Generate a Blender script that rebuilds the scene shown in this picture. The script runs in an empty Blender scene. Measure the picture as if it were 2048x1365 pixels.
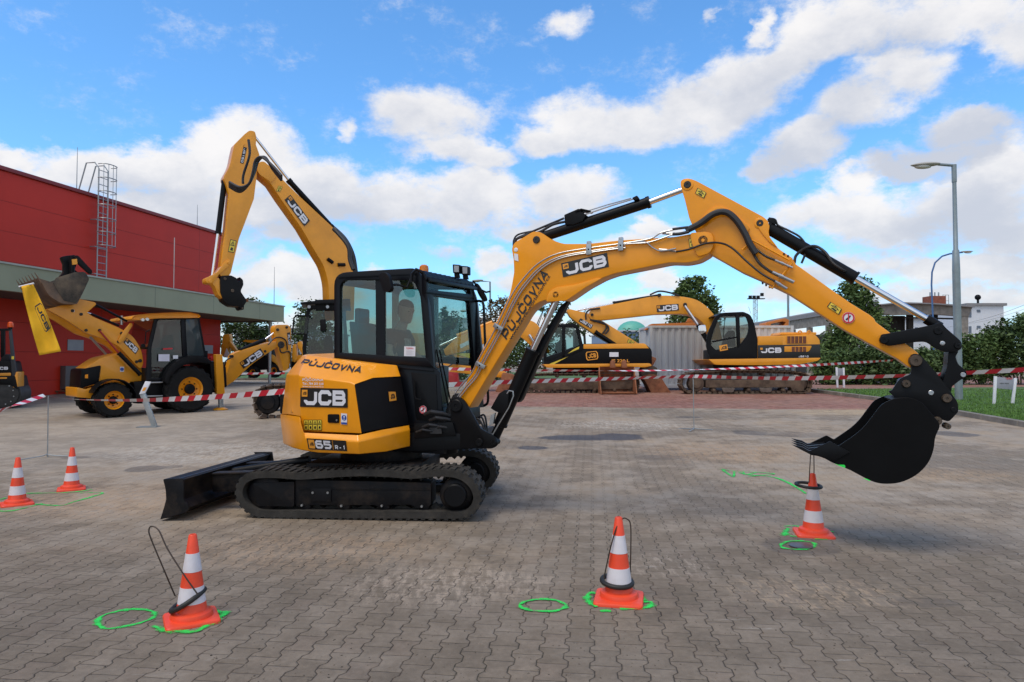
import bpy, bmesh, math, random
from mathutils import Vector, Matrix
R = math.radians
rnd = random.Random(7)
scene = bpy.context.scene
F = 2048 * 24.0 / 36.0          # focal length in photo pixels
CX, CY = 1024.0, 682.5
PITCH = math.atan(44.5 / F)
CAMH = 1.6
# ---------------------------------------------------------------- camera
cam_d = bpy.data.cameras.new('camera'); cam = bpy.data.objects.new('camera', cam_d)
scene.collection.objects.link(cam)
cam_d.lens = 24.0; cam_d.sensor_width = 36.0; cam_d.clip_start = 0.05; cam_d.clip_end = 3000
cam.location = (0, 0, CAMH); cam.rotation_euler = (R(90) + PITCH, 0, 0)
scene.camera = cam
# ---------------------------------------------------------------- sun, view
SUNV = Vector((-0.34, -0.38, 1.0)).normalized()
sun_d = bpy.data.lights.new('sun', 'SUN'); sun_d.energy = 2.1; sun_d.angle = R(30); sun_d.color = (1.0, 0.89, 0.76)
sun = bpy.data.objects.new('sun', sun_d); scene.collection.objects.link(sun)
sun.rotation_euler = (-SUNV).to_track_quat('-Z', 'Y').to_euler(); sun.location = (0, 0, 30)
vs = scene.view_settings
scene.display_settings.display_device = 'sRGB'
vs.view_transform = 'Standard'; vs.look = 'None'; vs.gamma = 1.0; vs.exposure = 0.0; vs.use_curve_mapping = False

def ray(px, py):
    x = (px - CX) / F; y = (CY - py) / F
    return Vector((x, math.cos(PITCH) - y * math.sin(PITCH), math.sin(PITCH) + y * math.cos(PITCH)))
CAM = Vector((0, 0, CAMH))
def P(px, py, D):
    r = ray(px, py); return CAM + r * (D / r.y)
def gz(Y): return 0.0 if Y < 9 else (0.025 * (Y - 9) if Y < 30 else 0.525)
def G(px, py, dz=0.0):
    r = ray(px, py); k = r.z / r.y; c = CAMH - dz
    Y = -c / k
    if Y > 9:
        Y = (c + 0.225) / (0.025 - k)
        if Y > 30: Y = (c - 0.525) / (-k)
    return CAM + r * (Y / r.y)

# ---------------------------------------------------------------- world: blue sky with cumulus banks
world = bpy.data.worlds.new('World'); scene.world = world; world.use_nodes = True
wt = world.node_tree; wn = wt.nodes; wl = wt.links
wn.clear()
def WN(t, **kw):
    n = wn.new(t)
    for k, v in kw.items(): setattr(n, k, v)
    return n
def wmath(op, a, b=None, c=None, clamp=False):
    n = wn.new('ShaderNodeMath'); n.operation = op; n.use_clamp = clamp
    for i, v in enumerate((a, b, c)):
        if v is None: continue
        if isinstance(v, (int, float)): n.inputs[i].default_value = v
        else: wl.new(v, n.inputs[i])
    return n.outputs[0]
def wvec(op, a, b=None, out=0):
    n = wn.new('ShaderNodeVectorMath'); n.operation = op
    for i, v in enumerate((a, b)):
        if v is None: continue
        if isinstance(v, (tuple, Vector)): n.inputs[i].default_value = tuple(v)
        else: wl.new(v, n.inputs[i])
    return n.outputs[out]
sky = WN('ShaderNodeTexSky'); sky.sky_type = 'NISHITA'; sky.sun_disc = False
sky.sun_elevation = math.asin(SUNV.z); sky.sun_rotation = math.atan2(SUNV.x, SUNV.y)
sky.air_density = 1.0; sky.dust_density = 0.25; sky.ozone_density = 2.6
tc = WN('ShaderNodeTexCoord'); dirn = wvec('NORMALIZE', tc.outputs['Generated'])
def wnoise(scale, detail, rough, vec):
    n = wn.new('ShaderNodeTexNoise'); n.inputs['Scale'].default_value = scale; n.inputs['Detail'].default_value = detail
    n.inputs['Roughness'].default_value = rough; wl.new(vec, n.inputs['Vector']); return n
# stretch z so the clouds are flat, then warp
sq = wvec('MULTIPLY', dirn, (1.0, 1.0, 1.6))
wob = wnoise(5.5, 9, 0.60, sq)
wv = wvec('SUBTRACT', wob.outputs['Color'], (0.5, 0.5, 0.5))
wv = wvec('MULTIPLY', wv, (0.15, 0.15, 0.12))
dw = wvec('ADD', dirn, wv)
fine = wnoise(13.0, 10, 0.70, sq)
BLOBS = [  # px, py, rx, ry, strength, greyness
 (855,222,118,74,1,0),(900,300,70,35,1,.1),(965,320,60,34,1,.15),(700,265,20,16,.55,0),(50,277,16,7,.45,0),
 (15,325,40,22,1,0),(135,345,85,42,1,0),(215,350,90,46,1,.1),(300,360,100,50,1,.1),(400,320,60,55,1,.05),(520,305,110,68,1,.05),(640,370,130,62,1,.15),(500,400,170,60,1,.35),(780,390,160,55,1,.2),(950,395,130,48,1,.2),(330,430,150,50,1,.3),
 (600,470,110,36,.85,.5),(300,480,220,50,.9,.3),(560,560,120,38,1,.05),(640,590,90,30,.9,.2),(750,540,26,18,.8,0),(965,515,44,38,1,0),(1000,560,60,30,.8,.2),(870,490,50,20,.6,.7),(430,560,80,30,.8,.1),
 (1090,290,75,42,1,0),(1180,245,100,70,1,.05),(1290,262,100,66,1,.15),(1400,225,100,78,1,.15),(1490,170,85,64,1,.15),(1580,120,70,56,1,.15),(1500,55,18,40,.8,0),(1590,60,60,60,1,.1),
 (1690,55,100,58,1,.15),(1800,40,110,54,1,.15),(1930,30,120,50,1,.15),(2060,40,70,60,1,.2),(1150,45,58,36,.8,0),(1412,12,14,18,.6,0),
 (1800,150,80,48,1,.2),(1720,215,78,52,1,.3),(1620,285,75,44,1,.4),(1560,320,40,26,.9,.4),
 (1930,265,85,36,.95,1.0),(1860,310,100,30,.95,1.0),(1740,335,55,20,.85,.9),
 (1990,330,80,56,1,0),(1672,370,46,34,1,0),(1720,430,110,62,1,0),(1610,430,80,38,1,.05),(1800,460,110,52,1,.15),(1900,400,100,70,1,.35),(2000,430,90,90,1,.45),(1940,545,120,32,1,.1),(1720,540,130,28,.9,.5),(1850,600,230,24,.9,.35),
 (1130,400,100,44,1,.2),(1050,440,90,30,.9,.35),(1300,462,50,22,1,0),(1240,490,80,26,.8,.3),(1320,560,50,24,.9,.1),(1590,560,90,34,.9,.35),(1450,500,60,20,.6,.5),
 (1000,650,700,26,.75,.3),(1700,650,400,28,.75,.25),(1280,610,200,20,.7,.3)]
dens = None; grey = None; relief = None
for (bx, by, rx, ry, st, gr) in BLOBS:
    c = ray(bx, by).normalized(); u = Vector((c.y, -c.x, 0)).normalized(); v = u.cross(c).normalized()
    rel = wvec('SUBTRACT', dw, c)
    a = wvec('DOT_PRODUCT', rel, u * (F / rx / 1.12), out=1); b = wvec('DOT_PRODUCT', rel, v * (F / ry / 1.12), out=1)
    d2 = wmath('MULTIPLY_ADD', a, a, wmath('MULTIPLY', b, b))
    front = wvec('DOT_PRODUCT', dirn, c, out=1)
    val = wmath('MULTIPLY', wmath('SUBTRACT', 1.25, d2), st)
    val = wmath('MAXIMUM', val, 0.0)
    val = wmath('MULTIPLY', val, wmath('GREATER_THAN', front, 0.2))
    dens = val if dens is None else wmath('SMOOTH_MAX', dens, val, 0.25)
    # height inside the bank: bottoms are grey, tops are bright
    hb = wmath('MULTIPLY', val, wmath('MULTIPLY_ADD', b, -0.42, gr * 1.1 + 0.12))
    grey = hb if grey is None else wmath('ADD', grey, hb)
# unseen rest of the dome: cloud thickened to give a whiter fill light
back = wnoise(2.6, 8, 0.6, sq)
bdir = WN('ShaderNodeSeparateXYZ'); wl.new(dirn, bdir.inputs[0])
isback = wmath('MULTIPLY', wmath('SUBTRACT', 0.45, bdir.outputs['Y']), 3.0, clamp=True)
bd = wmath('MULTIPLY', wmath('MULTIPLY', wmath('SUBTRACT', back.outputs[0], 0.36), 6.0, clamp=True), isback)
dens2 = wmath('MAXIMUM', dens, bd)
edge = wmath('MULTIPLY_ADD', fine.outputs[0], 1.9, -0.93)
dd = wmath('ADD', wmath('SUBTRACT', dens2, 0.34), edge)
cov = WN('ShaderNodeMapRange'); cov.interpolation_type = 'SMOOTHSTEP'; wl.new(dd, cov.inputs[0]); cov.inputs[1].default_value = -0.12; cov.inputs[2].default_value = 0.72
# shading of the cloud
gshade = wmath('ADD', wmath('DIVIDE', grey, wmath('ADD', dens, 0.4)), wmath('MULTIPLY_ADD', wnoise(7.5, 7, 0.62, wvec('ADD', sq, (3.1, 1.7, 0.06))).outputs[0], 2.3, -1.12))
gmr = WN('ShaderNodeMapRange'); gmr.interpolation_type = 'SMOOTHSTEP'; wl.new(gshade, gmr.inputs[0]); gmr.inputs[1].default_value = -0.35; gmr.inputs[2].default_value = 1.15
cc = WN('ShaderNodeMix', data_type='RGBA'); wl.new(gmr.outputs[0], cc.inputs[0])
cc.inputs[6].default_value = (9.9, 9.65, 9.5, 1); cc.inputs[7].default_value = (6.1, 6.4, 7.2, 1)
tint = WN('ShaderNodeMix', data_type='RGBA', blend_type='MULTIPLY'); tint.inputs[0].default_value = 1.0
wl.new(sky.outputs[0], tint.inputs[6]); tint.inputs[7].default_value = (1.22, 1.98, 2.45, 1)
mx = WN('ShaderNodeMix', data_type='RGBA'); wl.new(wmath('MULTIPLY', cov.outputs[0], 0.96), mx.inputs[0]); wl.new(tint.outputs[2], mx.inputs[6]); wl.new(cc.outputs[2], mx.inputs[7])
hz_f = wmath('POWER', wmath('SUBTRACT', 1.0, wmath('MAXIMUM', bdir.outputs['Z'], 0.0)), 14.0)
hzm = WN('ShaderNodeMix', data_type='RGBA'); wl.new(wmath('MULTIPLY', hz_f, 0.85), hzm.inputs[0]); wl.new(tint.outputs[2], hzm.inputs[6]); hzm.inputs[7].default_value = (5.6, 6.9, 8.6, 1)
wl.new(hzm.outputs[2], mx.inputs[6])
bg = WN('ShaderNodeBackground'); bg.inputs[1].default_value = 0.1; wl.new(mx.outputs[2], bg.inputs[0])
wo = WN('ShaderNodeOutputWorld'); wl.new(bg.outputs[0], wo.inputs[0])
world.cycles.sampling_method = 'MANUAL'; world.cycles.sample_map_resolution = 512

# ---------------------------------------------------------------- materials
MATS = {}
def mat(name, col, rough=0.5, metal=0.0, dirt=0.0, dirtcol=(0.16, 0.12, 0.085), scale=4.0, bump=0.0, bscale=60.0, vary=0.06, coat=0.0, spec=0.5, streak=False):
    if name in MATS: return MATS[name]
    m = bpy.data.materials.new(name); m.use_nodes = True; nt = m.node_tree; b = nt.nodes['Principled BSDF']
    b.inputs['Roughness'].default_value = rough; b.inputs['Metallic'].default_value = metal
    b.inputs['Coat Weight'].default_value = coat; b.inputs['Specular IOR Level'].default_value = spec
    b.inputs['Coat Roughness'].default_value = 0.12
    N = nt.nodes.new; L = nt.links.new
    geo = N('ShaderNodeNewGeometry')
    n1 = N('ShaderNodeTexNoise'); n1.inputs['Scale'].default_value = scale; n1.inputs['Detail'].default_value = 7; n1.inputs['Roughness'].default_value = 0.65
    mp = N('ShaderNodeMapping'); L(geo.outputs['Position'], mp.inputs[0]); L(mp.outputs[0], n1.inputs['Vector'])
    if streak: mp.inputs['Scale'].default_value = (3.5, 3.5, 0.35)
    mr = N('ShaderNodeMapRange'); L(n1.outputs[0], mr.inputs[0]); mr.inputs[1].default_value = 0.3; mr.inputs[2].default_value = 0.7
    mr.inputs[3].default_value = 1 - vary * 1.5; mr.inputs[4].default_value = 1 + vary
    hs = N('ShaderNodeMix'); hs.data_type = 'RGBA'; hs.blend_type = 'MULTIPLY'; hs.inputs[0].default_value = 1.0
    hs.inputs[6].default_value = (*col, 1); L(mr.outputs[0], hs.inputs[7])
    out = hs.outputs[2]
    if dirt > 0:
        n2 = N('ShaderNodeTexNoise'); n2.inputs['Scale'].default_value = scale * 0.8; n2.inputs['Detail'].default_value = 9; n2.inputs['Roughness'].default_value = 0.72; L(mp.outputs[0], n2.inputs['Vector'])
        m2 = N('ShaderNodeMapRange'); L(n2.outputs[0], m2.inputs[0]); m2.inputs[1].default_value = 0.62 - dirt * 0.3; m2.inputs[2].default_value = 0.9 - dirt * 0.3; m2.inputs[3].default_value = 0; m2.inputs[4].default_value = min(1, dirt * 1.3)
        dm = N('ShaderNodeMix'); dm.data_type = 'RGBA'; L(m2.outputs[0], dm.inputs[0]); L(out, dm.inputs[6]); dm.inputs[7].default_value = (*dirtcol, 1)
        out = dm.outputs[2]
        rm = N('ShaderNodeMapRange'); L(m2.outputs[0], rm.inputs[0]); rm.inputs[3].default_value = rough; rm.inputs[4].default_value = 0.9; L(rm.outputs[0], b.inputs['Roughness'])
    L(out, b.inputs['Base Color'])
    if bump > 0:
        n3 = N('ShaderNodeTexNoise'); n3.inputs['Scale'].default_value = bscale; n3.inputs['Detail'].default_value = 4; L(geo.outputs['Position'], n3.inputs['Vector'])
        bp = N('ShaderNodeBump'); bp.inputs['Strength'].default_value = bump; bp.inputs['Distance'].default_value = 0.01; L(n3.outputs[0], bp.inputs['Height']); L(bp.outputs[0], b.inputs['Normal'])
    MATS[name] = m; return m
def glassmat(name, tintc, refl=1.0, rough=0.02):
    m = bpy.data.materials.new(name); m.use_nodes = True; nt = m.node_tree; nt.nodes.clear()
    N = nt.nodes.new; L = nt.links.new
    o = N('ShaderNodeOutputMaterial'); t = N('ShaderNodeBsdfTransparent'); t.inputs[0].default_value = (*tintc, 1)
    g = N('ShaderNodeBsdfGlossy'); g.inputs['Roughness'].default_value = rough; g.inputs[0].default_value = (0.9, 0.95, 0.95, 1)
    f = N('ShaderNodeFresnel'); f.inputs[0].default_value = 1.52
    mu = N('ShaderNodeMath'); mu.operation = 'MULTIPLY'; mu.use_clamp = True; L(f.outputs[0], mu.inputs[0]); mu.inputs[1].default_value = refl
    ge = N('ShaderNodeNewGeometry'); bf = N('ShaderNodeMath'); bf.operation = 'SUBTRACT'; bf.inputs[0].default_value = 1.0; L(ge.outputs['Backfacing'], bf.inputs[1]); m3 = N('ShaderNodeMath'); m3.operation = 'MULTIPLY'; L(mu.outputs[0], m3.inputs[0]); L(bf.outputs[0], m3.inputs[1]); mu = m3
    x = N('ShaderNodeMixShader'); L(mu.outputs[0], x.inputs[0]); L(t.outputs[0], x.inputs[1]); L(g.outputs[0], x.inputs[2]); L(x.outputs[0], o.inputs[0])
    return m
YEL = mat('yellow_paint', (0.83, 0.315, 0.007), 0.32, vary=0.07, coat=0.2, spec=0.35, dirt=0.24, dirtcol=(0.50, 0.215, 0.025), scale=2.6, bump=0.03, bscale=14)
YEL2 = mat('worn_yellow_paint', (0.72, 0.31, 0.022), 0.42, vary=0.12, dirt=0.35, dirtcol=(0.22, 0.12, 0.05), scale=1.3, coat=0.1)
BLK = mat('black_paint', (0.0045, 0.0048, 0.006), 0.42, vary=0.2, coat=0.0, spec=0.17, dirt=0.08, dirtcol=(0.05, 0.045, 0.04), scale=3)
BLKD = mat('dusty_black_paint', (0.006, 0.006, 0.0075), 0.5, vary=0.3, dirt=0.5, dirtcol=(0.06, 0.043, 0.03), scale=5.0, spec=0.2)
NAVY = mat('cab_black', (0.004, 0.005, 0.008), 0.33, vary=0.15, spec=0.22)
PLAS = mat('dark_plastic', (0.005, 0.005, 0.006), 0.5, vary=0.15, spec=0.18)
RUB = mat('track_rubber', (0.036, 0.034, 0.031), 0.85, vary=0.3, dirt=0.4, dirtcol=(0.10, 0.085, 0.068), scale=7, bump=0.35, bscale=90, spec=0.25)
TYRE = mat('tyre_rubber', (0.016, 0.016, 0.016), 0.9, vary=0.2, dirt=0.2, dirtcol=(0.07, 0.06, 0.05), scale=5, spec=0.15)
HOSE = mat('hose_rubber', (0.018, 0.018, 0.02), 0.5, vary=0.1)
CHR = mat('chrome_rod', (0.75, 0.76, 0.78), 0.12, metal=1.0, vary=0.02)
STL = mat('bare_steel', (0.42, 0.43, 0.44), 0.32, metal=0.85, vary=0.1)
GALV = mat('galvanised_steel', (0.33, 0.36, 0.37), 0.45, metal=0.5, vary=0.12, scale=8)
RUST = mat('rusty_steel', (0.26, 0.095, 0.045), 0.8, vary=0.35, dirt=0.6, dirtcol=(0.36, 0.16, 0.075), scale=4, bump=0.3, bscale=30)
MUDT = mat('muddy_track', (0.095, 0.062, 0.043), 0.9, vary=0.4, dirt=0.6, dirtcol=(0.20, 0.14, 0.09), scale=3.5, bump=0.4, bscale=25)
WHT = mat('white_vinyl', (0.72, 0.73, 0.78), 0.4, vary=0.03)
DECB = mat('decal_black', (0.012, 0.012, 0.013), 0.35, vary=0.02)
DECO = mat('decal_orange', (0.80, 0.33, 0.03), 0.35, vary=0.02)
DECY = mat('decal_yellow', (0.74, 0.56, 0.05), 0.4, vary=0.03)
DECR = mat('decal_red', (0.55, 0.02, 0.03), 0.4, vary=0.02)
DECU = mat('decal_blue', (0.02, 0.07, 0.35), 0.4, vary=0.02)
GRN = mat('green_spray_paint', (0.02, 0.80, 0.09), 0.6, vary=0.15)
GLS = glassmat('cab_glass', (0.60, 0.70, 0.66), 2.0)
GLSD = glassmat('dark_glass', (0.55, 0.63, 0.61), 1.4)
GLSC = glassmat('clear_glass', (0.96, 0.98, 0.975), 0.6)

# ---------------------------------------------------------------- object helpers
COL = scene.collection
ORG = {}
def tag(o, label=None, cat=None, group=None, kind=None):
    if label: o['label'] = label
    if cat: o['category'] = cat
    if group: o['group'] = group
    if kind: o['kind'] = kind
    return o
def thing(name, label, cat, loc, group=None):
    o = bpy.data.objects.new(name, None); o.empty_display_size = 0.2; COL.objects.link(o); o.location = loc
    ORG[o.name] = Vector(loc); tag(o, label, cat, group); return o
class Plane:
    """vertical or free plane; n points towards the camera side"""
    def __init__(s, p, n):
        s.p = Vector(p); s.n = Vector(n).normalized()
        if s.n.dot(CAM - s.p) < 0: s.n = -s.n
        s.h = Vector((0, 0, 1)).cross(s.n).normalized() if abs(s.n.z) < 0.99 else Vector((1, 0, 0))
    def at(s, px, py, off=0.0):
        r = ray(px, py); q = s.p + s.n * off
        return CAM + r * ((q - CAM).dot(s.n) / r.dot(s.n))
    def mpp(s, px, py, off=0.0):       # metres per photo pixel there
        return s.at(px, py, off).y / F
def vplane(p, deg):                   # heading deg: 0 = parallel to the picture, positive = its right end comes nearer
    return Plane(p, (-math.sin(R(deg)), -math.cos(R(deg)), 0))
def plane3(a, b, c): return Plane(a, (b - a).cross(c - a))
def fillet(pts, n=4, full=False):
    out = []; m = len(pts)
    for i, p in enumerate(pts):
        if full and len(p) < 3: p = (p[0], p[1], .05)
        if len(p) < 3 or p[2] <= 0: out.append((p[0], p[1])); continue
        a = Vector(pts[i - 1][:2]); b = Vector(p[:2]); c = Vector(pts[(i + 1) % m][:2]); r = p[2]
        d1 = (a - b); d2 = (c - b); r1 = min(r, d1.length * 0.48); r2 = min(r, d2.length * 0.48)
        s = b + d1.normalized() * r1; e = b + d2.normalized() * r2
        for k in range(n + 1):
            t = k / n; q = s * (1 - t) ** 2 + b * 2 * t * (1 - t) + e * t * t; out.append((q.x, q.y))
    return out
def crv(pts, n=6, closed=False):
    out = []; m = len(pts); V = [Vector(p) for p in pts]
    for i in range(m if closed else m - 1):
        if closed: p0, p1, p2, p3 = V[i - 1], V[i], V[(i + 1) % m], V[(i + 2) % m]
        else: p0, p1, p2, p3 = V[max(i - 1, 0)], V[i], V[i + 1], V[min(i + 2, m - 1)]
        for k in range(n):
            t = k / n
            out.append(0.5 * ((2 * p1) + (-p0 + p2) * t + (2 * p0 - 5 * p1 + 4 * p2 - p3) * t * t + (-p0 + 3 * p1 - 3 * p2 + p3) * t ** 3))
    if not closed: out.append(V[-1])
    return out
class MB:
    def __init__(s): s.v = []; s.f = []
    def add(s, vs_, fs):
        b = len(s.v); s.v += [Vector(v) for v in vs_]; s.f += [tuple(i + b for i in f) for f in fs]; return s
    def loft(s, rings, closed=True, caps=True):
        n = len(rings[0]); vs_ = [v for r in rings for v in r]; fs = []
        for j in range(len(rings) - 1):
            for i in range(n if closed else n - 1):
                k = (i + 1) % n; fs.append((j * n + i, j * n + k, (j + 1) * n + k, (j + 1) * n + i))
        if caps and closed: fs.append(tuple(range(n))[::-1]); fs.append(tuple((len(rings) - 1) * n + i for i in range(n)))
        return s.add(vs_, fs)
    def prism3(s, face, vec):          # 3d outline pushed along vec
        face = [Vector(p) for p in face]; vec = Vector(vec); return s.loft([face, [p + vec for p in face]])
    def prism(s, pl, pts, o0, o1, fil=True):
        q = fillet(pts) if fil else pts
        near = [pl.at(x, y, o0) for x, y in q]; d = pl.n * (o1 - o0)
        return s.loft([near, [p + d for p in near]])
    def ring(s, pl, outer, inner, o0, o1):   # frame: outer and inner loops with equal point counts
        A = [pl.at(p[0], p[1], o0) for p in outer]; B = [pl.at(p[0], p[1], o0) for p in inner]; d = pl.n * (o1 - o0); n = len(A)
        vs_ = A + B + [p + d for p in A] + [p + d for p in B]; fs = []
        for i in range(n):
            k = (i + 1) % n
            fs += [(i, k, n + k, n + i), (2 * n + i, 3 * n + i, 3 * n + k, 2 * n + k), (i, 2 * n + i, 2 * n + k, k), (n + i, n + k, 3 * n + k, 3 * n + i)]
        return s.add(vs_, fs)
    def box(s, c, sx, sy, sz, rz=0.0):
        c = Vector(c); ca, sa = math.cos(rz), math.sin(rz); vs_ = []
        for z in (-1, 1):
            for x, y in ((-1, -1), (1, -1), (1, 1), (-1, 1)):
                lx, ly = x * sx / 2, y * sy / 2; vs_.append(c + Vector((lx * ca - ly * sa, lx * sa + ly * ca, z * sz / 2)))
        return s.add(vs_, [(3, 2, 1, 0), (4, 5, 6, 7), (0, 1, 5, 4), (1, 2, 6, 5), (2, 3, 7, 6), (3, 0, 4, 7)])
    def obox(s, c, ax, ay, az):        # box from half axes
        c = Vector(c); ax, ay, az = Vector(ax), Vector(ay), Vector(az)
        vs_ = [c + ax * x + ay * y + az * z for z in (-1, 1) for x, y in ((-1, -1), (1, -1), (1, 1), (-1, 1))]
        return s.add(vs_, [(3, 2, 1, 0), (4, 5, 6, 7), (0, 1, 5, 4), (1, 2, 6, 5), (2, 3, 7, 6), (3, 0, 4, 7)])
    def bar(s, a, b, w, h=None, up=(0, 0, 1)):
        a, b = Vector(a), Vector(b); h = h or w; d = (b - a).normalized(); u = Vector(up)
        if abs(d.dot(u)) > 0.98: u = Vector((0, 1, 0))
        x = d.cross(u).normalized(); y = x.cross(d).normalized()
        return s.obox((a + b) / 2, (b - a) / 2, x * w / 2, y * h / 2)
    def tube(s, pts, r, seg=10, closed=False, caps=True):
        pts = [Vector(p) for p in pts]; n = len(pts); rr = r if isinstance(r, (list, tuple)) else [r] * n
        rings = []; u = None
        for i in range(n):
            if closed: t = (pts[(i + 1) % n] - pts[i - 1])
            else: t = pts[min(i + 1, n - 1)] - pts[max(i - 1, 0)]
            t = t.normalized() if t.length > 1e-9 else Vector((0, 0, 1))
            if u is None: u = t.orthogonal().normalized()
            u = (u - t * u.dot(t)); u = u.normalized() if u.length > 1e-6 else t.orthogonal().normalized()
            w = t.cross(u)
            rings.append([pts[i] + (u * math.cos(2 * math.pi * k / seg) + w * math.sin(2 * math.pi * k / seg)) * rr[i] for k in range(seg)])
        if closed: rings.append(rings[0]); caps = False
        return s.loft(rings, True, caps)
    def disc(s, pl, px, py, rpx, o0, o1, seg=24, r0=None):
        c = pl.at(px, py, o0); r = rpx * c.y / F; d = pl.n * (o1 - o0)
        return s.cyl(c, c + d, r, seg, r0)
    def cyl(s, a, b, r, seg=20, r2=None):
        return s.tube([a, b], [r, r if r2 is None else r2], seg)
    def lathe(s, c, prof, seg=32, axis=(0, 0, 1), caps=True):
        c = Vector(c); ax = Vector(axis).normalized(); u = ax.orthogonal().normalized(); w = ax.cross(u)
        rings = [[c + ax * z + (u * math.cos(2 * math.pi * k / seg) + w * math.sin(2 * math.pi * k / seg)) * max(r, 1e-4) for k in range(seg)] for r, z in prof]
        return s.loft(rings, True, caps)
    def sphere(s, c, r, sx=1, sy=1, sz=1, seg=14, rings=9):
        c = Vector(c)
        return s.loft([[c + Vector((r * sx * math.sin(a) * math.cos(2 * math.pi * k / seg), r * sy * math.sin(a) * math.sin(2 * math.pi * k / seg), -r * sz * math.cos(a))) for k in range(seg)]
                       for a in [0.01 + (math.pi - 0.02) * j / (rings - 1) for j in range(rings)]])
    def build(s, name, m, parent=None, bevel=0.0, seg=2, smooth=35, recalc=True):
        o = Vector((0, 0, 0)); q = parent
        while q is not None:
            if q.name in ORG: o = ORG[q.name]
            q = q.parent
        me = bpy.data.meshes.new(name); me.from_pydata([tuple(v - o) for v in s.v], [], s.f)
        if bevel or recalc:
            bm = bmesh.new(); bm.from_mesh(me)
            if recalc: bmesh.ops.recalc_face_normals(bm, faces=bm.faces)
            if bevel:
                es = [e for e in bm.edges if len(e.link_faces) == 2 and e.calc_face_angle(0) > R(28)]
                bmesh.ops.bevel(bm, geom=es, offset=bevel, segments=seg, profile=0.6, affect='EDGES', clamp_overlap=True)
            bm.to_mesh(me); bm.free()
        if smooth:
            me.polygons.foreach_set('use_smooth', [True] * len(me.polygons)); me.set_sharp_from_angle(angle=R(smooth))
        if m is not None: me.materials.append(m)
        ob = bpy.data.objects.new(name, me); COL.objects.link(ob)
        if parent is not None: ob.parent = parent
        return ob
def struct(o): o['kind'] = 'structure'; return o

# ---------------------------------------------------------------- lettering
c_ = 0.2
def GL(w):
    r = w; c = c_
    return {
     'J': [[(r, 1), (r, c), (r - c, 0), (c, 0), (0, c), (0, .28)]],
     'C': [[(r, .68), (r, 1 - c), (r - c, 1), (c, 1), (0, 1 - c), (0, c), (c, 0), (r - c, 0), (r, c), (r, .32)]],
     'B': [[(0, .52), (0, 0), (r - c, 0), (r, c), (r, .36), (r - .12, .52), (0, .52)], [(0, .52), (0, 1), (r - c, 1), (r - .05, 1 - c), (r - .05, .66), (r - .16, .54)]],
     'P': [[(0, 0), (0, 1), (r - c, 1), (r, 1 - c), (r, .4 + c), (r - c, .4), (0, .4)]],
     'R': [[(0, 0), (0, 1), (r - c, 1), (r, 1 - c), (r, .42 + c), (r - c, .42), (0, .42)], [(r * .5, .38), (r, 0)]],
     'U': [[(0, 1), (0, c), (c, 0), (r - c, 0), (r, c), (r, 1)]],
     'O': [[(c, 0), (0, c), (0, 1 - c), (c, 1), (r - c, 1), (r, 1 - c), (r, c), (r - c, 0), (c, 0)]],
     'V': [[(0, 1), (r / 2, 0), (r, 1)]], 'N': [[(0, 0), (0, 1), (r, 0), (r, 1)]],
     'A': [[(0, 0), (r / 2, 1), (r, 0)], [(r * .22, .3), (r * .78, .3)]],
     '6': [[(r, 1), (c, 1), (0, 1 - c), (0, c), (c, 0), (r - c, 0), (r, c), (r, .56 - c), (r - c, .56), (.06, .56)]],
     '5': [[(r, 1), (0, 1), (0, .56), (r - c, .56), (r, .56 - c), (r, c), (r - c, 0), (0, 0)]],
     '2': [[(0, 1), (r - c, 1), (r, 1 - c), (r, .52 + c / 2), (r - c, .52), (c, .52), (0, .52 - c), (0, 0), (r, 0)]],
     '1': [[(r * .3, .8), (r * .62, 1), (r * .62, 0)]],
     '0': [[(c, 0), (0, c), (0, 1 - c), (c, 1), (r - c, 1), (r, 1 - c), (r, c), (r - c, 0), (c, 0)]],
     'S': [[(r, .86), (r - c / 2, 1), (c, 1), (0, 1 - c), (0, .52 + c / 2), (c, .52), (r - c, .52), (r, .52 - c / 2), (r, c), (r - c, 0), (0, 0), (0, .14)]],
     'L': [[(0, 1), (0, 0), (r, 0)]], 'X': [[(0, 0), (r, 1)], [(0, 1), (r * .46, .54)], [(r * .54, .46), (r, 0)]], 'T': [[(0, 1), (r, 1)], [(r / 2, .9), (r / 2, 0)]],
     'E': [[(r, 1), (0, 1), (0, 0), (r, 0)], [(.05, .5), (r, .5)]],
     '-': [[(r * .2, .42), (r * .8, .42)]], ' ': [], '|': [[(r / 2, -.1), (r / 2, 1.1)]]}
def ribbon(pl2):   # mitred ribbon around a polyline, returns function(width)->quads
    def f(w):
        P_ = [Vector(p) for p in pl2]; n = len(P_); cl = (P_[0] - P_[-1]).length < 1e-6
        if cl: P_ = P_[:-1]; n -= 1
        A = []; B = []
        for i in range(n):
            if cl: d0 = (P_[i] - P_[i - 1]).normalized(); d1 = (P_[(i + 1) % n] - P_[i]).normalized()
            else:
                d1 = (P_[min(i + 1, n - 1)] - P_[max(i, 0)]); d0 = (P_[i] - P_[i - 1]) if i > 0 else d1
                if i == n - 1: d1 = d0
                d0 = d0.normalized(); d1 = d1.normalized()
            n0 = Vector((-d0.y, d0.x)); n1 = Vector((-d1.y, d1.x)); mm = (n0 + n1); mm = mm / max(0.35, mm.length_squared / 2)
            A.append(P_[i] + mm * w / 2); B.append(P_[i] - mm * w / 2)
        q = []
        for i in range(n if cl else n - 1):
            k = (i + 1) % n; q.append((A[i], A[k], B[k], B[i]))
        return q
    return f
ZEPS = [0.0]
def quadmap(pl, c4, off):
    bl, br, tr, tl = [Vector(p) for p in c4]
    def f(u, v, e=0.0):
        p = bl * (1 - u) * (1 - v) + br * u * (1 - v) + tr * u * v + tl * (1 - u) * v
        return pl.at(p.x, p.y, off + e)
    return f
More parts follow.
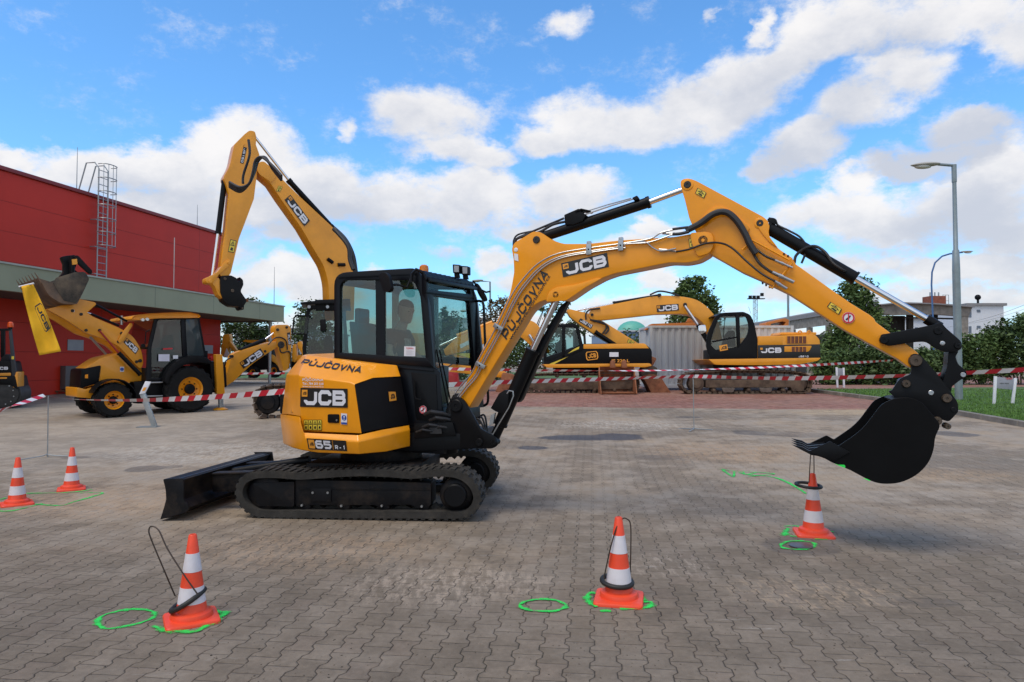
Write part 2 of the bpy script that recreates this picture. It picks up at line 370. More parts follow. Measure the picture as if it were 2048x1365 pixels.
def letters(mb, mp, text, wid=1.25, t=0.26, gap=0.2, slant=0.0, mark=None, box=(0, 0, 1, 1)):
    gl = GL(wid); W = len(text) * (wid + t) + (len(text) - 1) * gap; H = 1 + t; x = 0; e = 0.0
    for i, ch in enumerate(text):
        strokes = list(gl[ch])
        if mark and i in mark:
            strokes += [[(wid * .5 - .12, 1.42), (wid * .5 + .12, 1.42), (wid * .5 + .12, 1.25), (wid * .5 - .12, 1.25), (wid * .5 - .12, 1.42)]] if mark[i] == 'ring' else [[(wid * .5 - .26, 1.5), (wid * .5, 1.27), (wid * .5 + .26, 1.5)]]
        for k, st in enumerate(strokes):
            tw = t * (0.45 if (mark and i in mark and k == len(strokes) - 1) else 1.0); e = (k % 4) * 0.0006
            for q in ribbon(st)(tw):
                vs_ = []
                for p in q:
                    u = (x + t / 2 + p.x + slant * p.y) / W; v = (p.y + t / 2) / H
                    vs_.append(mp(box[0] + u * (box[2] - box[0]), box[1] + v * (box[3] - box[1]), e))
                mb.add(vs_, [(0, 1, 2, 3)])
        x += wid + t + gap
def text_decal(name, mp, body, m, parent, box=(0, 0, 1, 1), bold=0.0):
    cu = bpy.data.curves.new('txt', 'FONT'); cu.body = body; cu.size = 1.0; cu.offset = bold; cu.resolution_u = 3
    ob = bpy.data.objects.new('txt', cu); COL.objects.link(ob)
    dg = bpy.context.evaluated_depsgraph_get(); me = bpy.data.meshes.new_from_object(ob.evaluated_get(dg))
    xs = [v.co.x for v in me.vertices]; ys = [v.co.y for v in me.vertices]
    x0, x1, y0, y1 = min(xs), max(xs), min(ys), max(ys)
    mb = MB(); mb.add([mp(box[0] + (v.co.x - x0) / (x1 - x0) * (box[2] - box[0]), box[1] + (v.co.y - y0) / (y1 - y0) * (box[3] - box[1])) for v in me.vertices], [tuple(p.vertices) for p in me.polygons])
    bpy.data.objects.remove(ob); bpy.data.meshes.remove(me)
    return mb.build(name, m, parent, smooth=0, recalc=False)
def patch(mb, mp, box=(0, 0, 1, 1), e=0.0, n=1):
    u0, v0, u1, v1 = box
    for i in range(n):
        a = u0 + (u1 - u0) * i / n; b = u0 + (u1 - u0) * (i + 1) / n
        mb.add([mp(a, v0, e), mp(b, v0, e), mp(b, v1, e), mp(a, v1, e)], [(0, 1, 2, 3)])
def logo(pl, c4, parent, off=0.004, name='logo_decal', square=True, back=True, boxw=(0.08, 0.1, 0.96, 0.9)):
    """black plate with the three white letters and the small orange square"""
    mp = quadmap(pl, c4, off)
    if back: b = MB(); patch(b, mp); base = b.build(name, DECB, parent, smooth=0, recalc=False)
    else: base = parent
    w = MB(); mp2 = quadmap(pl, c4, off + 0.003); letters(w, mp2, 'JCB', 1.15, 0.34, 0.14, box=boxw); w.build('lettering', WHT, base, smooth=0, recalc=False)
    if square:
        s = MB(); patch(s, quadmap(pl, c4, off + 0.0055), (0.03, 0.54, 0.15, 0.9)); s.build('emblem', DECO, base, smooth=0, recalc=False)
        k = MB(); mp3 = quadmap(pl, c4, off + 0.007); letters(k, mp3, 'JCB', .6, .3, .1, box=(0.05, 0.64, 0.13, 0.8)); k.build('emblem_lettering', DECB, base, smooth=0, recalc=False)
    return base
# ================================================================ GROUND
class NT:
    def __init__(s, name):
        s.m = bpy.data.materials.new(name); s.m.use_nodes = True; s.nt = s.m.node_tree; s.b = s.nt.nodes['Principled BSDF']; s.N = s.nt.nodes.new; s.L = s.nt.links.new
    def put(s, sock, v):
        if isinstance(v, (int, float)): sock.default_value = v
        elif isinstance(v, (tuple, list)): sock.default_value = v if len(v) == len(sock.default_value) else (*v, 1)
        else: s.L(v, sock)
    def math(s, op, a, b=None, c=None, clamp=False):
        n = s.N('ShaderNodeMath'); n.operation = op; n.use_clamp = clamp
        for i, v in enumerate((a, b, c)):
            if v is not None: s.put(n.inputs[i], v)
        return n.outputs[0]
    def noise(s, vec, scale, detail=6, rough=0.6, col=False):
        n = s.N('ShaderNodeTexNoise'); n.inputs['Scale'].default_value = scale; n.inputs['Detail'].default_value = detail; n.inputs['Roughness'].default_value = rough; s.L(vec, n.inputs['Vector']); return n.outputs[1 if col else 0]
    def ramp(s, v, a, b, c=0.0, d=1.0, smooth=True):
        n = s.N('ShaderNodeMapRange'); n.interpolation_type = 'SMOOTHSTEP' if smooth else 'LINEAR'; s.put(n.inputs[0], v)
        for i, x in enumerate((a, b, c, d)): n.inputs[i + 1].default_value = x
        return n.outputs[0]
    def mix(s, f, a, b, mode='MIX'):
        n = s.N('ShaderNodeMix'); n.data_type = 'RGBA'; n.blend_type = mode; s.put(n.inputs[0], f); s.put(n.inputs[6], a); s.put(n.inputs[7], b); return n.outputs[2]
    def comb(s, x, y, z=0.0):
        n = s.N('ShaderNodeCombineXYZ'); s.put(n.inputs[0], x); s.put(n.inputs[1], y); s.put(n.inputs[2], z); return n.outputs[0]
    def white(s, vec):
        n = s.N('ShaderNodeTexWhiteNoise'); n.noise_dimensions = '3D'; s.L(vec, n.inputs[0]); return n.outputs[0]
    def vec(s, op, a, b):
        n = s.N('ShaderNodeVectorMath'); n.operation = op; s.put(n.inputs[0], a); s.put(n.inputs[1], b); return n.outputs[0] if op not in ('LENGTH', 'DOT_PRODUCT') else n.outputs[1]
TH = R(6.7)
def paver_material():
    g = NT('paving'); geo = g.N('ShaderNodeNewGeometry'); sp = g.N('ShaderNodeSeparateXYZ'); g.L(geo.outputs['Position'], sp.inputs[0])
    x, y = sp.outputs[0], sp.outputs[1]
    jit = g.noise(geo.outputs['Position'], 9.0, 2, 0.5, col=True); js = g.N('ShaderNodeSeparateXYZ'); g.L(jit, js.inputs[0])
    xr = g.math('SUBTRACT', g.math('MULTIPLY', x, math.cos(TH)), g.math('MULTIPLY', y, math.sin(TH)))
    yr = g.math('ADD', g.math('MULTIPLY', x, math.sin(TH)), g.math('MULTIPLY', y, math.cos(TH)))
    xr = g.math('MULTIPLY_ADD', js.outputs[0], 0.012, xr); yr = g.math('MULTIPLY_ADD', js.outputs[1], 0.012, yr)
    PW, PL_ = 0.142, 0.2
    X = g.math('DIVIDE', xr, PW); k = g.math('ROUND', X)
    par = g.math('ABSOLUTE', g.math('MODULO', k, 2.0))
    # wave of the toothed long joint
    def wave(p):
        c = g.math('COSINE', g.math('MULTIPLY_ADD', yr, 2 * math.pi / PL_, g.math('MULTIPLY', p, math.pi)))
        return g.math('MINIMUM', g.math('MAXIMUM', g.math('MULTIPLY', c, 2.2), -1.0), 1.0)
    w = g.math('MULTIPLY', wave(par), 0.0125 / PW)
    dx = g.math('SUBTRACT', g.math('SUBTRACT', X, k), w)
    dz = g.math('MULTIPLY', g.math('ABSOLUTE', dx), PW)
    left = g.math('LESS_THAN', dx, 0.0)
    col = g.math('SUBTRACT', k, left)                       # column index
    cpar = g.math('ABSOLUTE', g.math('MODULO', g.math('ADD', col, 1.0), 2.0))
    Yc = g.math('MULTIPLY_ADD', cpar, 0.5, g.math('DIVIDE', yr, PL_))
    row = g.math('ROUND', Yc); dj = g.math('MULTIPLY', g.math('ABSOLUTE', g.math('SUBTRACT', Yc, row)), PL_)
    rowi = g.math('FLOOR', Yc)
    d = g.math('MINIMUM', dz, g.math('MULTIPLY_ADD', dj, 1.3, 0.0006))
    d = g.math('ADD', d, g.math('MULTIPLY_ADD', g.noise(geo.outputs['Position'], 26.0, 4, 0.7), 0.009, -0.0045))
    joint = g.ramp(d, 0.0012, 0.0054, 1.0, 0.0)
    bev = g.ramp(d, 0.0, 0.012, 0.0, 1.0)
    rv = g.white(g.comb(col, rowi, 0.0)); rv2 = g.white(g.comb(rowi, col, 7.0))
    pos = geo.outputs['Position']
    big = g.noise(pos, 0.33, 6, 0.62); med = g.noise(pos, 1.5, 8, 0.68); fin = g.noise(pos, 22, 6, 0.7); grit = g.noise(pos, 210, 3, 0.6)
    base = g.mix(g.ramp(rv, 0.0, 1.0, 0, 1, False), (0.128, 0.105, 0.080), (0.168, 0.139, 0.108))
    base = g.mix(g.math('MULTIPLY', g.math('GREATER_THAN', rv2, 0.90), 0.4), base, (0.16, 0.125, 0.098))
    base = g.mix(1.0, base, g.comb(*[g.ramp(fin, 0.25, 0.75, 0.82, 1.16)] * 3), 'MULTIPLY')
    base = g.mix(1.0, base, g.comb(*[g.ramp(grit, 0.2, 0.8, 0.80, 1.2)] * 3), 'MULTIPLY')
    # red band of pavers at the back
    redm = g.math('MULTIPLY', g.math('GREATER_THAN', yr, 20.6), g.math('GREATER_THAN', xr, -4.5))
    redm = g.math('MULTIPLY', redm, g.math('LESS_THAN', yr, 60.0))
    redc = g.mix(rv, (0.17, 0.066, 0.050), (0.27, 0.122, 0.095))
    base = g.mix(redm, base, redc)
    # sand and dust; thinner near by, which also paints in the foreground cloud shade
    dust_shade = g.ramp(g.math('ADD', g.math('MULTIPLY', big, 0.6), g.math('MULTIPLY', med, 0.4)), 0.40, 0.56)
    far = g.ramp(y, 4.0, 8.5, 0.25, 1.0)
    dust_shade = g.math('MULTIPLY', g.math('MAXIMUM', dust_shade, 0.38), far)
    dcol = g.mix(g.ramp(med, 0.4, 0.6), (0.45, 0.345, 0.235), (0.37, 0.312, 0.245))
    surf = g.mix(g.math('MULTIPLY', dust_shade, g.math('SUBTRACT', 0.62, g.math('MULTIPLY', redm, 0.4))), base, dcol)
    leftpart = g.math('MULTIPLY', g.ramp(x, -7.5, -3.5, 1.0, 0.0), g.ramp(y, 8.0, 12.0, 0.0, 1.0))
    surf = g.mix(g.math('MULTIPLY', leftpart, 0.65), surf, g.mix(g.ramp(big, .3, .7), (0.30, 0.258, 0.208), (0.40, 0.352, 0.29)))
    # pale scuffs
    mp = g.N('ShaderNodeMapping'); g.L(pos, mp.inputs[0]); mp.inputs['Scale'].default_value = (1.2, 7.0, 1.0); mp.inputs['Rotation'].default_value = (0, 0, 0.25)
    sc = g.noise(mp.outputs[0], 1.3, 9, 0.74)
    scm = g.math('MULTIPLY', g.ramp(sc, 0.60, 0.70), g.ramp(g.noise(pos, 0.8, 3, 0.5), 0.45, 0.6))
    surf = g.mix(g.math('MULTIPLY', scm, 0.62), surf, (0.42, 0.40, 0.37))
    mp2 = g.N('ShaderNodeMapping'); g.L(pos, mp2.inputs[0]); mp2.inputs['Scale'].default_value = (9.0, 1.4, 1.0); mp2.inputs['Rotation'].default_value = (0, 0, -0.3)
    sc2 = g.noise(mp2.outputs[0], 1.2, 8, 0.72)
    surf = g.mix(g.math('MULTIPLY', g.math('MULTIPLY', g.ramp(sc2, 0.62, 0.74), g.ramp(g.noise(pos, 0.55, 3, 0.5), 0.5, 0.62)), 0.6), surf, (0.42, 0.33, 0.25))
    # damp / oil stains with a shape of their own
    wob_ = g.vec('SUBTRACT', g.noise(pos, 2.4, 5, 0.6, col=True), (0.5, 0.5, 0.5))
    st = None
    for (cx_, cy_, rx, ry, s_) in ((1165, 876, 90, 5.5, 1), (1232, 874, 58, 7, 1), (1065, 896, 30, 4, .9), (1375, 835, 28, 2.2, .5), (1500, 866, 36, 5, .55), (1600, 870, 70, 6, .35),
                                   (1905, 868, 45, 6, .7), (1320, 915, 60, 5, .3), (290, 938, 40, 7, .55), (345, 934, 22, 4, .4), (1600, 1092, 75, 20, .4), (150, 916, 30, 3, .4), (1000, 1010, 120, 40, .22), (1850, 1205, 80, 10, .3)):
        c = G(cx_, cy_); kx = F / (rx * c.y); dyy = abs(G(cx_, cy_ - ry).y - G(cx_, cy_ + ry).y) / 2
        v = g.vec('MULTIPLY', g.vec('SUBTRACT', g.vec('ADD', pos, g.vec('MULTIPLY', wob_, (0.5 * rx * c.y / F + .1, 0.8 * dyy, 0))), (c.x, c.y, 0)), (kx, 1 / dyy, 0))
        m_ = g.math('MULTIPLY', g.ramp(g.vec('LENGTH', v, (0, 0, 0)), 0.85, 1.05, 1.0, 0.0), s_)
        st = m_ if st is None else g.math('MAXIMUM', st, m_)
    # worn pale and rusty scraped areas
    scr = g.noise(g.vec('MULTIPLY', pos, (9.0, 2.6, 1.0)), 2.0, 9, 0.78)
    for (cx_, cy_, rx, ry, c_s, th_) in ((900, 1165, 230, 45, (0.40, 0.33, 0.26), .50), (1640, 1185, 220, 38, (0.40, 0.30, 0.20), .52), (420, 905, 260, 26, (0.46, 0.42, 0.36), .50), (1330, 1130, 130, 30, (0.38, 0.32, 0.26), .54), (1250, 850, 160, 12, (0.46, 0.42, 0.36), .50), (1450, 905, 190, 22, (0.36, 0.24, 0.14), .46), (250, 1000, 260, 40, (0.37, 0.26, 0.165), .46), (620, 1100, 300, 45, (0.33, 0.24, 0.16), .48), (1900, 950, 160, 16, (0.36, 0.25, 0.15), .46), (1750, 825, 200, 9, (0.44, 0.33, 0.2), .46)):
        c = G(cx_, cy_); kx = F / (rx * c.y); dyy = abs(G(cx_, cy_ - ry).y - G(cx_, cy_ + ry).y) / 2
        v = g.vec('MULTIPLY', g.vec('SUBTRACT', g.vec('ADD', pos, g.vec('MULTIPLY', wob_, (0.9 * rx * c.y / F, 0.9 * dyy, 0))), (c.x, c.y, 0)), (kx, 1 / dyy, 0))
        m_ = g.math('MULTIPLY', g.ramp(g.vec('LENGTH', v, (0, 0, 0)), 0.4, 1.2, 1.0, 0.0), g.ramp(scr, th_ - .06, th_ + .10))
        surf = g.mix(g.math('MULTIPLY', m_, 0.62), surf, c_s)
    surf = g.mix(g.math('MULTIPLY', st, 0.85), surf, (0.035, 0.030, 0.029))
    spots = g.ramp(g.noise(pos, 3.6, 7, 0.7), 0.66, 0.72)
    surf = g.mix(g.math('MULTIPLY', spots, 0.45), surf, (0.06, 0.052, 0.046))
    # joints: dark near by, sanded over in the dusty areas, mossy in places
    moss = g.math('MULTIPLY', g.ramp(g.noise(pos, 0.5, 3, 0.5), 0.5, 0.6), g.ramp(x, 2.0, 5.0, 0.15, 0.9))
    jc = g.mix(moss, (0.016, 0.013, 0.010), (0.045, 0.062, 0.018))
    jc = g.mix(g.ramp(g.noise(pos, 1.1, 3, .5), .5, .65), jc, (0.055, 0.036, 0.024))
    js_ = g.math('MULTIPLY', joint, g.math('SUBTRACT', 0.92, g.math('MULTIPLY', dust_shade, 0.66)))
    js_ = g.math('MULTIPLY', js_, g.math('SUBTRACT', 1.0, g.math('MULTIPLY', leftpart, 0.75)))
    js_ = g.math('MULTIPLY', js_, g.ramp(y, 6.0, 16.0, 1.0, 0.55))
    tone = g.ramp(g.noise(pos, 3.0, 9, 0.75), 0.3, 0.7, 0.86, 1.15)
    surf = g.mix(1.0, surf, g.comb(tone, tone, tone), 'MULTIPLY')
    surf = g.mix(js_, surf, jc)
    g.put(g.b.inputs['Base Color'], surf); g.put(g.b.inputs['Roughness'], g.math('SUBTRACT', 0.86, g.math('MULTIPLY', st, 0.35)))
    g.b.inputs['Specular IOR Level'].default_value = 0.3
    h = g.math('ADD', g.math('MULTIPLY', bev, 0.8), g.math('ADD', g.math('MULTIPLY', grit, 0.10), g.math('ADD', g.math('MULTIPLY', fin, 0.15), g.math('MULTIPLY', rv, 0.25))))
    bp = g.N('ShaderNodeBump'); bp.inputs['Strength'].default_value = 0.75; bp.inputs['Distance'].default_value = 0.006; g.L(h, bp.inputs['Height']); g.L(bp.outputs[0], g.b.inputs['Normal'])
    return g.m
gm = MB()
ys = [-30, 0, 9, 12, 16, 20, 25, 30, 60, 200, 900]; xs_ = [-500, -60, -20, 0, 20, 60, 500]
gm.add([(x, y, gz(y)) for y in ys for x in xs_], [(j * 7 + i, j * 7 + i + 1, (j + 1) * 7 + i + 1, (j + 1) * 7 + i) for j in range(len(ys) - 1) for i in range(6)])
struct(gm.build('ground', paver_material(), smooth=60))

# lawn and kerb on the right and behind
K = [G(2048, 853), G(1912, 829), G(1770, 803), G(1625, 784), G(1560, 780)]
K = [Vector((K[0].x - (K[1].x - K[0].x) * 1.2, K[0].y - (K[1].y - K[0].y) * 1.2, 0))] + K
def lawn_mat():
    g = NT('lawn'); geo = g.N('ShaderNodeNewGeometry'); pos = geo.outputs['Position']
    c = g.mix(g.ramp(g.noise(pos, 1.2, 8, .7), .35, .65), (0.05, 0.12, 0.018), (0.10, 0.18, 0.035))
    c = g.mix(g.ramp(g.noise(pos, 30, 5, .7), .4, .7), c, (0.02, 0.05, 0.01)); g.put(g.b.inputs['Base Color'], c); g.b.inputs['Roughness'].default_value = 0.95
    return g.m
LAWN = lawn_mat()
def sheet(name, poly, dz, m, kind=True):
    b = MB(); n = len(poly) // 2
    vs_ = [(p[0], p[1], gz(p[1]) + dz) for p in poly]; b.add(vs_, [(i, i + 1, 2 * n - 2 - i, 2 * n - 1 - i) for i in range(n - 1)])
    o = b.build(name, m, smooth=0); struct(o); return o
kin = [(p.x, p.y) for p in K[:5]]
sheet('lawn', kin + [(70, kin[-1][1] + 14)] + [(90, kin[-1][1] + 13)] + [(60 + 0 * y, y) for (x, y) in reversed(kin)], 0.10, LAWN)
sheet('rear_lawn', [(-60, 43.6), (9.0, 43.6), (9.0, 75), (-60, 75)], 0.09, LAWN)
CONC = mat('weathered_concrete', (0.24, 0.225, 0.20), 0.9, vary=0.25, dirt=0.4, dirtcol=(0.11, 0.10, 0.09), scale=2.0, bump=0.3, bscale=40)
KERBM = mat('kerb_concrete', (0.20, 0.185, 0.165), 0.9, vary=0.25, dirt=0.3, dirtcol=(0.09, 0.085, 0.07), scale=2.5, bump=0.3, bscale=60)
def kerb(pts, name):
    b = MB()
    for a, c in zip(pts[:-1], pts[1:]):
        a = Vector((a[0], a[1], 0)); c = Vector((c[0], c[1], 0)); L_ = (c - a).length; n = max(1, int(L_ / 1.0)); d = (c - a) / n; s = Vector((d.y, -d.x, 0)).normalized() * 0.15
        for i in range(n):
            p = a + d * i + d * 0.006; q = a + d * (i + 1) - d * 0.006; z0, z1 = gz(p.y), gz(q.y); h = 0.13
            b.add([(p.x, p.y, z0 - .1), (q.x, q.y, z1 - .1), (q.x + s.x, q.y + s.y, z1 - .1), (p.x + s.x, p.y + s.y, z0 - .1), (p.x, p.y, z0 + h), (q.x, q.y, z1 + h), (q.x + s.x, q.y + s.y, z1 + h), (p.x + s.x, p.y + s.y, z0 + h)],
                  [(3, 2, 1, 0), (4, 5, 6, 7), (0, 1, 5, 4), (1, 2, 6, 5), (2, 3, 7, 6), (3, 0, 4, 7)])
    struct(b.build(name, KERBM, bevel=0.012, seg=1))
kerb([(x - .15, y) for x, y in kin], 'kerb')
kerb([(-30, 43.5), (9.2, 43.5)], 'rear_kerb')
# grass blades: nobody could count them
def blades(name, region, n, hmin, hmax, seed, m):
    r = random.Random(seed); vs_ = []; fs = []
    for _ in range(n):
        x, y = region(r); z = gz(y) + 0.098; a = r.uniform(0, math.pi); h = r.uniform(hmin, hmax); w = r.uniform(0.008, 0.016); dx, dy = math.cos(a) * w, math.sin(a) * w; lx, ly = r.uniform(-.03, .03), r.uniform(-.03, .03); i = len(vs_)
        vs_ += [(x - dx, y - dy, z), (x + dx, y + dy, z), (x + lx, y + ly, z + h)]; fs.append((i, i + 1, i + 2))
    b = MB(); b.v = [Vector(v) for v in vs_]; b.f = fs
    tag(b.build(name, m, smooth=0, recalc=False), kind='stuff')
GRS = mat('grass_blade', (0.10, 0.21, 0.035), 0.7, vary=0.5, scale=3)
def reg(r):
    t = r.random() ** 1.4 * 3.999; i = 1 + int(t); f = t - int(t); i = min(i, 3); a, c = kin[i - 1 if False else i], kin[min(i + 1, 4)]
    a = kin[min(int(t), 3)]; c = kin[min(int(t), 3) + 1]
    return a[0] + (c[0] - a[0]) * f + r.random() ** 1.3 * 9 + .02, a[1] + (c[1] - a[1]) * f
blades('grass', reg, 42000, 0.03, 0.085, 3, GRS)

# green spray markings on the paving
def spray_mat():
    g = NT('green_spray_marking'); geo = g.N('ShaderNodeNewGeometry'); pos = geo.outputs['Position']
    g.put(g.b.inputs['Base Color'], g.mix(g.ramp(g.noise(pos, 14, 4, .6), .35, .7), (0.015, 0.66, 0.08), (0.03, 0.45, 0.07))); g.b.inputs['Roughness'].default_value = 0.7
    at_ = g.N('ShaderNodeAttribute'); at_.attribute_name = 'cover'
    a = g.math('ADD', at_.outputs['Fac'], g.math('MULTIPLY_ADD', g.noise(pos, 160, 4, .8), 1.8, -0.9)); a = g.math('ADD', a, g.math('MULTIPLY_ADD', g.noise(pos, 13, 6, .75), 2.8, -1.45))
    g.put(g.b.inputs['Alpha'], g.ramp(a, 0.36, 0.95))
    return g.m
SPR = spray_mat()
def spray(pts, w, name='spray_marking', closed=False, n=7):
    """a sprayed line on the ground: dense in the middle, thinning to the sides"""
    q = crv([(p[0], p[1]) for p in pts], n, closed)
    if closed: q.append(q[0])
    W = [G(p.x, p.y) for p in q]; vs_ = []; fs = []; cov_ = []
    rr = random.Random(len(pts) * 31 + int(pts[0][0]))
    for i, p in enumerate(W):
        a = W[max(i - 1, 0)]; b = W[min(i + 1, len(W) - 1)]; t = (b - a); t.z = 0; t.normalize(); s = Vector((-t.y, t.x, 0)); ww = w * (1 + 0.3 * math.sin(i * .4 + pts[0][0])) * rr.uniform(.95, 1.05); e = 0.004 + 0.0006 * (int(pts[0][0] + pts[0][1]) % 7)
        for k, c in ((-2.7, 0.0), (-1.1, .68), (0, 1.15), (1.1, .68), (2.7, 0.0)): vs_.append(p + s * ww * k / 2 + Vector((0, 0, e))); cov_.append(c)
        if i: fs += [((i - 1) * 5 + j, i * 5 + j, i * 5 + j + 1, (i - 1) * 5 + j + 1) for j in range(4)]
    b = MB(); b.add(vs_, fs); o = b.build(name, SPR, smooth=0, recalc=False)
    at_ = o.data.attributes.new('cover', 'FLOAT', 'POINT'); at_.data.foreach_set('value', cov_); struct(o)
def ell(cx_, cy_, rx, ry, n=12, ph=0.0, j=0.06):
    rr = random.Random(int(cx_)); return [(cx_ + rx * (1 + rr.uniform(-j, j)) * math.cos(ph + 2 * math.pi * k / n), cy_ + ry * (1 + rr.uniform(-j, j)) * math.sin(ph + 2 * math.pi * k / n)) for k in range(n)]
spray([(196, 1247), (203, 1234), (240, 1223), (280, 1220), (308, 1226), (305, 1237), (280, 1247), (235, 1257), (207, 1258)], 0.0238, closed=True)
spray([(306, 1254), (330, 1262), (385, 1266), (410, 1255), (450, 1229), (436, 1226), (415, 1224)], 0.0340)
spray(ell(1085, 1213, 46, 12.5), 0.0217, closed=True)
spray([(1190, 1187), (1176, 1190), (1176, 1204), (1192, 1216)], 0.0306); spray([(1200, 1223), (1222, 1223)], 0.0238); spray([(1240, 1219), (1280, 1218), (1302, 1213), (1302, 1206), (1284, 1204), (1283, 1194), (1270, 1186)], 0.0306)
spray(ell(1596, 1092, 34, 8.5), 0.0238, closed=True)
spray([(1568, 1054), (1590, 1053), (1602, 1056)], 0.0204); spray([(1575, 1057), (1571, 1068), (1565, 1072)], 0.0374); spray([(1580, 1073), (1594, 1074)], 0.0204); spray([(1630, 1079), (1655, 1080)], 0.0272); spray([(1655, 1064), (1668, 1065)], 0.0340)
spray([(1612, 988), (1590, 974), (1560, 959), (1530, 953), (1500, 951), (1478, 946)], 0.0340); spray([(1440, 939), (1475, 944), (1520, 946), (1548, 949), (1520, 952), (1495, 955)], 0.0204); spray([(1445, 941), (1455, 948), (1467, 955), (1468, 944)], 0.0238); spray([(1486, 944), (1492, 950), (1512, 946)], 0.0204)
spray([(52, 988), (105, 987), (150, 985), (185, 980)], 0.0238); spray([(70, 1009), (120, 1012), (150, 1004), (204, 988), (185, 986), (160, 987)], 0.0238); spray([(-20, 1022), (20, 1023), (45, 1018), (85, 1008)], 0.0238); spray([(-10, 1003), (12, 997)], 0.0272)
def flat_disc(name, px, py, r, m, label, cat):
    c = G(px, py, 0.006); b = MB(); b.lathe(c, [(r, 0), (r, 0.004), (r * .93, 0.006), (0.001, 0.004)], 28); tag(b.build(name, m), label, cat)
flat_disc('drain_cover', 1602, 1092, 0.10, mat('worn_iron', (0.14, 0.13, 0.13), 0.4, metal=0.7, vary=0.3), 'round worn iron drain cover inside the right hand green sprayed circle', 'drain cover')

# loose grit and chips on the paving: nobody could count them
r = random.Random(5); b = MB()
for _ in range(2600):
    px = r.uniform(-60, 2108); py = 800 + 565 * r.random() ** .8; c = G(px, py); z_ = r.uniform(.0015, .005); a = r.uniform(0, 6.3); i = len(b.v); R_ = [r.uniform(.6, 1.3) * z_ * 1.5 for _ in range(5)]
    b.v += [c + Vector((math.cos(a + 1.2566 * k) * R_[k], math.sin(a + 1.2566 * k) * R_[k], 0.0005)) for k in range(5)] + [c + Vector((0, 0, z_))]; b.f += [(i + k, i + (k + 1) % 5, i + 5) for k in range(5)]
tag(b.build('grit', mat('grit', (.16, .13, .10), .9, vary=.9, scale=25), smooth=0, recalc=False), kind='stuff')

# ================================================================ RED HALL ON THE LEFT
def panel_mat(name, c, seamz, seamy, depth=0.75):
    g = NT(name); geo = g.N('ShaderNodeNewGeometry'); pos = geo.outputs['Position']; sp = g.N('ShaderNodeSeparateXYZ'); g.L(pos, sp.inputs[0])
    def seam(v, per, off, w):
        f = g.math('FRACT', g.math('DIVIDE', g.math('ADD', v, off), per)); return g.math('MAXIMUM', g.math('LESS_THAN', f, w / per), 0.0)
    s = g.math('MAXIMUM', seam(sp.outputs[2], seamz, 0.1, 0.03), seam(sp.outputs[1], seamy, 2.0, 0.04))
    col = g.mix(g.math('MULTIPLY', s, 0.38), g.mix(g.ramp(g.noise(pos, .5, 6, .6), .3, .7), tuple(x * 0.92 for x in c), tuple(x * 1.05 for x in c)), tuple(x * 0.35 for x in c))
    g.put(g.b.inputs['Base Color'], col); g.b.inputs['Roughness'].default_value = 0.5; g.b.inputs['Specular IOR Level'].default_value = 0.3
    bp = g.N('ShaderNodeBump'); bp.inputs['Strength'].default_value = depth; bp.inputs['Distance'].default_value = 0.02; g.L(g.math('SUBTRACT', 1.0, s), bp.inputs['Height']); g.L(bp.outputs[0], g.b.inputs['Normal'])
    return g.m
REDW = panel_mat('red_cladding', (0.54, 0.028, 0.010), 1.05, 6.0)
GREENF = panel_mat('sage_green_cladding', (0.28, 0.295, 0.195), 50.0, 3.6)
FLASH = mat('pale_flashing', (0.36, 0.38, 0.33), 0.6, vary=0.1)
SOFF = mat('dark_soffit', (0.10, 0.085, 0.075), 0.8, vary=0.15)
bd_ = Vector((0.198, 0.98, 0)).normalized(); bn = Vector((bd_.y, -bd_.x, 0))     # along the facade, towards the yard
cor = Vector((-15.3, 35.8, 0)); hall = thing('industrial_hall', 'long red clad industrial hall with sage green canopy behind the backhoe loader', 'building', cor)
def hp(s, o, z): v = cor + bd_ * s + bn * o; return Vector((v.x, v.y, z))
def hbox(mb, s0, s1, o0, o1, z0, z1):
    mb.add([hp(s, o, z) for z in (z0, z1) for s, o in ((s0, o0), (s1, o0), (s1, o1), (s0, o1))], [(3, 2, 1, 0), (4, 5, 6, 7), (0, 1, 5, 4), (1, 2, 6, 5), (2, 3, 7, 6), (3, 0, 4, 7)])
b = MB(); hbox(b, -48, 0, -16, 0, -0.2, 8.32); b.build('wall', REDW, hall, smooth=0)
b = MB(); hbox(b, -48.1, 0.12, -16.1, 0.10, 8.322, 8.46); b.build('roof_trim', mat('red_trim', (0.22, 0.015, 0.014), 0.5), hall, bevel=0.01)
canopy = MB(); hbox(canopy, -48, 1.1, 2.78, 3.0, 3.80, 4.60); canopy.build('canopy_fascia', GREENF, hall, smooth=0)
b = MB(); hbox(b, -48, 1.14, 2.76, 3.05, 4.603, 4.66); cf = b.build('canopy_flashing', FLASH, hall)
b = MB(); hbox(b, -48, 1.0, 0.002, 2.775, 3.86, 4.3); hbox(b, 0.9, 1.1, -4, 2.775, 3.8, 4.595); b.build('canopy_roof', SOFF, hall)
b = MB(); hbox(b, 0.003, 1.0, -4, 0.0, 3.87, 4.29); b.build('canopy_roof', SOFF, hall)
b = MB()
for s0, s1 in ((-47, -14.2), (-13.2, -3.2), (-2.6, 0.0)): hbox(b, s0, s1, 0.003, 0.5, 4.31, 4.95)
b.build('parapet', FLASH, hall)
for s in (-39, -31, -23, -15, -7, 0.6):
    b = MB(); p = hp(s, 2.5, 0); b.cyl((p.x, p.y, gz(p.y) - .1), (p.x, p.y, 3.85), 0.08, 12)
    if s in (0.6,): b.build('column', GALV, hall)
for (s, z) in ((-9.6, 2.1), (-1.4, 2.1)):
    b = MB(); hbox(b, s, s + .75, 0.003, 0.03, z, z + .42); b.build('wall_sign', mat('notice_white', (0.32, 0.33, 0.36), 0.5), hall)
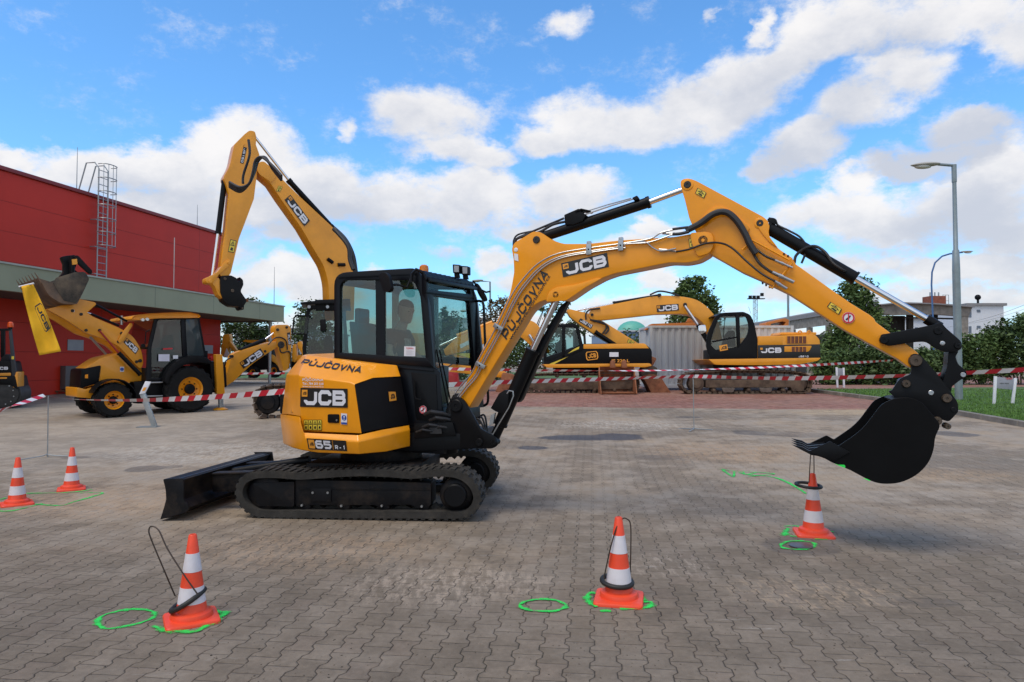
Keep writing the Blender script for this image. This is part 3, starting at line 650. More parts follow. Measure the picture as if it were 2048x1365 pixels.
b = MB(); hbox(b, -9.9, -9.3, 0.003, 0.25, 0.6, 1.5); b.build('meter_box', mat('meter_grey', (0.12, 0.11, 0.11), 0.6), hall, bevel=0.02)
for (px, yt) in ((155, 295), (395, 410), (549, 534)):
    # lightning rods stand on the roof edge or on the canopy
    if px == 549: Y = 36.6; base_z = 4.66
    else:
        k = (px - CX) / F; off = -0.6; Y = (cor.x + bn.x * off - bd_.x / bd_.y * (cor.y + bn.y * off)) / (k - bd_.x / bd_.y); base_z = 8.4
    p = P(px, yt, Y); b = MB(); b.tube([(p.x, p.y, base_z - .1), (p.x, p.y, base_z + .5), (p.x, p.y, p.z)], [.022, .018, .010], 6); b.build('lightning_rod', GALV, hall)
p = P(349, 476, 30.5); b = MB(); b.tube([(p.x, p.y, 4.3), (p.x, p.y, p.z)], 0.02, 6); b.build('lightning_rod', mat('pale_rod', (0.5, 0.42, 0.4), .5), hall)
# caged ladder
lad = MB(); k = (207 - CX) / F; off = 0.35; Y = (cor.x + bn.x * off - bd_.x / bd_.y * (cor.y + bn.y * off)) / (k - bd_.x / bd_.y); s_l = (Y - cor.y) / bd_.y; zt = 9.75
for ds in (-0.24, 0.24): lad.tube([hp(s_l + ds, .25, 4.6), hp(s_l + ds, .25, zt - .25), hp(s_l + ds, 0.05, zt), hp(s_l + ds, -.35, zt), hp(s_l + ds, -.75, 8.45)], 0.028, 6)
for i in range(17): lad.tube([hp(s_l - .24, .25, 4.8 + i * .29), hp(s_l + .24, .25, 4.8 + i * .29)], 0.016, 5)
for i in range(7):
    z = 6.35 + i * 0.55; r = 0.36
    lad.tube([hp(s_l + r * math.sin(a) * 1.0, .25 + .05 + r * 1.15 * (1 - abs(a / 1.95) ** 2.2), z) for a in [-1.95 + 3.9 * j / 12 for j in range(13)]], 0.02, 5)
for a in (-1.2, -.6, 0, .6, 1.2): lad.tube([hp(s_l + .36 * math.sin(a), .30 + .36 * 1.15 * (1 - abs(a / 1.95) ** 2.2), 6.35 + j * .55) for j in range(7)], 0.012, 5)
for z in (5.2, 6.3, 7.4): lad.tube([hp(s_l - .35, 0.0, z), hp(s_l - .35, .25, z), hp(s_l + .24, .25, z)], 0.022, 5)
lad.build('roof_ladder', GALV, hall)

# ================================================================ FAR BUILDINGS
def box_building(name, label, px0, px1, ytop, D, depth, m, ang=0.0, roofm=None, zb=None):
    a = P(px0, ytop, D); c = P(px1, ytop, D); t = thing(name, label, 'building', (a.x, a.y, 0))
    b = MB(); h = a.z; d = Vector((math.sin(R(ang)), math.cos(R(ang)), 0)) * depth
    b.loft([[Vector((a.x, a.y, 0)), Vector((c.x, c.y, 0)), Vector((c.x, c.y, 0)) + d, Vector((a.x, a.y, 0)) + d], [Vector((a.x, a.y, h)), Vector((c.x, c.y, h)), Vector((c.x, c.y, h)) + d, Vector((a.x, a.y, h)) + d]])
    b.build('wall', m, t, smooth=0)
    r = MB(); e = 0.3; r.loft([[Vector((a.x - e, a.y - e, h + .003)), Vector((c.x + e, c.y - e, h + .003)), Vector((c.x + e, c.y, h + .003)) + d, Vector((a.x - e, a.y, h + .003)) + d], [Vector((a.x - e, a.y - e, h + .35)), Vector((c.x + e, c.y - e, h + .35)), Vector((c.x + e, c.y, h + .35)) + d, Vector((a.x - e, a.y, h + .35)) + d]])
    r.build('roof', roofm or m, t, smooth=0); return t
FARW = panel_mat('pale_grey_cladding', (0.42, 0.45, 0.50), 60, 1.2, .3); FARB = panel_mat('blue_grey_cladding', (0.13, 0.20, 0.34), 60, 1.2, .3)
WHB = mat('white_render', (0.62, 0.65, 0.70), 0.8, vary=0.05)
ROOFG = mat('grey_roof', (0.22, 0.22, 0.23), 0.8)
box_building('warehouse', 'low pale grey warehouse seen through the front window of the mini excavator cab', 848, 975, 640, 120, 30, FARW, roofm=ROOFG)
box_building('warehouse', 'low pale grey shed far behind the yard, seen under the canopy end', 470, 615, 660, 120, 30, FARW, roofm=ROOFG)
tb = box_building('warehouse', 'far blue grey shed left of the big shipping container', 1215, 1300, 664, 150, 30, FARB, roofm=FARW)
c = P(1264, 664, 160); b = MB(); b.sphere((c.x, c.y, c.z - .3), 3.0, 1.2, 1, .95, 20, 12); b.build('dome', mat('green_dome', (0.10, 0.38, 0.30), 0.5), tb)
wb = box_building('apartment_block', 'white apartment block at the right edge beyond the hedge', 1935, 2007, 612, 95, 14, WHB, 8, ROOFG)
for (x0, y0, x1, y1) in ((1937, 621, 1943, 635), (1938, 653, 1943, 667), (1954, 620, 1961, 625), (1954, 652, 1961, 657)):
    b = MB(); pl = Plane(P(1970, 640, 94.97), (0, -1, 0)); b.prism(pl, [(x0, y0), (x1, y0), (x1, y1), (x0, y1)], 0.02, -0.05, False); b.build('window', GLSD if False else mat('window_dark', (0.10, 0.13, 0.18), 0.2), wb)
b = MB(); p = P(1956, 612, 97); b.tube([p, p + Vector((0, 0, 1.1))], .15, 8); b.sphere(p + Vector((0, 0, 1.2)), .4); b.build('chimney', BLK, wb)
wb2 = box_building('apartment_block', 'white block seen through the open concrete hall frame', 1790, 1930, 640, 105, 14, WHB, 0, ROOFG)
for x0 in (1830, 1848, 1888, 1905):
    b = MB(); pl = Plane(P(1970, 640, 104.97), (0, -1, 0)); b.prism(pl, [(x0, 655), (x0 + 6, 655), (x0 + 6, 664), (x0, 664)], 0.02, -0.05, False); b.build('window', MATS['window_dark'], wb2)
# concrete hall: open front frame plus a long open side
ch = thing('concrete_hall', 'weathered open concrete hall with shallow roof behind the hedge on the right', 'building', P(1850, 740, 60))
DARKI = mat('dark_timber', (0.035, 0.032, 0.030), 0.9, vary=0.3, streak=True); pf = Plane(P(1850, 640, 60), (0, -1, 0))
b = MB(); b.prism(pf, [(1757, 612), (1800, 607), (1870, 609), (1945, 615), (1938, 634), (1870, 629), (1757, 631)], 0, -0.5, False); b.build('gable_beam', CONC, ch, bevel=.04)
b = MB(); b.prism(pf, [(1752, 609.5), (1800, 604.5), (1870, 606.5), (1950, 612), (1950, 615), (1870, 609), (1800, 607), (1752, 612)], 0.4, -9, False); b.build('roof', ROOFG, ch)
for x0, x1, m_ in ((1923, 1937, CONC), (1757, 1772, CONC)):
    b = MB(); b.prism(pf, [(x0, 632), (x1, 632), (x1, 760), (x0, 760)], -0.05, -.6, False); b.build('column', m_, ch, bevel=.03)
b = MB(); b.prism(pf, [(1774, 632), (1810, 632), (1810, 760), (1774, 760)], -3, -3.3, False); b.build('timber_infill', DARKI, ch)
for x in (1822, 1871): b = MB(); b.prism(pf, [(x - 5, 628), (x + 5, 628), (x + 5, 760), (x - 5, 760)], -2, -2.4, False); b.build('column', DARKI, ch)
b = MB(); b.prism(pf, [(1810, 634), (1935, 637), (1935, 640), (1810, 637)], -1.2, -1.4, False); b.build('crossbar', DARKI, ch)
b = MB(); s0 = P(1757, 611, 60); s1 = P(1508, 652, 96); b.loft([[s0, s0 + Vector((0, 0, -1.2)), s0 + Vector((-.1, .5, -1.2)), s0 + Vector((-.1, .5, 0))], [s1, s1 + Vector((0, 0, -1.2)), s1 + Vector((-.1, .5, -1.2)), s1 + Vector((-.1, .5, 0))]]); b.build('side_beam', CONC, ch)
b = MB(); e = Vector((.3, 12, -.1)); b.loft([[s0 + Vector((0, 0, .02)), s0 + Vector((0, 0, .45)), s0 + e + Vector((0, 0, .45)), s0 + e], [s1 + Vector((0, 0, .02)), s1 + Vector((0, 0, .45)), s1 + e + Vector((0, 0, .45)), s1 + e]]); b.build('side_roof', ROOFG, ch)
for i in range(8):
    q = s0.lerp(s1, i / 7); b = MB(); b.box((q.x, q.y + .3, 2.6), .5, .5, 2 * (q.z - 1.2 - 2.6)); b.build('column', CONC, ch)
b = MB(); q0 = s0 + Vector((.5, 6, 0)); q1 = s1 + Vector((.5, 8, 0)); b.loft([[Vector((q0.x, q0.y, 0)), Vector((q0.x, q0.y, 4.7)), Vector((q0.x, q0.y + .2, 4.7)), Vector((q0.x, q0.y + .2, 0))], [Vector((q1.x, q1.y, 0)), Vector((q1.x, q1.y, 4.7)), Vector((q1.x, q1.y + .2, 4.7)), Vector((q1.x, q1.y + .2, 0))]]); b.build('rear_wall', DARKI, ch)
cs = MB(); q = P(1868, 604, 72); cs.box((q.x, q.y, q.z - .2), 1.55, 1.5, 1.5); st_ = cs.build('brick_chimney_stack', mat('red_brick', (0.25, 0.08, 0.05), 0.9, vary=.25), ch)
for dx in (-.4, .1, .5): b = MB(); b.cyl((q.x + dx, q.y, q.z + .5), (q.x + dx, q.y, q.z + 1.0), .07); b.build('flue', GALV, st_)
b = MB()
for i in range(3): b.tube([(q.x + .95 + .3 * i, q.y, q.z - .9), (q.x + .95 + .3 * i, q.y, q.z + .75)], .03, 5)
for z in (-.5, .1, .72): b.tube([(q.x + .95, q.y, q.z + z), (q.x + 1.55, q.y, q.z + z)], .025, 5)
b.build('railing', GALV, ch)

# ================================================================ TREES
def leaf_mat(name, c1, c2):
    g = NT(name); geo = g.N('ShaderNodeNewGeometry'); oi = g.N('ShaderNodeAttribute'); oi.attribute_name = 'tone'
    g.put(g.b.inputs['Base Color'], g.mix(oi.outputs['Fac'], c1, c2)); g.b.inputs['Roughness'].default_value = 0.6; g.b.inputs['Specular IOR Level'].default_value = 0.25
    g.b.inputs['Subsurface Weight'].default_value = 0.0
    return g.m
LEAF = {'dark': leaf_mat('dark_leaves', (0.022, 0.045, 0.014), (0.085, 0.135, 0.042)), 'mid': leaf_mat('green_leaves', (0.032, 0.066, 0.018), (0.125, 0.19, 0.055)), 'brown': leaf_mat('browning_leaves', (0.07, 0.055, 0.02), (0.17, 0.11, 0.045))}
BARK = mat('bark', (0.07, 0.055, 0.045), 0.9, vary=.3)
def crown(seed, blobs, n, ls, D, kind, parent, name='crown', fill=1.0):
    """leaf clumps scattered through the ellipsoids (px, py, rx px, ry px, depth offset m)"""
    r = random.Random(seed); vs_ = []; fs = []; tone = []
    wts = [bx[2] * bx[3] for bx in blobs]; tot = sum(wts)
    for bx, w_ in zip(blobs, wts):
        c = P(bx[0], bx[1], D + (bx[4] if len(bx) > 4 else 0)); rx = bx[2] * c.y / F; rz = bx[3] * c.y / F; ry = rx
        m_ = int(n * w_ / tot); ncl = max(6, int(m_ / 34)); cl = []
        for _ in range(ncl):
            while True:
                a = Vector((r.uniform(-1, 1), r.uniform(-1, 1), r.uniform(-1, 1)))
                if 0.15 < a.length < 1: break
            a = a.normalized() * (a.length ** 0.5) * r.uniform(.8, 1.08); cl.append((c + Vector((a.x * rx, a.y * ry, a.z * rz)), r.uniform(0.07, 0.22) * min(rx, rz) + ls * .6, r.uniform(0, .55)))
        for _ in range(m_):
            p, s, tn = cl[r.randrange(ncl)]; q = p + Vector((r.gauss(0, s), r.gauss(0, s), r.gauss(0, s * .8)))
            u = Vector((r.gauss(0, 1), r.gauss(0, 1), r.gauss(0, .6))).normalized(); w2 = u.orthogonal().normalized(); w2.rotate(Matrix.Rotation(r.uniform(0, 6.28), 3, u)); L_ = ls * r.uniform(.45, 1.45); i = len(vs_)
            vs_ += [q - u * L_, q - w2 * L_ * .45, q + u * L_, q + w2 * L_ * .45]; fs.append((i, i + 1, i + 2, i + 3)); tone += [min(1, max(0, tn + r.uniform(0, .45)))] * 4
    b = MB(); b.v = vs_; b.f = fs; o = b.build(name, LEAF[kind], parent, smooth=0, recalc=False)
    at_ = o.data.attributes.new('tone', 'FLOAT', 'POINT'); at_.data.foreach_set('value', tone); return o
def tree(seed, px, D, ytop, blobs, n, ls, kind, label, name='tree', group=None, cat='tree', tr=0.12):
    base = P(px, 730, D); gzv = gz(D); t = thing(name, label, cat, (base.x, base.y, gzv), group)
    crown(seed, blobs, n, ls, D, kind, t)
    top = P(px, ytop, D); r = random.Random(seed); b = MB(); H = top.z - gzv
    b.tube([(base.x, base.y, gzv - .1), (base.x + .05, base.y, gzv + H * .35), (base.x - .04, base.y, gzv + H * .7), (base.x, base.y, gzv + H * .93)], [tr, tr * .75, tr * .4, tr * .1], 8)
    for bx in blobs:
        for _ in range(3):
            z = gzv + H * r.uniform(.22, .7); q = P(bx[0] + r.uniform(-.6, .6) * bx[2], bx[1] + r.uniform(-.5, .3) * bx[3], D + r.uniform(-.5, .5)); s = Vector((base.x, base.y, min(z, q.z - .1)))
            b.tube([s, s.lerp(q, .5) + Vector((0, 0, .1)), q], [tr * .4, tr * .25, tr * .06], 5)
    b.build('trunk', BARK, t); return t
tree(1, 500, 44, 596, [(500, 655, 46, 48), (482, 680, 40, 36), (520, 682, 30, 34), (505, 612, 18, 26), (486, 625, 14, 20)], 5200, .11, 'dark', 'dark leafy tree under the canopy end behind the backhoe boom')
tree(2, 628, 42, 596, [(628, 670, 42, 55), (600, 690, 30, 45), (618, 625, 26, 28), (645, 615, 16, 20), (640, 720, 34, 30)], 5600, .11, 'dark', 'dark tree directly behind the tall tracked excavator cab')
tree(3, 903, 40, 612, [(903, 680, 31, 42), (890, 650, 16, 32), (914, 655, 16, 34), (887, 625, 8, 16), (925, 700, 20, 30), (880, 715, 18, 26)], 4600, .10, 'dark', 'small conical tree framed by the front window of the mini excavator cab')
tree(4, 992, 44, 596, [(992, 640, 30, 38), (1012, 620, 20, 24), (978, 665, 18, 28), (1025, 655, 22, 30)], 2300, .12, 'brown', 'tree with browning leaves just left of the foreground boom')
tree(5, 1392, 46, 556, [(1388, 602, 32, 30), (1376, 578, 20, 20), (1400, 568, 12, 14), (1420, 618, 20, 24), (1366, 625, 26, 24), (1400, 640, 36, 18), (1360, 588, 12, 12)], 5600, .14, 'mid', 'broad green tree behind the boom of the right tracked excavator')
tree(6, 1712, 38, 552, [(1705, 600, 32, 40), (1725, 640, 42, 40), (1690, 640, 30, 36), (1718, 575, 24, 22), (1755, 660, 28, 30), (1700, 690, 60, 40), (1668, 700, 28, 34), (1735, 615, 22, 24)], 11000, .115, 'mid', 'tall green tree behind the raised arm, right of the parked excavators')
tree(7, 1262, 42, 668, [(1262, 690, 26, 26), (1280, 700, 18, 24), (1245, 705, 20, 26)], 1600, .11, 'dark', 'small dark bush left of the big container', name='bush', cat='bush', tr=.05)
tree(8, 1060, 41, 640, [(1060, 700, 60, 45), (1020, 720, 60, 44), (950, 735, 46, 28), (1120, 640, 26, 36), (1095, 610, 16, 26)], 5200, .12, 'dark', 'dark tree clump behind the lift cylinder of the foreground boom')
tree(9, 1170, 60, 608, [(1165, 640, 22, 30), (1148, 650, 14, 24)], 700, .13, 'dark', 'thin distant tree above the left parked excavator')
hz = [(1665, 735, 34, 34), (1715, 735, 40, 36), (1770, 725, 44, 42), (1822, 735, 42, 34), (1872, 735, 40, 32), (1915, 722, 36, 42), (1955, 712, 34, 46), (1990, 705, 32, 52), (2030, 690, 38, 56), (2075, 680, 40, 64)]
nm = ['lowest dark bush right beside the parked excavator tail', 'dark bush behind the left small sign board', 'dark bush behind the white electrical cabinet', 'rounded dark bush left of the bucket link', 'dark bush behind the black bucket link', 'dark bush right behind the grey lamp post', 'dark bush just right of the grey lamp post', 'tallest pointed bush of the right hedge', 'large bush behind the right sign board', 'bush cut by the right edge of the picture']
for i, (x, y, rx, ry) in enumerate(hz):
    t = thing('bush', nm[i], 'bush', P(x, 730, 34.5) * 1.0, 'bushes along the edge of the lawn'); 
    crown(30 + i, [(x, y, rx, ry), (x - rx * .5, y - ry * .45, rx * .5, ry * .55), (x + rx * .4, y - ry * .55, rx * .45, ry * .5), (x, y + ry * .5, rx * 1.1, ry * .6)], 3600, .10, 34.5 + .5 * (i % 2), 'dark' if i % 3 else 'mid', t)
    b = MB(); q = P(x, 765, 34.5); 
    for k in range(4): b.tube([(q.x + .1 * k, q.y, .5), (q.x + .3 * (k - 1.5), q.y + .2, 1.6)], [.04, .02], 5)
    b.build('stem', BARK, t)

# ================================================================ LAMP POSTS, MAST, WIRES
POST = mat('painted_post', (0.22, 0.27, 0.29), 0.45, metal=.3, vary=.1); POSTB = mat('blue_post', (0.05, 0.13, 0.30), 0.5)
LENS = mat('lamp_lens', (0.6, 0.6, 0.56), .3)
bp_ = G(1918, 806); lp = thing('street_lamp', 'tall grey street lamp with arm to the left, on the lawn behind the bucket', 'street lamp', bp_)
tz = P(1908, 330, bp_.y).z; b = MB(); b.tube([bp_ + Vector((0, 0, 0)), (bp_.x, bp_.y, 4.6)], .115, 16); b.tube([(bp_.x, bp_.y, 4.6), (bp_.x, bp_.y, 5.25), (bp_.x, bp_.y, 5.3), (bp_.x, bp_.y, 7.55)], [.115, .10, .07, .06], 14)
b.tube([(bp_.x, bp_.y, 7.5), (bp_.x, bp_.y, tz)], .075, 12); b.build('post', POST, lp)
b = MB(); b.tube([(bp_.x + .03, bp_.y, tz - .03), P(1876, 329, bp_.y)], .045, 10); b.build('arm', POST, lp)
def lamp_head(pa, pb, parent, w=.16):
    d = (pb - pa); b = MB(); n = 8; rings = []
    for i in range(n + 1):
        t = i / n; s = math.sin(math.pi * min(max(t * .9 + .08, 0), 1)) ** .5 * w; c = pa + d * t; rings.append([c + Vector((0, math.cos(a) * s, math.sin(a) * s * .45 + .03)) for a in [2 * math.pi * k / 12 for k in range(12)]])
    b.loft(rings); h = b.build('lamp_head', mat('lamp_housing', (0.36, 0.35, 0.32), .5), parent)
    b = MB(); c = pa + d * .58; b.sphere(c + Vector((0, 0, -.045)), d.length * .3, 1, .45, .22); b.build('lens', LENS, h)
lamp_head(P(1878, 330, bp_.y), P(1822, 333, bp_.y), lp)
b2 = P(1868, 725, 46); l2 = thing('street_lamp', 'blue curved street lamp behind the concrete hall front, left of the grey lamp post', 'street lamp', (b2.x, b2.y, .5)); b = MB()
b.tube([(b2.x, b2.y, .5)] + [P(x, y, 46) for x, y in ((1866, 640), (1863, 570), (1864, 545), (1870, 526), (1884, 513), (1900, 508), (1925, 505))], .055, 8); b.build('post', POSTB, l2); lamp_head(P(1922, 505, 46), P(1946, 504, 46), l2, .14)
b3 = P(1577, 740, 52); l3 = thing('street_lamp', 'plain grey lamp pole rising behind the right shipping container', 'street lamp', (b3.x, b3.y, .5)); b = MB(); b.tube([(b3.x, b3.y, .5), P(1576, 560, 52)], [.12, .08], 8); b.build('post', POST, l3)
l4 = thing('street_lamp', 'thin street lamp between the mini excavator cab and its boom', 'street lamp', P(982, 735, 50)); b = MB(); b.tube([P(982, 735, 50), P(980, 564, 50), P(955, 562, 50)], .06, 8); b.build('post', POST, l4); lamp_head(P(966, 562, 50), P(944, 563, 50), l4, .2)
l5 = thing('street_lamp', 'far street lamp whose head shows inside the cab front window', 'street lamp', P(946, 735, 60)); b = MB(); b.tube([P(946, 735, 60), P(944, 623, 60), P(934, 623, 60)], .06, 6); b.build('post', POST, l5); lamp_head(P(936, 623, 60), P(920, 623, 60), l5, .2)
ms = thing('floodlight_mast', 'distant lattice floodlight mast above the right container', 'floodlight mast', P(1513, 735, 130)); b = MB()
for dx, dy in ((-.4, 0), (.4, 0), (-.4, .8), (.4, .8)):
    q = P(1513, 735, 130); tp = P(1512, 598, 130); b.tube([(q.x + dx, q.y + dy, .5), (tp.x + dx * .6, tp.y + dy, tp.z)], .06, 5)
q = P(1513, 735, 130); tp = P(1512, 598, 130)
for i in range(22):
    z0 = .5 + (tp.z - .5) * i / 22; z1 = .5 + (tp.z - .5) * (i + 1) / 22; s = 1 if i % 2 else -1; b.tube([(q.x - .4 * s, q.y, z0), (q.x + .4 * s, q.y, z1)], .035, 4)
b.build('lattice', GALV, ms); b = MB()
for i in range(4): b.box(tp + Vector((-1.1 + .75 * i, 0, .3 + (.5 if i == 3 else 0))), .55, .4, .6)
b.box(tp, 3.2, .8, .15); b.build('floodlight', PLAS, ms)
for k, (x, y) in enumerate(((1386 + 176, 665), (1600, 640))):
    pass
wr = MB(); wr.tube(crv([P(1930, 648, 70), P(1990, 632, 60), P(2060, 606, 50)], 6), .012, 4); tag(wr.build('power_line', HOSE), 'thin black power line crossing in front of the white block', 'power line')
wr = MB(); wr.tube(crv([P(1895, 655, 80), P(1980, 640, 70), P(2060, 615, 60)], 6), .011, 4); tag(wr.build('power_line', HOSE), 'upper fainter power line running to the right edge', 'power line')
# ================================================================ FOREGROUND MINI EXCAVATOR
MC = Vector((-1.5, 7.9, 0))
ME = thing('mini_excavator', 'large foreground mini excavator on rubber tracks, its boom reaching right over the cones', 'excavator', MC)
# ---- undercarriage
TP = vplane(G(700, 1041), 4.5)
lat = -TP.n                                     # away from the camera
def loop_pts(pts, n=5): return [TP.at(p.x, p.y) for p in crv(pts, n, True)]
TO = [(469, 990), (474, 965), (488, 950), (512, 941), (555, 940), (600, 943), (645, 940), (690, 937), (735, 936), (780, 938), (824, 941), (870, 937), (905, 938), (932, 947), (953, 966), (963, 990), (961, 1010), (951, 1027), (934, 1038), (905, 1041), (850, 1041), (760, 1040.5), (670, 1040), (590, 1039), (525, 1038), (498, 1030), (479, 1013)]
def track(shift, parent):
    pts = [p + lat * shift for p in loop_pts(TO, 5)]
    cen = sum(pts, Vector()) / len(pts); n = len(pts)
    nr = []
    for i in range(n):
        t = (pts[(i + 1) % n] - pts[i - 1]).normalized(); q = t.cross(TP.n).normalized(); nr.append(q if q.dot(pts[i] - cen) > 0 else -q)
    th, W = 0.07, 0.40
    b = MB(); rings = []
    for i in range(n):
        p = pts[i] - nr[i] * 0.016; rings.append([p, p + lat * W, p + lat * W - nr[i] * th, p + lat * (W * .62) - nr[i] * th, p + lat * (W * .62) - nr[i] * (th + .05 * (i % 2)), p + lat * (W * .38) - nr[i] * (th + .05 * (i % 2)), p + lat * (W * .38) - nr[i] * th, p - nr[i] * th])
    rings.append(rings[0]); b.loft(rings, True, False)
    L_ = [0.0]
    for i in range(n): L_.append(L_[-1] + (pts[(i + 1) % n] - pts[i]).length)
    tot = L_[-1]; N_ = int(tot / 0.078)
    def at(s):
        s %= tot
        for i in range(n):
            if L_[i + 1] >= s: f = (s - L_[i]) / (L_[i + 1] - L_[i]); k = (i + 1) % n; return pts[i].lerp(pts[k], f), nr[i].lerp(nr[k], f).normalized()
    for j in range(N_):
        s = tot * j / N_
        for (a0, a1, ds) in ((0.0, .56, 0.0), (.44, 1.0, .5)):
            p, q = at(s + ds * tot / N_); p2, q2 = at(s + ds * tot / N_ + .034); t = (p2 - p).normalized()
            c = (p + p2) / 2 - q * 0.010; b.obox(c + lat * W * (a0 + a1) / 2, t * 0.020, lat * W * (a1 - a0) / 2 * .98, q * 0.0095)
    tr = b.build('track', RUB, parent, smooth=30)
    # wheels inside the loop
    def wheel(px, py, rpx, o0, o1, m, name, seg=28):
        w = MB(); c = TP.at(px, py) + lat * (shift + o0); r = rpx * c.y / F; w.lathe(c, [(r * .3, -.01), (r * .86, 0), (r, .02), (r, o1 - o0 - .02), (r * .86, o1 - o0)], seg, lat); return w.build(name, m, tr)
    wheel(524, 989, 36, .06, .34, BLKD, 'idler'); sp_ = wheel(910, 992, 33, .05, .35, BLKD, 'sprocket')
    w = MB(); c = TP.at(910, 992) + lat * (shift + .0); w.lathe(c, [(.001, -.02), (.105, -.02), (.118, -.005), (.118, .07), (.15, .075), (.15, .1)], 28, lat); w.build('drive_hub', BLK, tr)
    w = MB()
    for k in range(12):
        a = 2 * math.pi * k / 12; q = TP.at(910, 992) + lat * (shift + .062) + (TP.h * math.cos(a) + Vector((0, 0, 1)) * math.sin(a)) * .135; w.cyl(q, q + lat * .02, .009, 6)
    w.build('bolt', STL, tr)
    for x in (603, 682, 763, 843): wheel(x, 1017, 13, .09, .31, BLKD, 'roller', 18)
    wheel(708, 951, 9, .1, .3, BLKD, 'roller', 16)
    f = MB(); f.prism(TP, [(590, 960, 4), (862, 966, 3), (862, 1010, 3), (850, 1017, 4), (835, 1017, 3), (820, 1010, 4), (775, 1011, 3), (763, 1018, 3), (750, 1011, 3), (692, 1011, 3), (682, 1018, 3), (670, 1011), (612, 1011, 3), (600, 1016, 3), (590, 1010, 3)], -.07 - shift, -.33 - shift)
    f.prism(TP, [(505, 967, 3), (588, 964, 3), (588, 1014, 3), (515, 1013, 3)], -.045 - shift, -.30 - shift); f.prism(TP, [(622, 977), (662, 977), (662, 1004), (622, 1004)], -.055 - shift, -.08 - shift)
    f.prism(TP, [(600, 977.5), (860, 978.5), (860, 980.5), (600, 979.5)], -.058 - shift, -.08 - shift)
    f.build('track_frame', BLKD, tr, bevel=.006)
    g = MB()
    for x, y in ((603, 1011.5), (682, 1012.5), (763, 1012.5), (843, 1013.5), (625, 986), (655, 986)): g.disc(TP, x, y, 2.4, -.045 - shift, -.075 - shift, 8)
    g.build('bolt', STL, tr)
    return tr
track(0.0, ME); track(1.52, ME)
b = MB(); b.box(MC + Vector((-.05, 0, .42)), 1.25, 1.15, .22, -R(4.5)); b.box(MC + Vector((-.05, 0, .30)), .9, 1.5, .16, -R(4.5)); b.lathe(MC + Vector((0, 0, .52)), [(.1, 0), (.46, 0), (.46, .15), (.1, .15)], 40); b.build('undercarriage_frame', BLKD, ME, bevel=.02)
# ---- dozer blade
BP = vplane(P(345, 1000, 6.98), 2.0); bv = (P(522, 905, 8.95) - P(340, 958, 6.98)); bv.z = 0
b = MB(); prof = [(327, 959), (345, 957), (366, 960), (358, 975), (354, 990), (356, 1003), (372, 1018), (345, 1035), (320, 1039), (326, 1022), (332, 999), (331, 978)]
near = [BP.at(x, y, 0) for x, y in prof]; b.loft([near, [p + bv for p in near]]); blade = b.build('dozer_blade', BLKD, ME, bevel=.004)
b = MB(); b.prism(BP, [(326, 959, 3), (366, 957, 4), (368, 976, 8), (366, 1000, 10), (379, 1014, 8), (374, 1025, 8), (321, 1039.5, 1), (327, 1018, 6), (333, 999, 8), (331, 978, 8)], 0.012, -.012); b.build('end_plate', BLKD, blade, bevel=.003)
b = MB(); q = [BP.at(x, y, 0) + bv for x, y in [(322, 955), (368, 955), (371, 976), (369, 1000), (380, 1014), (318, 1039), (333, 999), (331, 978)]]; b.loft([q, [p + bv.normalized() * .02 for p in q]]); b.build('end_plate', BLKD, blade, bevel=.003)
b = MB(); c0 = BP.at(352, 962, 0); b.bar(c0 + bv * .01, c0 + bv * .99, .075, .04); b.build('top_rib', NAVY, blade, bevel=.008)
b = MB()
for t_ in (.30, .68):
    s_ = BP.at(366, 985, 0) + bv * t_; e_ = s_ + Vector((1.25, -.10 + .1 * t_, .04)); b.bar(s_, e_, .09, .20)
    b.bar(s_ + Vector((0, 0, .1)), e_ + Vector((0, 0, .11)), .14, .02)
b.build('blade_arm', BLKD, ME, bevel=.008)
b = MB(); s_ = BP.at(366, 975, 0) + bv * .5; b.cyl(s_, s_ + Vector((.9, -.02, .14)), .05, 14); b.build('blade_cylinder', BLK, ME)
# ---- house: counterweight band and engine cover (rounded tail, radius about a metre)
def V(px, py, D): return P(px, py, D)
def shell(name, verts, faces, m, parent, bevel=.02, seg=3, sm=30, extra=None):
    b = MB(); b.add([V(*v) for v in verts], faces); 
    if extra: extra(b)
    return b.build(name, m, parent, bevel=bevel, seg=seg, smooth=sm)
PC = plane3(V(611, 877, 7.03), V(717, 884, 6.82), V(718, 909, 6.86))
cw_v = [ # top rim, lip, bottom
 (574, 824, 8.3), (561, 829, 7.74), (578, 831, 7.38), (600, 834, 7.12), (607, 866, 7.08), (716, 871, 6.87), (765, 860, 7.05), (818, 851, 7.40), (819, 849, 8.2),
 (573, 834, 8.35), (561, 839, 7.72), (578, 842, 7.34), (600, 846, 7.07), (611, 877, 7.03), (717, 884, 6.82), (766, 873, 7.01), (820, 860, 7.37), (821, 856, 8.2),
 (582, 884, 8.35), (567, 888, 7.76), (584, 896, 7.38), (603, 901, 7.10), (636, 906, PC.at(636, 906).y), (718, 909, 6.86), (772, 904, 7.04), (820, 893, 7.40), (821, 888, 8.2)]
fs = []
for r_ in range(2):
    for i in range(8): fs.append((r_ * 9 + i, r_ * 9 + i + 1, (r_ + 1) * 9 + i + 1, (r_ + 1) * 9 + i))
fs += [tuple(range(18, 27))[::-1], (0, 9, 17, 8), (9, 18, 26, 17)]
# planar badge face
CW = shell('counterweight', cw_v, fs, YEL, ME, .014)
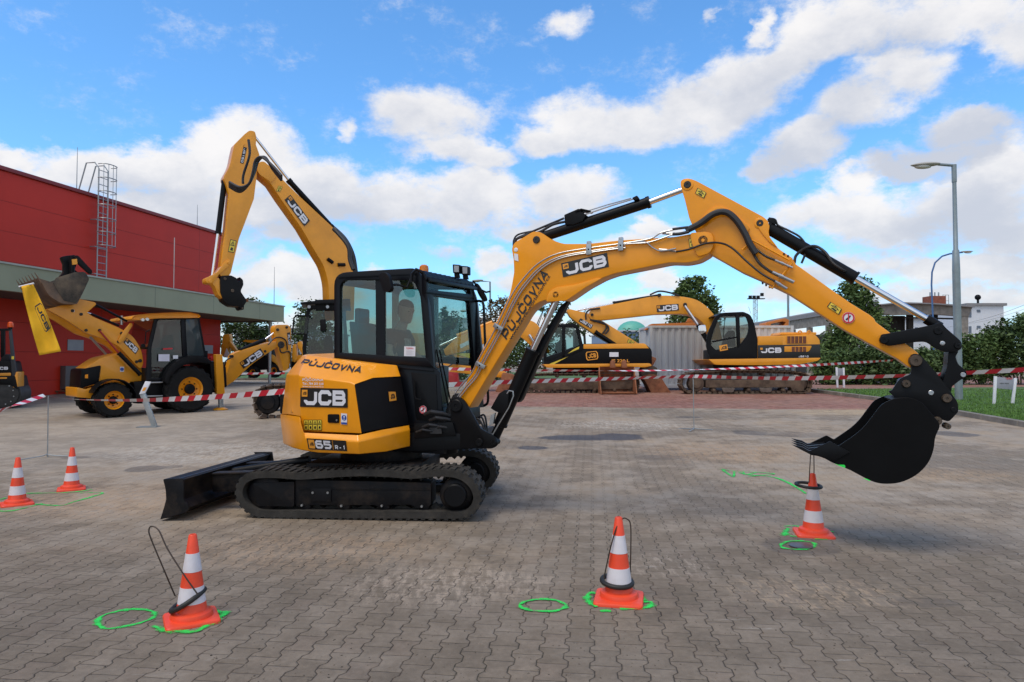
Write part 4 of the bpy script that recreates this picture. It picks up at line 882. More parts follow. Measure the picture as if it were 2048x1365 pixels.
# engine cover
PF = plane3(V(601, 833, 7.17), V(700, 765, 6.91), V(723, 867, 6.92)); PS = plane3(V(598, 752, PF.at(598, 752).y), V(700, 765, 6.91), V(736, 727, 7.26))
def dp_(pl, x, y): return (x, y, pl.at(x, y).y)
ec_v = [
 (580, 826, 8.3), (564, 828, 7.80), (580, 829, 7.42), (601, 833, 7.17), dp_(PF, 607, 862), (723, 867, 6.92), (723, 867, 8.0),      # 0-6 bottom
 (588, 748, 8.3), (573, 750, 7.72), (585, 750.5, 7.36), (597, 751, 7.16), dp_(PF, 598, 752), (700, 765, 6.91), dp_(PF, 709, 769),   # 7-13 ridge
 (612, 709, 8.4), (604, 712, 7.95), (608, 711, 7.70), (613, 711, 7.55), dp_(PS, 620, 711.5), (736, 727, 7.26),       # 14-19 top edge
 (746, 756, 7.08), (801, 753, 7.44), (794, 731, 7.50), (800, 733, 8.4), (690, 706, 8.6), (801, 755, 8.4)]          # 20-25
ec_f = [(0, 1, 8, 7), (1, 2, 9, 8), (2, 3, 10, 9), (3, 4, 11, 10), (4, 5, 13, 12, 11), (7, 8, 15, 14), (8, 9, 16, 15), (9, 10, 17, 16), (10, 11, 18, 17), (11, 12, 19, 18),
        (12, 13, 20, 19), (19, 20, 21, 22), (14, 15, 16, 17, 18, 19, 22, 23, 24), (22, 21, 25, 23)]
EC = shell('engine_cover', ec_v, ec_f, YEL, ME, .013, 3, 40)
bl_v = [(709, 770, 6.905), (746, 757, 7.085), (801, 754, 7.445), (818, 850, 7.42), (764, 858, 7.07), (723, 866.5, 6.925), (709, 770, 7.3), (746, 757, 7.5), (801, 754, 7.9), (818, 850, 7.9), (764, 858, 7.5), (723, 866, 7.3)]
SIDEP = shell('side_panel', bl_v, [(0, 1, 4, 5), (1, 2, 3, 4), (0, 6, 7, 1), (1, 7, 8, 2), (2, 8, 9, 3), (3, 9, 10, 4), (4, 10, 11, 5), (5, 11, 6, 0)], PLAS, ME, .006)
pin_ = plane3(V(573, 750, 7.72), V(597, 751, 7.16), V(582, 829, 7.40))
b = MB(); b.prism(pin_, [(571, 758, 2), (579, 757, 2), (584, 826, 2), (569, 825, 2)], .004, -.01); b.build('corner_inset', mat('yellow_inset', (0.62, 0.26, 0.02), .4), EC, bevel=.002)
# decals on the rear face
logo(PF, [(600, 814), (695, 816), (695, 778), (601, 776)], EC, .006)
text_decal('hire_lettering', quadmap(PF, [(605, 764), (647, 764.5), (647, 756), (605, 755)], .006), 'PŮJČOVNA', WHT, EC, bold=.02)
text_decal('phone_lettering', quadmap(PF, [(605, 770), (647, 770.5), (647, 766), (605, 765)], .006), 'Tel.: 784 203 558', WHT, EC, bold=.02)
text_decal('web_lettering', quadmap(PF, [(605, 775), (647, 775.5), (647, 771.5), (605, 771)], .006), 'www.terra-world.cz', WHT, EC)
b = MB(); b.prism(PF, [(655, 829, 3), (678, 829, 3), (678, 847, 3), (655, 846, 3)], .008, -.006); lt = b.build('cover_latch', PLAS, EC, bevel=.004); b = MB(); b.disc(PF, 673, 841, 2, .016, .006, 10); b.build('latch_lock', STL, lt)
mp = quadmap(PF, [(682, 849), (694, 850), (694, 828), (682, 827)], .006); b = MB(); patch(b, mp); dc = b.build('safety_decal', WHT, EC, smooth=0, recalc=False)
b = MB(); b.disc(PF, 688, 836, 5.6, .008, .0065, 20); b.prism(PF, [(682.3, 845), (693.7, 845.6), (693.7, 849.5), (682.3, 848.5)], .008, .0065); bd = b.build('blue_disc', DECU, dc, smooth=0); b = MB(); b.prism(PF, [(687, 832), (689.2, 832), (688.7, 837.5), (687.4, 837.5)], .010, .0085); b.disc(PF, 688, 839.5, 1.1, .010, .0085, 10); b.build('exclamation_mark', WHT, bd, smooth=0)
def warn(pl, x0, y0, x1, y1, off, parent, tri=True, c4=None):
    """small yellow warning sticker with a black frame and triangle"""
    c4 = c4 or [(x0, y1), (x1, y1), (x1, y0), (x0, y0)]; b = MB(); patch(b, quadmap(pl, c4, off)); o = b.build('warning_sticker', DECB, parent, smooth=0, recalc=False)
    b = MB(); patch(b, quadmap(pl, c4, off + .002), (.07, .05, .93, .95)); y = b.build('yellow_field', DECY, o, smooth=0, recalc=False)
    if tri:
        b = MB(); f = quadmap(pl, c4, off + .004)
        for q in ribbon([(.2, .56), (.5, .88), (.8, .56), (.2, .56)])(.07): b.add([f(*p) for p in q], [(0, 1, 2, 3)])
        b.add([f(.46, .62), f(.54, .62), f(.53, .76), f(.47, .76)], [(0, 1, 2, 3)]); b.add([f(.25, .18), f(.7, .12), f(.72, .36), f(.4, .42)], [(0, 1, 2, 3)])
        b.build('pictogram', DECB, o, smooth=0, recalc=False)
    return o
for i in range(4): warn(PF, 607.5 + 9.1 * i, 840, 616 + 9.1 * i, 861, .006, EC)
# sloping top lettering
b = MB(); letters(b, quadmap(PS, [(600, 728.5), (720, 747), (725, 733), (607, 718)], .006), 'PUJCOVNA', 1.25, .30, .25, slant=.2, mark={1: 'ring', 3: 'caron'}); b.build('hire_lettering', DECB, EC, smooth=0, recalc=False)
# counterweight badge
c4 = [(617, 899), (694, 903), (692, 882), (613, 877)]
b = MB(); patch(b, quadmap(PC, c4, .005)); bg_ = b.build('model_badge', DECB, CW, smooth=0, recalc=False)
b = MB(); patch(b, quadmap(PC, c4, .007), (.645, .06, .655, .94)); b.build('orange_bar', DECO, bg_, smooth=0, recalc=False); b = MB(); patch(b, quadmap(PC, c4, .007), (.03, .1, .18, .9)); og = b.build('orange_field', DECO, bg_, smooth=0, recalc=False)
b = MB(); letters(b, quadmap(PC, c4, .0095), 'JCB', .6, .3, .1, box=(.055, .35, .155, .65)); b.build('emblem_lettering', DECB, og, smooth=0, recalc=False)
b = MB(); letters(b, quadmap(PC, c4, .007), '65', 1.1, .32, .14, box=(.20, .12, .61, .88)); b.build('model_number', WHT, bg_, smooth=0, recalc=False); b = MB(); letters(b, quadmap(PC, c4, .007), 'R', .9, .3, .12, box=(.70, .12, .78, .52)); b.build('model_letter', WHT, bg_, smooth=0, recalc=False); b = MB(); letters(b, quadmap(PC, c4, .007), '-', .9, .3, .12, box=(.795, .12, .875, .52)); b.build('dash', WHT, bg_, smooth=0, recalc=False); b = MB(); letters(b, quadmap(PC, c4, .007), '1', .9, .3, .12, box=(.89, .12, .97, .52)); b.build('model_digit', WHT, bg_, smooth=0, recalc=False)
PB_ = plane3(V(746, 757, 7.085), V(801, 754, 7.445), V(764, 858, 7.07))
b = MB(); patch(b, quadmap(PB_, [(779, 803), (793, 801), (791, 784), (777, 784)], .01)); sq_ = b.build('emblem_decal', DECO, SIDEP, smooth=0, recalc=False)
b = MB(); letters(b, quadmap(PB_, [(782, 799), (791, 797), (789, 788), (780, 788)], .012), 'JCB', .6, .34, .1); b.build('emblem_lettering', DECB, sq_, smooth=0, recalc=False)
# ---- deck and revolving frame
def cabs(px): return 7.75 + (px - 680) / 170.0 * -.28
SP = plane3(P(680, 640, 7.75), P(850, 640, 7.47), P(680, 740, 7.75)); SP = Plane(SP.p, Vector((SP.n.x, SP.n.y, 0)))
FP = Plane(P(852, 640, 7.46), Vector(((P(955, 640, 8.45) - P(852, 640, 7.46)).y, -(P(955, 640, 8.45) - P(852, 640, 7.46)).x, 0)))
WV = P(955, 640, 8.45) - P(852, 640, 7.46); WV.z = 0
fr = MB(); fr.prism(vplane(P(830, 880, 7.42), 14), [(700, 872), (830, 866), (940, 868), (948, 893), (935, 899), (830, 903), (700, 905)], 0, -.95)
fr.prism(vplane(P(830, 880, 7.40), 14), [(828, 848), (905, 845, 3), (912, 872, 3), (828, 878)], 0, -.8); fr.build('revolving_frame', BLK, ME, bevel=.012)
b = MB()
for k, (x, y) in enumerate(((862, 826), (872, 838), (858, 852), (880, 856), (845, 862))): b.tube([P(x - 12, y + 3, 7.36), P(x, y - 2, 7.30), P(x + 22, y + 1, 7.34), P(x + 40, y + 8, 7.42)], .022 - .002 * k, 8)
b.prism(vplane(P(870, 850, 7.33), 14), [(858, 856, 2), (882, 855, 2), (884, 868, 2), (860, 868, 2)], .01, -.05); b.build('swing_hoses', HOSE, ME)
# ---- cab
cab_b = MB(); cab_b.prism(SP, [(668, 703, 3), (760, 712), (866, 733), (880, 745), (886, 868, 6), (700, 868), (668, 820)], -.03, -.06)
q = [SP.at(x, y, -.062) for x, y in ((668, 712), (800, 733), (800, 866), (668, 866))]
cab_b.loft([q, [p + WV * .90 for p in q]]); q = [SP.at(x, y, -.062) for x, y in ((801, 815), (868, 818), (870, 864), (801, 864))]
cab_b.loft([q, [p + WV * .90 for p in q]]); CB = cab_b.build('cab_body', NAVY, ME, bevel=.012)
b = MB(); b.prism(SP, [(770, 731, 3), (866, 740, 3), (868, 744, 3), (775, 735.5, 3)], -.01, -.045); b.build('cab_trim', NAVY, CB, bevel=.003)
b = MB(); b.prism(SP, [(822, 745), (872, 749), (876, 845, 4), (832, 840, 6)], -.02, -.05); lp_ = b.build('lower_door_panel', BLK, CB, bevel=.006)
b = MB(); b.tube([SP.at(x, y, 0.012) for x, y in ((828, 762), (829, 790), (832, 798), (842, 800))], .008, 6); b.build('grab_rail', PLAS, CB)
outer = [(668, 716), (668, 546, 26), (834, 536, 14), (854, 580, 20), (868, 736)]; inner = [(679.5, 706), (679.5, 560, 19), (826, 561, 10), (840, 588, 12), (851, 716)]
def sidering(o0, o1, shift=Vector((0, 0, 0))):
    b = MB(); b.ring(SP, fillet(outer, 5, True), fillet(inner, 5, True), o0, o1); b.v = [v + shift for v in b.v]; return b
CF = sidering(0.0, -.07).build('cab_frame', NAVY, ME, bevel=.006)
sidering(0, -.06, WV * .96).build('side_frame', NAVY, CF, bevel=.006)
b = MB(); b.prism(SP, [(751, 558), (769, 558), (770, 720), (752, 715)], -.02, -.06); b.v += []; b.build('door_pillar', NAVY, CF)
b = MB(); b.prism(SP, [(751, 558), (769, 558), (770, 720), (752, 715)], -.02, -.06); b.v = [v + WV * .95 for v in b.v]; b.build('door_pillar', NAVY, CF)
def fring(o, i, name='front_frame'):
    b = MB(); b.ring(FP, fillet(o, 4, True), fillet(i, 4, True), .01, -.05); return b.build(name, NAVY, CF, bevel=.005)
fring([(852, 549), (947, 564, 4), (950, 600), (853, 588)], [(856, 562, 6), (938, 573, 10), (942, 589, 3), (858, 580, 3)], 'skylight_frame')
fring([(853, 584), (950, 596, 3), (968, 815), (868, 822)], [(867, 592, 3), (939, 603, 3), (956, 808, 3), (875, 810, 3)])
b = MB(); b.prism(FP, [(852, 558), (945, 571), (945, 592), (853, 582)], -.015, -.02); b.build('skylight_glass', GLSC, CF)
b = MB(); b.prism(FP, [(862, 588), (943, 600), (960, 811), (872, 813)], -.015, -.02); b.build('windscreen', GLSC, CF)
b = MB(); b.prism(SP, fillet([(674, 709), (674, 556, 20), (828, 557, 10), (845, 588, 12), (855, 722)]), -.03, -.036, False); SG = b.build('side_window', GLS, CF)
b = MB(); b.prism(SP, fillet([(674, 709), (674, 556, 20), (828, 557, 10), (845, 588, 12), (855, 722)]), -.03, -.036, False); b.v = [v + WV * .93 for v in b.v]; b.build('door_window', GLS, CF)
# rear frame of the cab with its window
ra = SP.at(671, 706, 0); rb = SP.at(671, 556, 0); b = MB()
b.bar(ra + Vector((.03, .03, -.05)), ra + WV * .95 + Vector((.03, .03, -.05)), .05, .10); b.bar(rb + Vector((.05, .05, -.03)), rb + WV * .95 + Vector((.05, .05, -.03)), .05, .09); b.build('rear_frame', NAVY, CF, bevel=.005)
b = MB(); b.add([ra + Vector((.03, .03, 0)), ra + WV * .95 + Vector((.03, .03, 0)), rb + WV * .95 + Vector((.03, .03, 0)), rb + Vector((.03, .03, 0))], [(0, 1, 2, 3)]); b.build('rear_window', GLS, CF, smooth=0)
# roof
a0 = SP.at(676, 552, 0); a1 = SP.at(836, 541, .0); zr = 2.545
rf = [Vector((a0.x, a0.y, zr)), Vector((a1.x, a1.y, zr + .01)), Vector((a1.x, a1.y, zr + .01)) + WV * .98, Vector((a0.x, a0.y, zr)) + WV * .98]
b = MB(); cxy = sum(rf, Vector()) / 4; b.loft([rf, [p + Vector((0, 0, .05)) for p in rf], [cxy + (p - cxy) * .93 + Vector((0, 0, .085)) for p in rf]]); RF = b.build('cab_roof', NAVY, ME, bevel=.014)
b = MB(); va = SP.at(842, 546, .0); vb = va + WV * .96; fwd = Vector((.9, -.42, 0)).normalized()
for k in range(11):
    t0 = (k + .15) / 11; c = va + WV * .96 * t0; c.z = zr + .035; b.obox(c + fwd * .03, WV.normalized() * .026 + fwd * .012, fwd * .06 + Vector((0, 0, -.045)), Vector((0, 0, .008)))
c0 = Vector((va.x, va.y, zr + .02)); b.bar(c0 + fwd * .10 + Vector((0, 0, -.05)), c0 + WV * .96 + fwd * .10 + Vector((0, 0, -.05)), .025, .04); b.build('roof_vent', NAVY, RF, bevel=.004)
pb = P(848, 545, 7.9); b = MB(); b.lathe(Vector((pb.x, pb.y, zr + .085)), [(.065, 0), (.065, .02), (.05, .022), (.05, .03)], 20); bc = b.build('beacon_base', PLAS, RF)
BEAC = bpy.data.materials.new('amber_lens'); BEAC.use_nodes = True; BEAC.node_tree.nodes['Principled BSDF'].inputs['Base Color'].default_value = (.85, .25, .02, 1); BEAC.node_tree.nodes['Principled BSDF'].inputs['Roughness'].default_value = .12; BEAC.node_tree.nodes['Principled BSDF'].inputs['Transmission Weight'].default_value = .35
b = MB(); b.lathe(Vector((pb.x, pb.y, zr + .115)), [(.052, 0), (.055, .03), (.05, .065), (.03, .082), (.001, .086)], 20); b.build('beacon', BEAC, bc)
for (x, y) in ((913, 540), (930, 543)):
    b = MB(); lpn = vplane(P(x, y, 8.1), 20); b.prism(lpn, [(x - 8, y - 11, 2), (x + 6, y - 10, 2), (x + 6, y + 7, 2), (x - 7, y + 7, 2)], .03, -.05); b.prism(lpn, [(x - 5, y + 7), (x + 4, y + 7), (x + 6, y + 16), (x - 4, y + 16)], .01, -.02); hd = b.build('work_lamp', PLAS, RF, bevel=.006)
    b = MB(); b.prism(lpn, [(x - 5, y - 8.5), (x + 4.5, y - 8), (x + 4.5, y + 4.5), (x - 4.5, y + 4.5)], .034, .031); b.build('lamp_lens', mat('worklamp_lens', (.30, .33, .36), .15), hd)
# mirrors
def mirror(pl, pts, o, arm, parent):
    b = MB(); b.prism(pl, pts, o, o - .05); mo = b.build('mirror', PLAS, parent, bevel=.015, seg=3); b = MB(); b.tube(arm, .012, 7); b.build('mirror_arm', PLAS, mo)
mpn = vplane(P(770, 565, 7.3), 30); mirror(mpn, [(755, 548, 6), (770, 544, 8), (777, 552, 6), (783, 578, 8), (776, 586, 6), (766, 583, 6)], 0, [P(776, 570, 7.3), P(795, 570, 7.33), P(814, 575, 7.4), P(822, 556, 7.44), P(828, 541, 7.46)], RF)
mpn = vplane(P(965, 590, 8.4), -30); mirror(mpn, [(951, 566, 4), (957, 568, 5), (973, 592, 6), (976, 602, 5), (970, 604, 5), (961, 590, 6)], 0, [P(946, 562, 8.4), P(958, 578, 8.42), P(972, 585, 8.42), P(981, 583, 8.42)], RF)
b = MB(); b.tube(crv([P(952, 603, 8.42), P(961, 603, 8.36), P(967, 612, 8.32), P(970, 680, 8.28), P(974, 760, 8.25), P(976, 802, 8.25), P(968, 812, 8.28)], 5), .016, 8); b.build('front_grab_rail', PLAS, CF)
b = MB(); b.tube([P(925, 597, 8.2), P(934, 608, 8.2), P(938, 612, 8.2)], .006, 5); b.tube([P(873, 700, 7.62), P(896, 812, 7.75)], .009, 6); b.tube([P(879, 700, 7.66), P(903, 812, 7.8)], .009, 6); b.build('wiper', PLAS, CF)
# bracket over the near front corner
b = MB(); b.tube([P(822, 566, 7.42), P(824, 548, 7.42), P(832, 539, 7.42), P(846, 545, 7.44), P(852, 560, 7.45)], .017, 8); b.build('guard_bracket', NAVY, CF)
# notice sheet and stickers
mp = quadmap(SP, [(808, 712.5), (830.5, 713), (831, 693.5), (808.5, 693)], -.02); b = MB(); patch(b, mp); nt_ = b.build('notice_sheet', WHT, SG, smooth=0, recalc=False)
b = MB(); letters(b, quadmap(SP, [(812, 699), (827, 699), (827, 695.5), (812, 695.5)], -.018), 'TERRA', .8, .24, .2); b.build('notice_lettering', DECR, nt_, smooth=0, recalc=False)
b = MB()
for k in range(6): patch(b, quadmap(SP, [(812, 710), (828, 710.3), (828, 700.5), (812, 700.5)], -.018), (0, k / 6, .75 if k % 2 else 1, k / 6 + .05))
b.build('notice_lines', mat('print_grey', (.45, .45, .5), .5), nt_, smooth=0, recalc=False)
def nosign(pl, x, y, r, off, parent):
    b = MB(); b.disc(pl, x, y, r, off, off - .003, 24); s = b.build('prohibition_sign', WHT, parent, smooth=0)
    b = MB(); c = pl.at(x, y, off + .002); rr = r * c.y / F; A = [c + (pl.h * math.cos(t) + Vector((0, 0, 1)) * math.sin(t)) * rr * .97 for t in [2 * math.pi * k / 24 for k in range(24)]]; B = [c + (p - c) * .74 for p in A]
    b.add(A + B, [(i, (i + 1) % 24, 24 + (i + 1) % 24, 24 + i) for i in range(24)]); b.prism(pl, [(x - r * .10, y - r * .8), (x + r * .1, y - r * .8), (x + r * .10, y + r * .8), (x - r * .1, y + r * .8)], off + .0035, off + .003); b.build('red_ring', DECR, s, smooth=0)
    b = MB(); b.prism(pl, [(x - r * .55, y + r * .25), (x - r * .1, y - r * .1), (x + r * .3, y - r * .45), (x + r * .42, y - r * .3), (x + r * .1, y + r * .2), (x - r * .4, y + r * .45)], off + .0025, off + .001); b.build('pictogram', DECB, s, smooth=0)
nosign(SP, 846, 820, 8, .0, CB)
# inside: seat, console, levers, floor
SEAT = mat('seat_fabric', (.02, .02, .022), .9)
sc = P(770, 730, 8.0); sc.z = 1.42; h_ = Vector((.93, -.37, 0)); l_ = Vector((.37, .93, 0)); u_ = Vector((0, 0, 1))
b = MB(); b.obox(sc + u_ * 0, h_ * .24, l_ * .23, u_ * .06); b.build('seat', SEAT, ME, bevel=.03, seg=3)
b = MB(); b.obox(sc - h_ * .26 + u_ * .33, h_ * .06 - u_ * .012, l_ * .22, u_ * .33 - h_ * .04); b.obox(sc - h_ * .32 + u_ * .74, h_ * .04, l_ * .11, u_ * .09); b.build('seat_back', SEAT, ME, bevel=.03, seg=3)
b = MB(); b.obox(sc + h_ * .1 - l_ * .31 - u_ * .02, h_ * .24, l_ * .05, u_ * .12); b.obox(sc + h_ * .1 + l_ * .31 - u_ * .02, h_ * .24, l_ * .05, u_ * .12); b.obox(sc - u_ * .2, h_ * .3, l_ * .3, u_ * .13); b.build('console', PLAS, ME, bevel=.02)
b = MB()
for s_ in (-1, 1): q = sc + h_ * .46 + l_ * (.18 if s_ < 0 else .29) * s_ + u_ * .02; b.tube([q, q + u_ * .12, q + u_ * .2 + h_ * .02], [.012, .02, .024], 8)
b.build('joystick', PLAS, ME)
# ---- boom group, all in one vertical plane swung 22 degrees towards the camera
BR = Vector((-.604, 7.5, 1.2)); BPL = vplane(BR, 22.0); hw = .125
BOOM = [(919, 794), (937, 817), (972, 758), (1032, 660, 10), (1056, 620, 14), (1078, 604, 8), (1100, 598, 6), (1130, 601, 3), (1139, 596, 3), (1171, 574, 10), (1204, 556, 10), (1230, 547, 6), (1340, 525, 8), (1373, 526, 8), (1398, 521, 8), (1420, 508, 6), (1429, 486, 9), (1424, 466, 8), (1409, 463, 6), (1351, 474, 6), (1241, 481, 4), (1175, 488), (1127, 488, 8), (1108, 482, 8), (1094, 474, 6), (1080, 464, 6), (1066, 463, 6), (1052, 472, 6), (1028, 486, 6), (1023, 498, 5), (1027, 519, 5), (1028, 545, 6), (1023, 574, 8), (1018, 593, 6), (988, 655), (952, 725)]
b = MB(); b.prism(BPL, BOOM, hw, -hw); BM = b.build('boom', YEL, ME, bevel=.008, seg=2)
b = MB(); b.prism(BPL, [(1092, 604, 4), (1096, 586, 8), (1110, 575, 8), (1150, 570, 8), (1196, 556, 4), (1202, 558), (1171, 575, 8), (1139, 597, 3), (1131, 602, 3)], hw + .012, hw - .004); b.build('cheek_plate', YEL, BM, bevel=.004); b = MB(); b.prism(BPL, [(1380, 466, 6), (1415, 464, 10), (1429, 486, 10), (1420, 506, 8), (1396, 514, 6), (1384, 490, 10)], hw + .02, hw - .004); b.build('cheek_plate', YEL, BM, bevel=.004)
def pins(pl, L_, o, parent, m=BLK, depth=.04, name='pivot_pin'):
    for x, y, r in L_: b = MB(); c = pl.at(x, y, o); rr = r * c.y / F; b.lathe(c, [(rr, -.1), (rr, depth * .6), (rr * .85, depth), (rr * .3, depth), (rr * .25, depth * .7), (.001, depth * .7)], 20, pl.n); b.build(name, m, parent)
PINB = mat('pin_black', (.03, .028, .026), .45, metal=.4)
pins(BPL, [(1073, 480, 7.5), (1112, 590, 7.5), (1406, 481, 8)], hw, BM, PINB, .012); pins(BPL, [(1032, 500, 4.2)], hw, BM, WHT, .004, 'lifting_eye')
pins(BPL, [(1406, 481, 11)], hw + .014, BM, PINB, .006, 'pin_boss')
logo(BPL, [(1126, 555), (1218, 534), (1214, 506), (1122, 527)], BM, hw + .005)
b = MB(); letters(b, quadmap(BPL, [(1014, 682), (1098, 550), (1086, 536), (1002, 668)], hw + .005), 'PUJCOVNA', 1.25, .30, .28, mark={1: 'ring', 3: 'caron'}); b.build('hire_lettering', DECB, BM, smooth=0, recalc=False)
text_decal('web_lettering', quadmap(BPL, [(1023, 681), (1101, 553), (1096, 549.5), (1017, 677)], hw + .005), 'www.terra-world.com/cz', DECB, BM, bold=.015)
warn(BPL, 0, 0, 0, 0, hw + .006, BM, c4=[(1379, 496), (1392, 492), (1391, 475), (1377, 478)]); mp = quadmap(BPL, [(1029, 521), (1037, 523), (1036, 509), (1028, 507)], hw + .005); b = MB(); patch(b, mp); b.build('rating_plate', WHT, BM, smooth=0, recalc=False)
# steel pipes along the boom with clamps
o_ = hw + .022
for j, (dx, dy) in enumerate(((0, 0), (6.5, 5.5), (13, 11))):
    pts = [(908, 790), (925, 768), (944, 746), (956, 722), (990, 660), (1022, 594), (1045, 560), (1076, 528), (1115, 508), (1175, 497), (1241, 488), (1268, 486)]
    if j == 0: pts = pts[:-1] + [(1300, 478), (1322, 466), (1356, 458)]
    if j == 1: pts += [(1300, 483), (1345, 468)]
    if j == 2: pts = [(p[0] - 3, p[1] - 3) for p in pts] + [(1290, 481), (1305, 492), (1322, 499), (1352, 494)]
    b = MB(); b.tube([BPL.at(p.x + (dx if p.x < 1240 else 0), p.y + (dy if p.x < 1240 else dy * .3), o_) for p in crv(pts, 4)], .0075, 7); b.build('hydraulic_pipe', STL, BM)
for x, y, a in ((1177, 499, 0), (1241, 491, 0), (995, 655, 1), (959, 731, 1)):
    b = MB()
    if a == 0: b.prism(BPL, [(x - 5, y - 10, 1), (x + 5, y - 11, 1), (x + 5, y + 10, 1), (x - 5, y + 11, 1)], o_ + .014, hw); b.prism(BPL, [(x - 4, y - 16, 1), (x + 4, y - 17, 1), (x + 4, y - 9), (x - 4, y - 8)], hw, hw - .05)
    else: b.prism(BPL, [(x - 6, y - 9, 1), (x + 12, y + 1, 1), (x + 8, y + 8, 1), (x - 10, y - 1, 1)], o_ + .014, hw)
    cl_ = b.build('pipe_clamp', STL, BM, bevel=.002); pins(BPL, [(x, y, 1.6)], o_ + .014, cl_, PLAS, .006, 'clamp_bolt')
# arm (dipper)
ARM = [(1361, 372, 5), (1361, 360, 8), (1376, 356, 8), (1393, 362, 5), (1527, 434, 6), (1538, 444, 6), (1534, 462, 8), (1541, 478, 8), (1557, 498, 8), (1583, 515), (1592, 529), (1700, 606), (1739, 630), (1749, 638, 3), (1751, 644, 3), (1779, 665), (1834, 704, 6), (1842, 716, 8), (1836, 733, 8), (1822, 738, 8), (1797, 719), (1689, 660), (1580, 589), (1527, 563), (1486, 545), (1419, 507), (1400, 480, 20), (1379, 440, 10), (1370, 402, 10)]
aw = .085; b = MB(); b.prism(BPL, ARM, aw, -aw); AR = b.build('arm', YEL, ME, bevel=.008)
b = MB(); b.prism(BPL, [(1410, 447, 12), (1425, 424, 14), (1450, 420, 14), (1475, 442, 10), (1492, 470, 6), (1500, 455, 4), (1470, 430, 8), (1440, 410, 14), (1412, 424, 14), (1402, 445, 6)], aw + .016, aw - .004); b.prism(BPL, [(1524, 441, 8), (1540, 448, 8), (1536, 470, 10), (1556, 496, 5), (1540, 486, 5), (1520, 462, 12), (1512, 446, 10)], aw + .01, aw - .004); b.build('rib_plate', YEL, AR, bevel=.004)
pins(BPL, [(1375, 370, 7.5), (1520, 447, 7)], aw, AR, PINB, .014); pins(BPL, [(1375, 370, 11.5), (1520, 447, 11)], aw, AR, YEL, .008, 'pin_boss'); pins(BPL, [(1831, 722, 13)], aw, AR, PINB, .02)
warn(BPL, 0, 0, 0, 0, aw + .006, AR, c4=[(1390, 387), (1408, 397), (1413, 386), (1395, 376)]); warn(BPL, 0, 0, 0, 0, aw + .006, AR, c4=[(1654, 614), (1678, 630), (1684, 619), (1661, 604)]); nosign(BPL, 1697, 636, 11.5, aw + .008, AR)
fr_ = MB(); fr_.tube([BPL.at(x, y, aw + .03) for x, y in ((1484, 500), (1505, 481), (1578, 520), (1583, 517), (1583, 528), (1549, 570), (1545, 577), (1538, 573))], .009, 7); fr_.build('hose_guard', YEL, AR)
b = MB()
for x, y in ((1525, 566), (1532, 570), (1539, 574), (1568, 508), (1576, 512)): b.disc(BPL, x, y, 2, aw + .012, aw - .05, 8)
b.build('bolt', PLAS, AR)
def hose(pts, r, name, parent, o, m=HOSE, corr=False, n=8):
    q = [BPL.at(p.x, p.y, o) for p in crv(pts, n)]
    if corr:
        q2 = []
        for a, c in zip(q[:-1], q[1:]): q2 += [a, a.lerp(c, .5)]
        q2.append(q[-1]); b = MB(); b.tube(q2, [r * (1.12 if i % 2 else .86) for i in range(len(q2))], 8)
    else: b = MB(); b.tube(q, r, 10)
    return b.build(name, m, parent)
hose([(1372, 462), (1399, 448), (1428, 428), (1452, 425), (1472, 440), (1489, 466), (1500, 489), (1512, 508)], .031, 'hose_sleeve', AR, aw + .05)
hose([(1345, 459), (1360, 457), (1376, 455)], .013, 'hose', AR, hw + .03); hose([(1345, 469), (1360, 468), (1378, 464)], .015, 'hose', AR, hw + .04)
hose([(1510, 497), (1530, 512), (1550, 521), (1568, 530)], .011, 'hose', AR, aw + .04, corr=True); hose([(1508, 510), (1520, 528), (1540, 543), (1560, 553)], .014, 'hose', AR, aw + .05, corr=True)
hose([(1352, 504), (1378, 499), (1413, 487), (1443, 487), (1466, 498), (1492, 522), (1522, 547), (1550, 563)], .0095, 'hose', AR, hw + .035, corr=True, n=14)
for (x0, y0, x1, y1, r) in ((1550, 521, 1585, 536, .011), (1545, 545, 1588, 565, .016), (1548, 562, 1574, 578, .013), (1318, 499, 1352, 503, .009), (1325, 467, 1350, 468, .012)):
    b = MB(); q0, q1 = BPL.at(x0, y0, aw + .05), BPL.at(x1, y1, aw + .05); b.tube([q0, q0.lerp(q1, .3), q0.lerp(q1, .301), q0.lerp(q1, .5), q0.lerp(q1, .501), q1], [r, r, r * 1.25, r * 1.25, r, r], 8); b.build('hose_fitting', STL, AR)
hose([(1578, 536), (1588, 528), (1592, 512), (1608, 498), (1630, 493), (1650, 505), (1664, 525), (1680, 537), (1692, 544)], .013, 'hose', AR, .06, corr=True, n=9); hose([(1603, 527), (1608, 515), (1611, 505)], .010, 'hose', AR, .03)
hose([(1537, 437), (1550, 440), (1556, 451), (1576, 461), (1598, 473), (1611, 488)], .010, 'hose', AR, .02, corr=True)
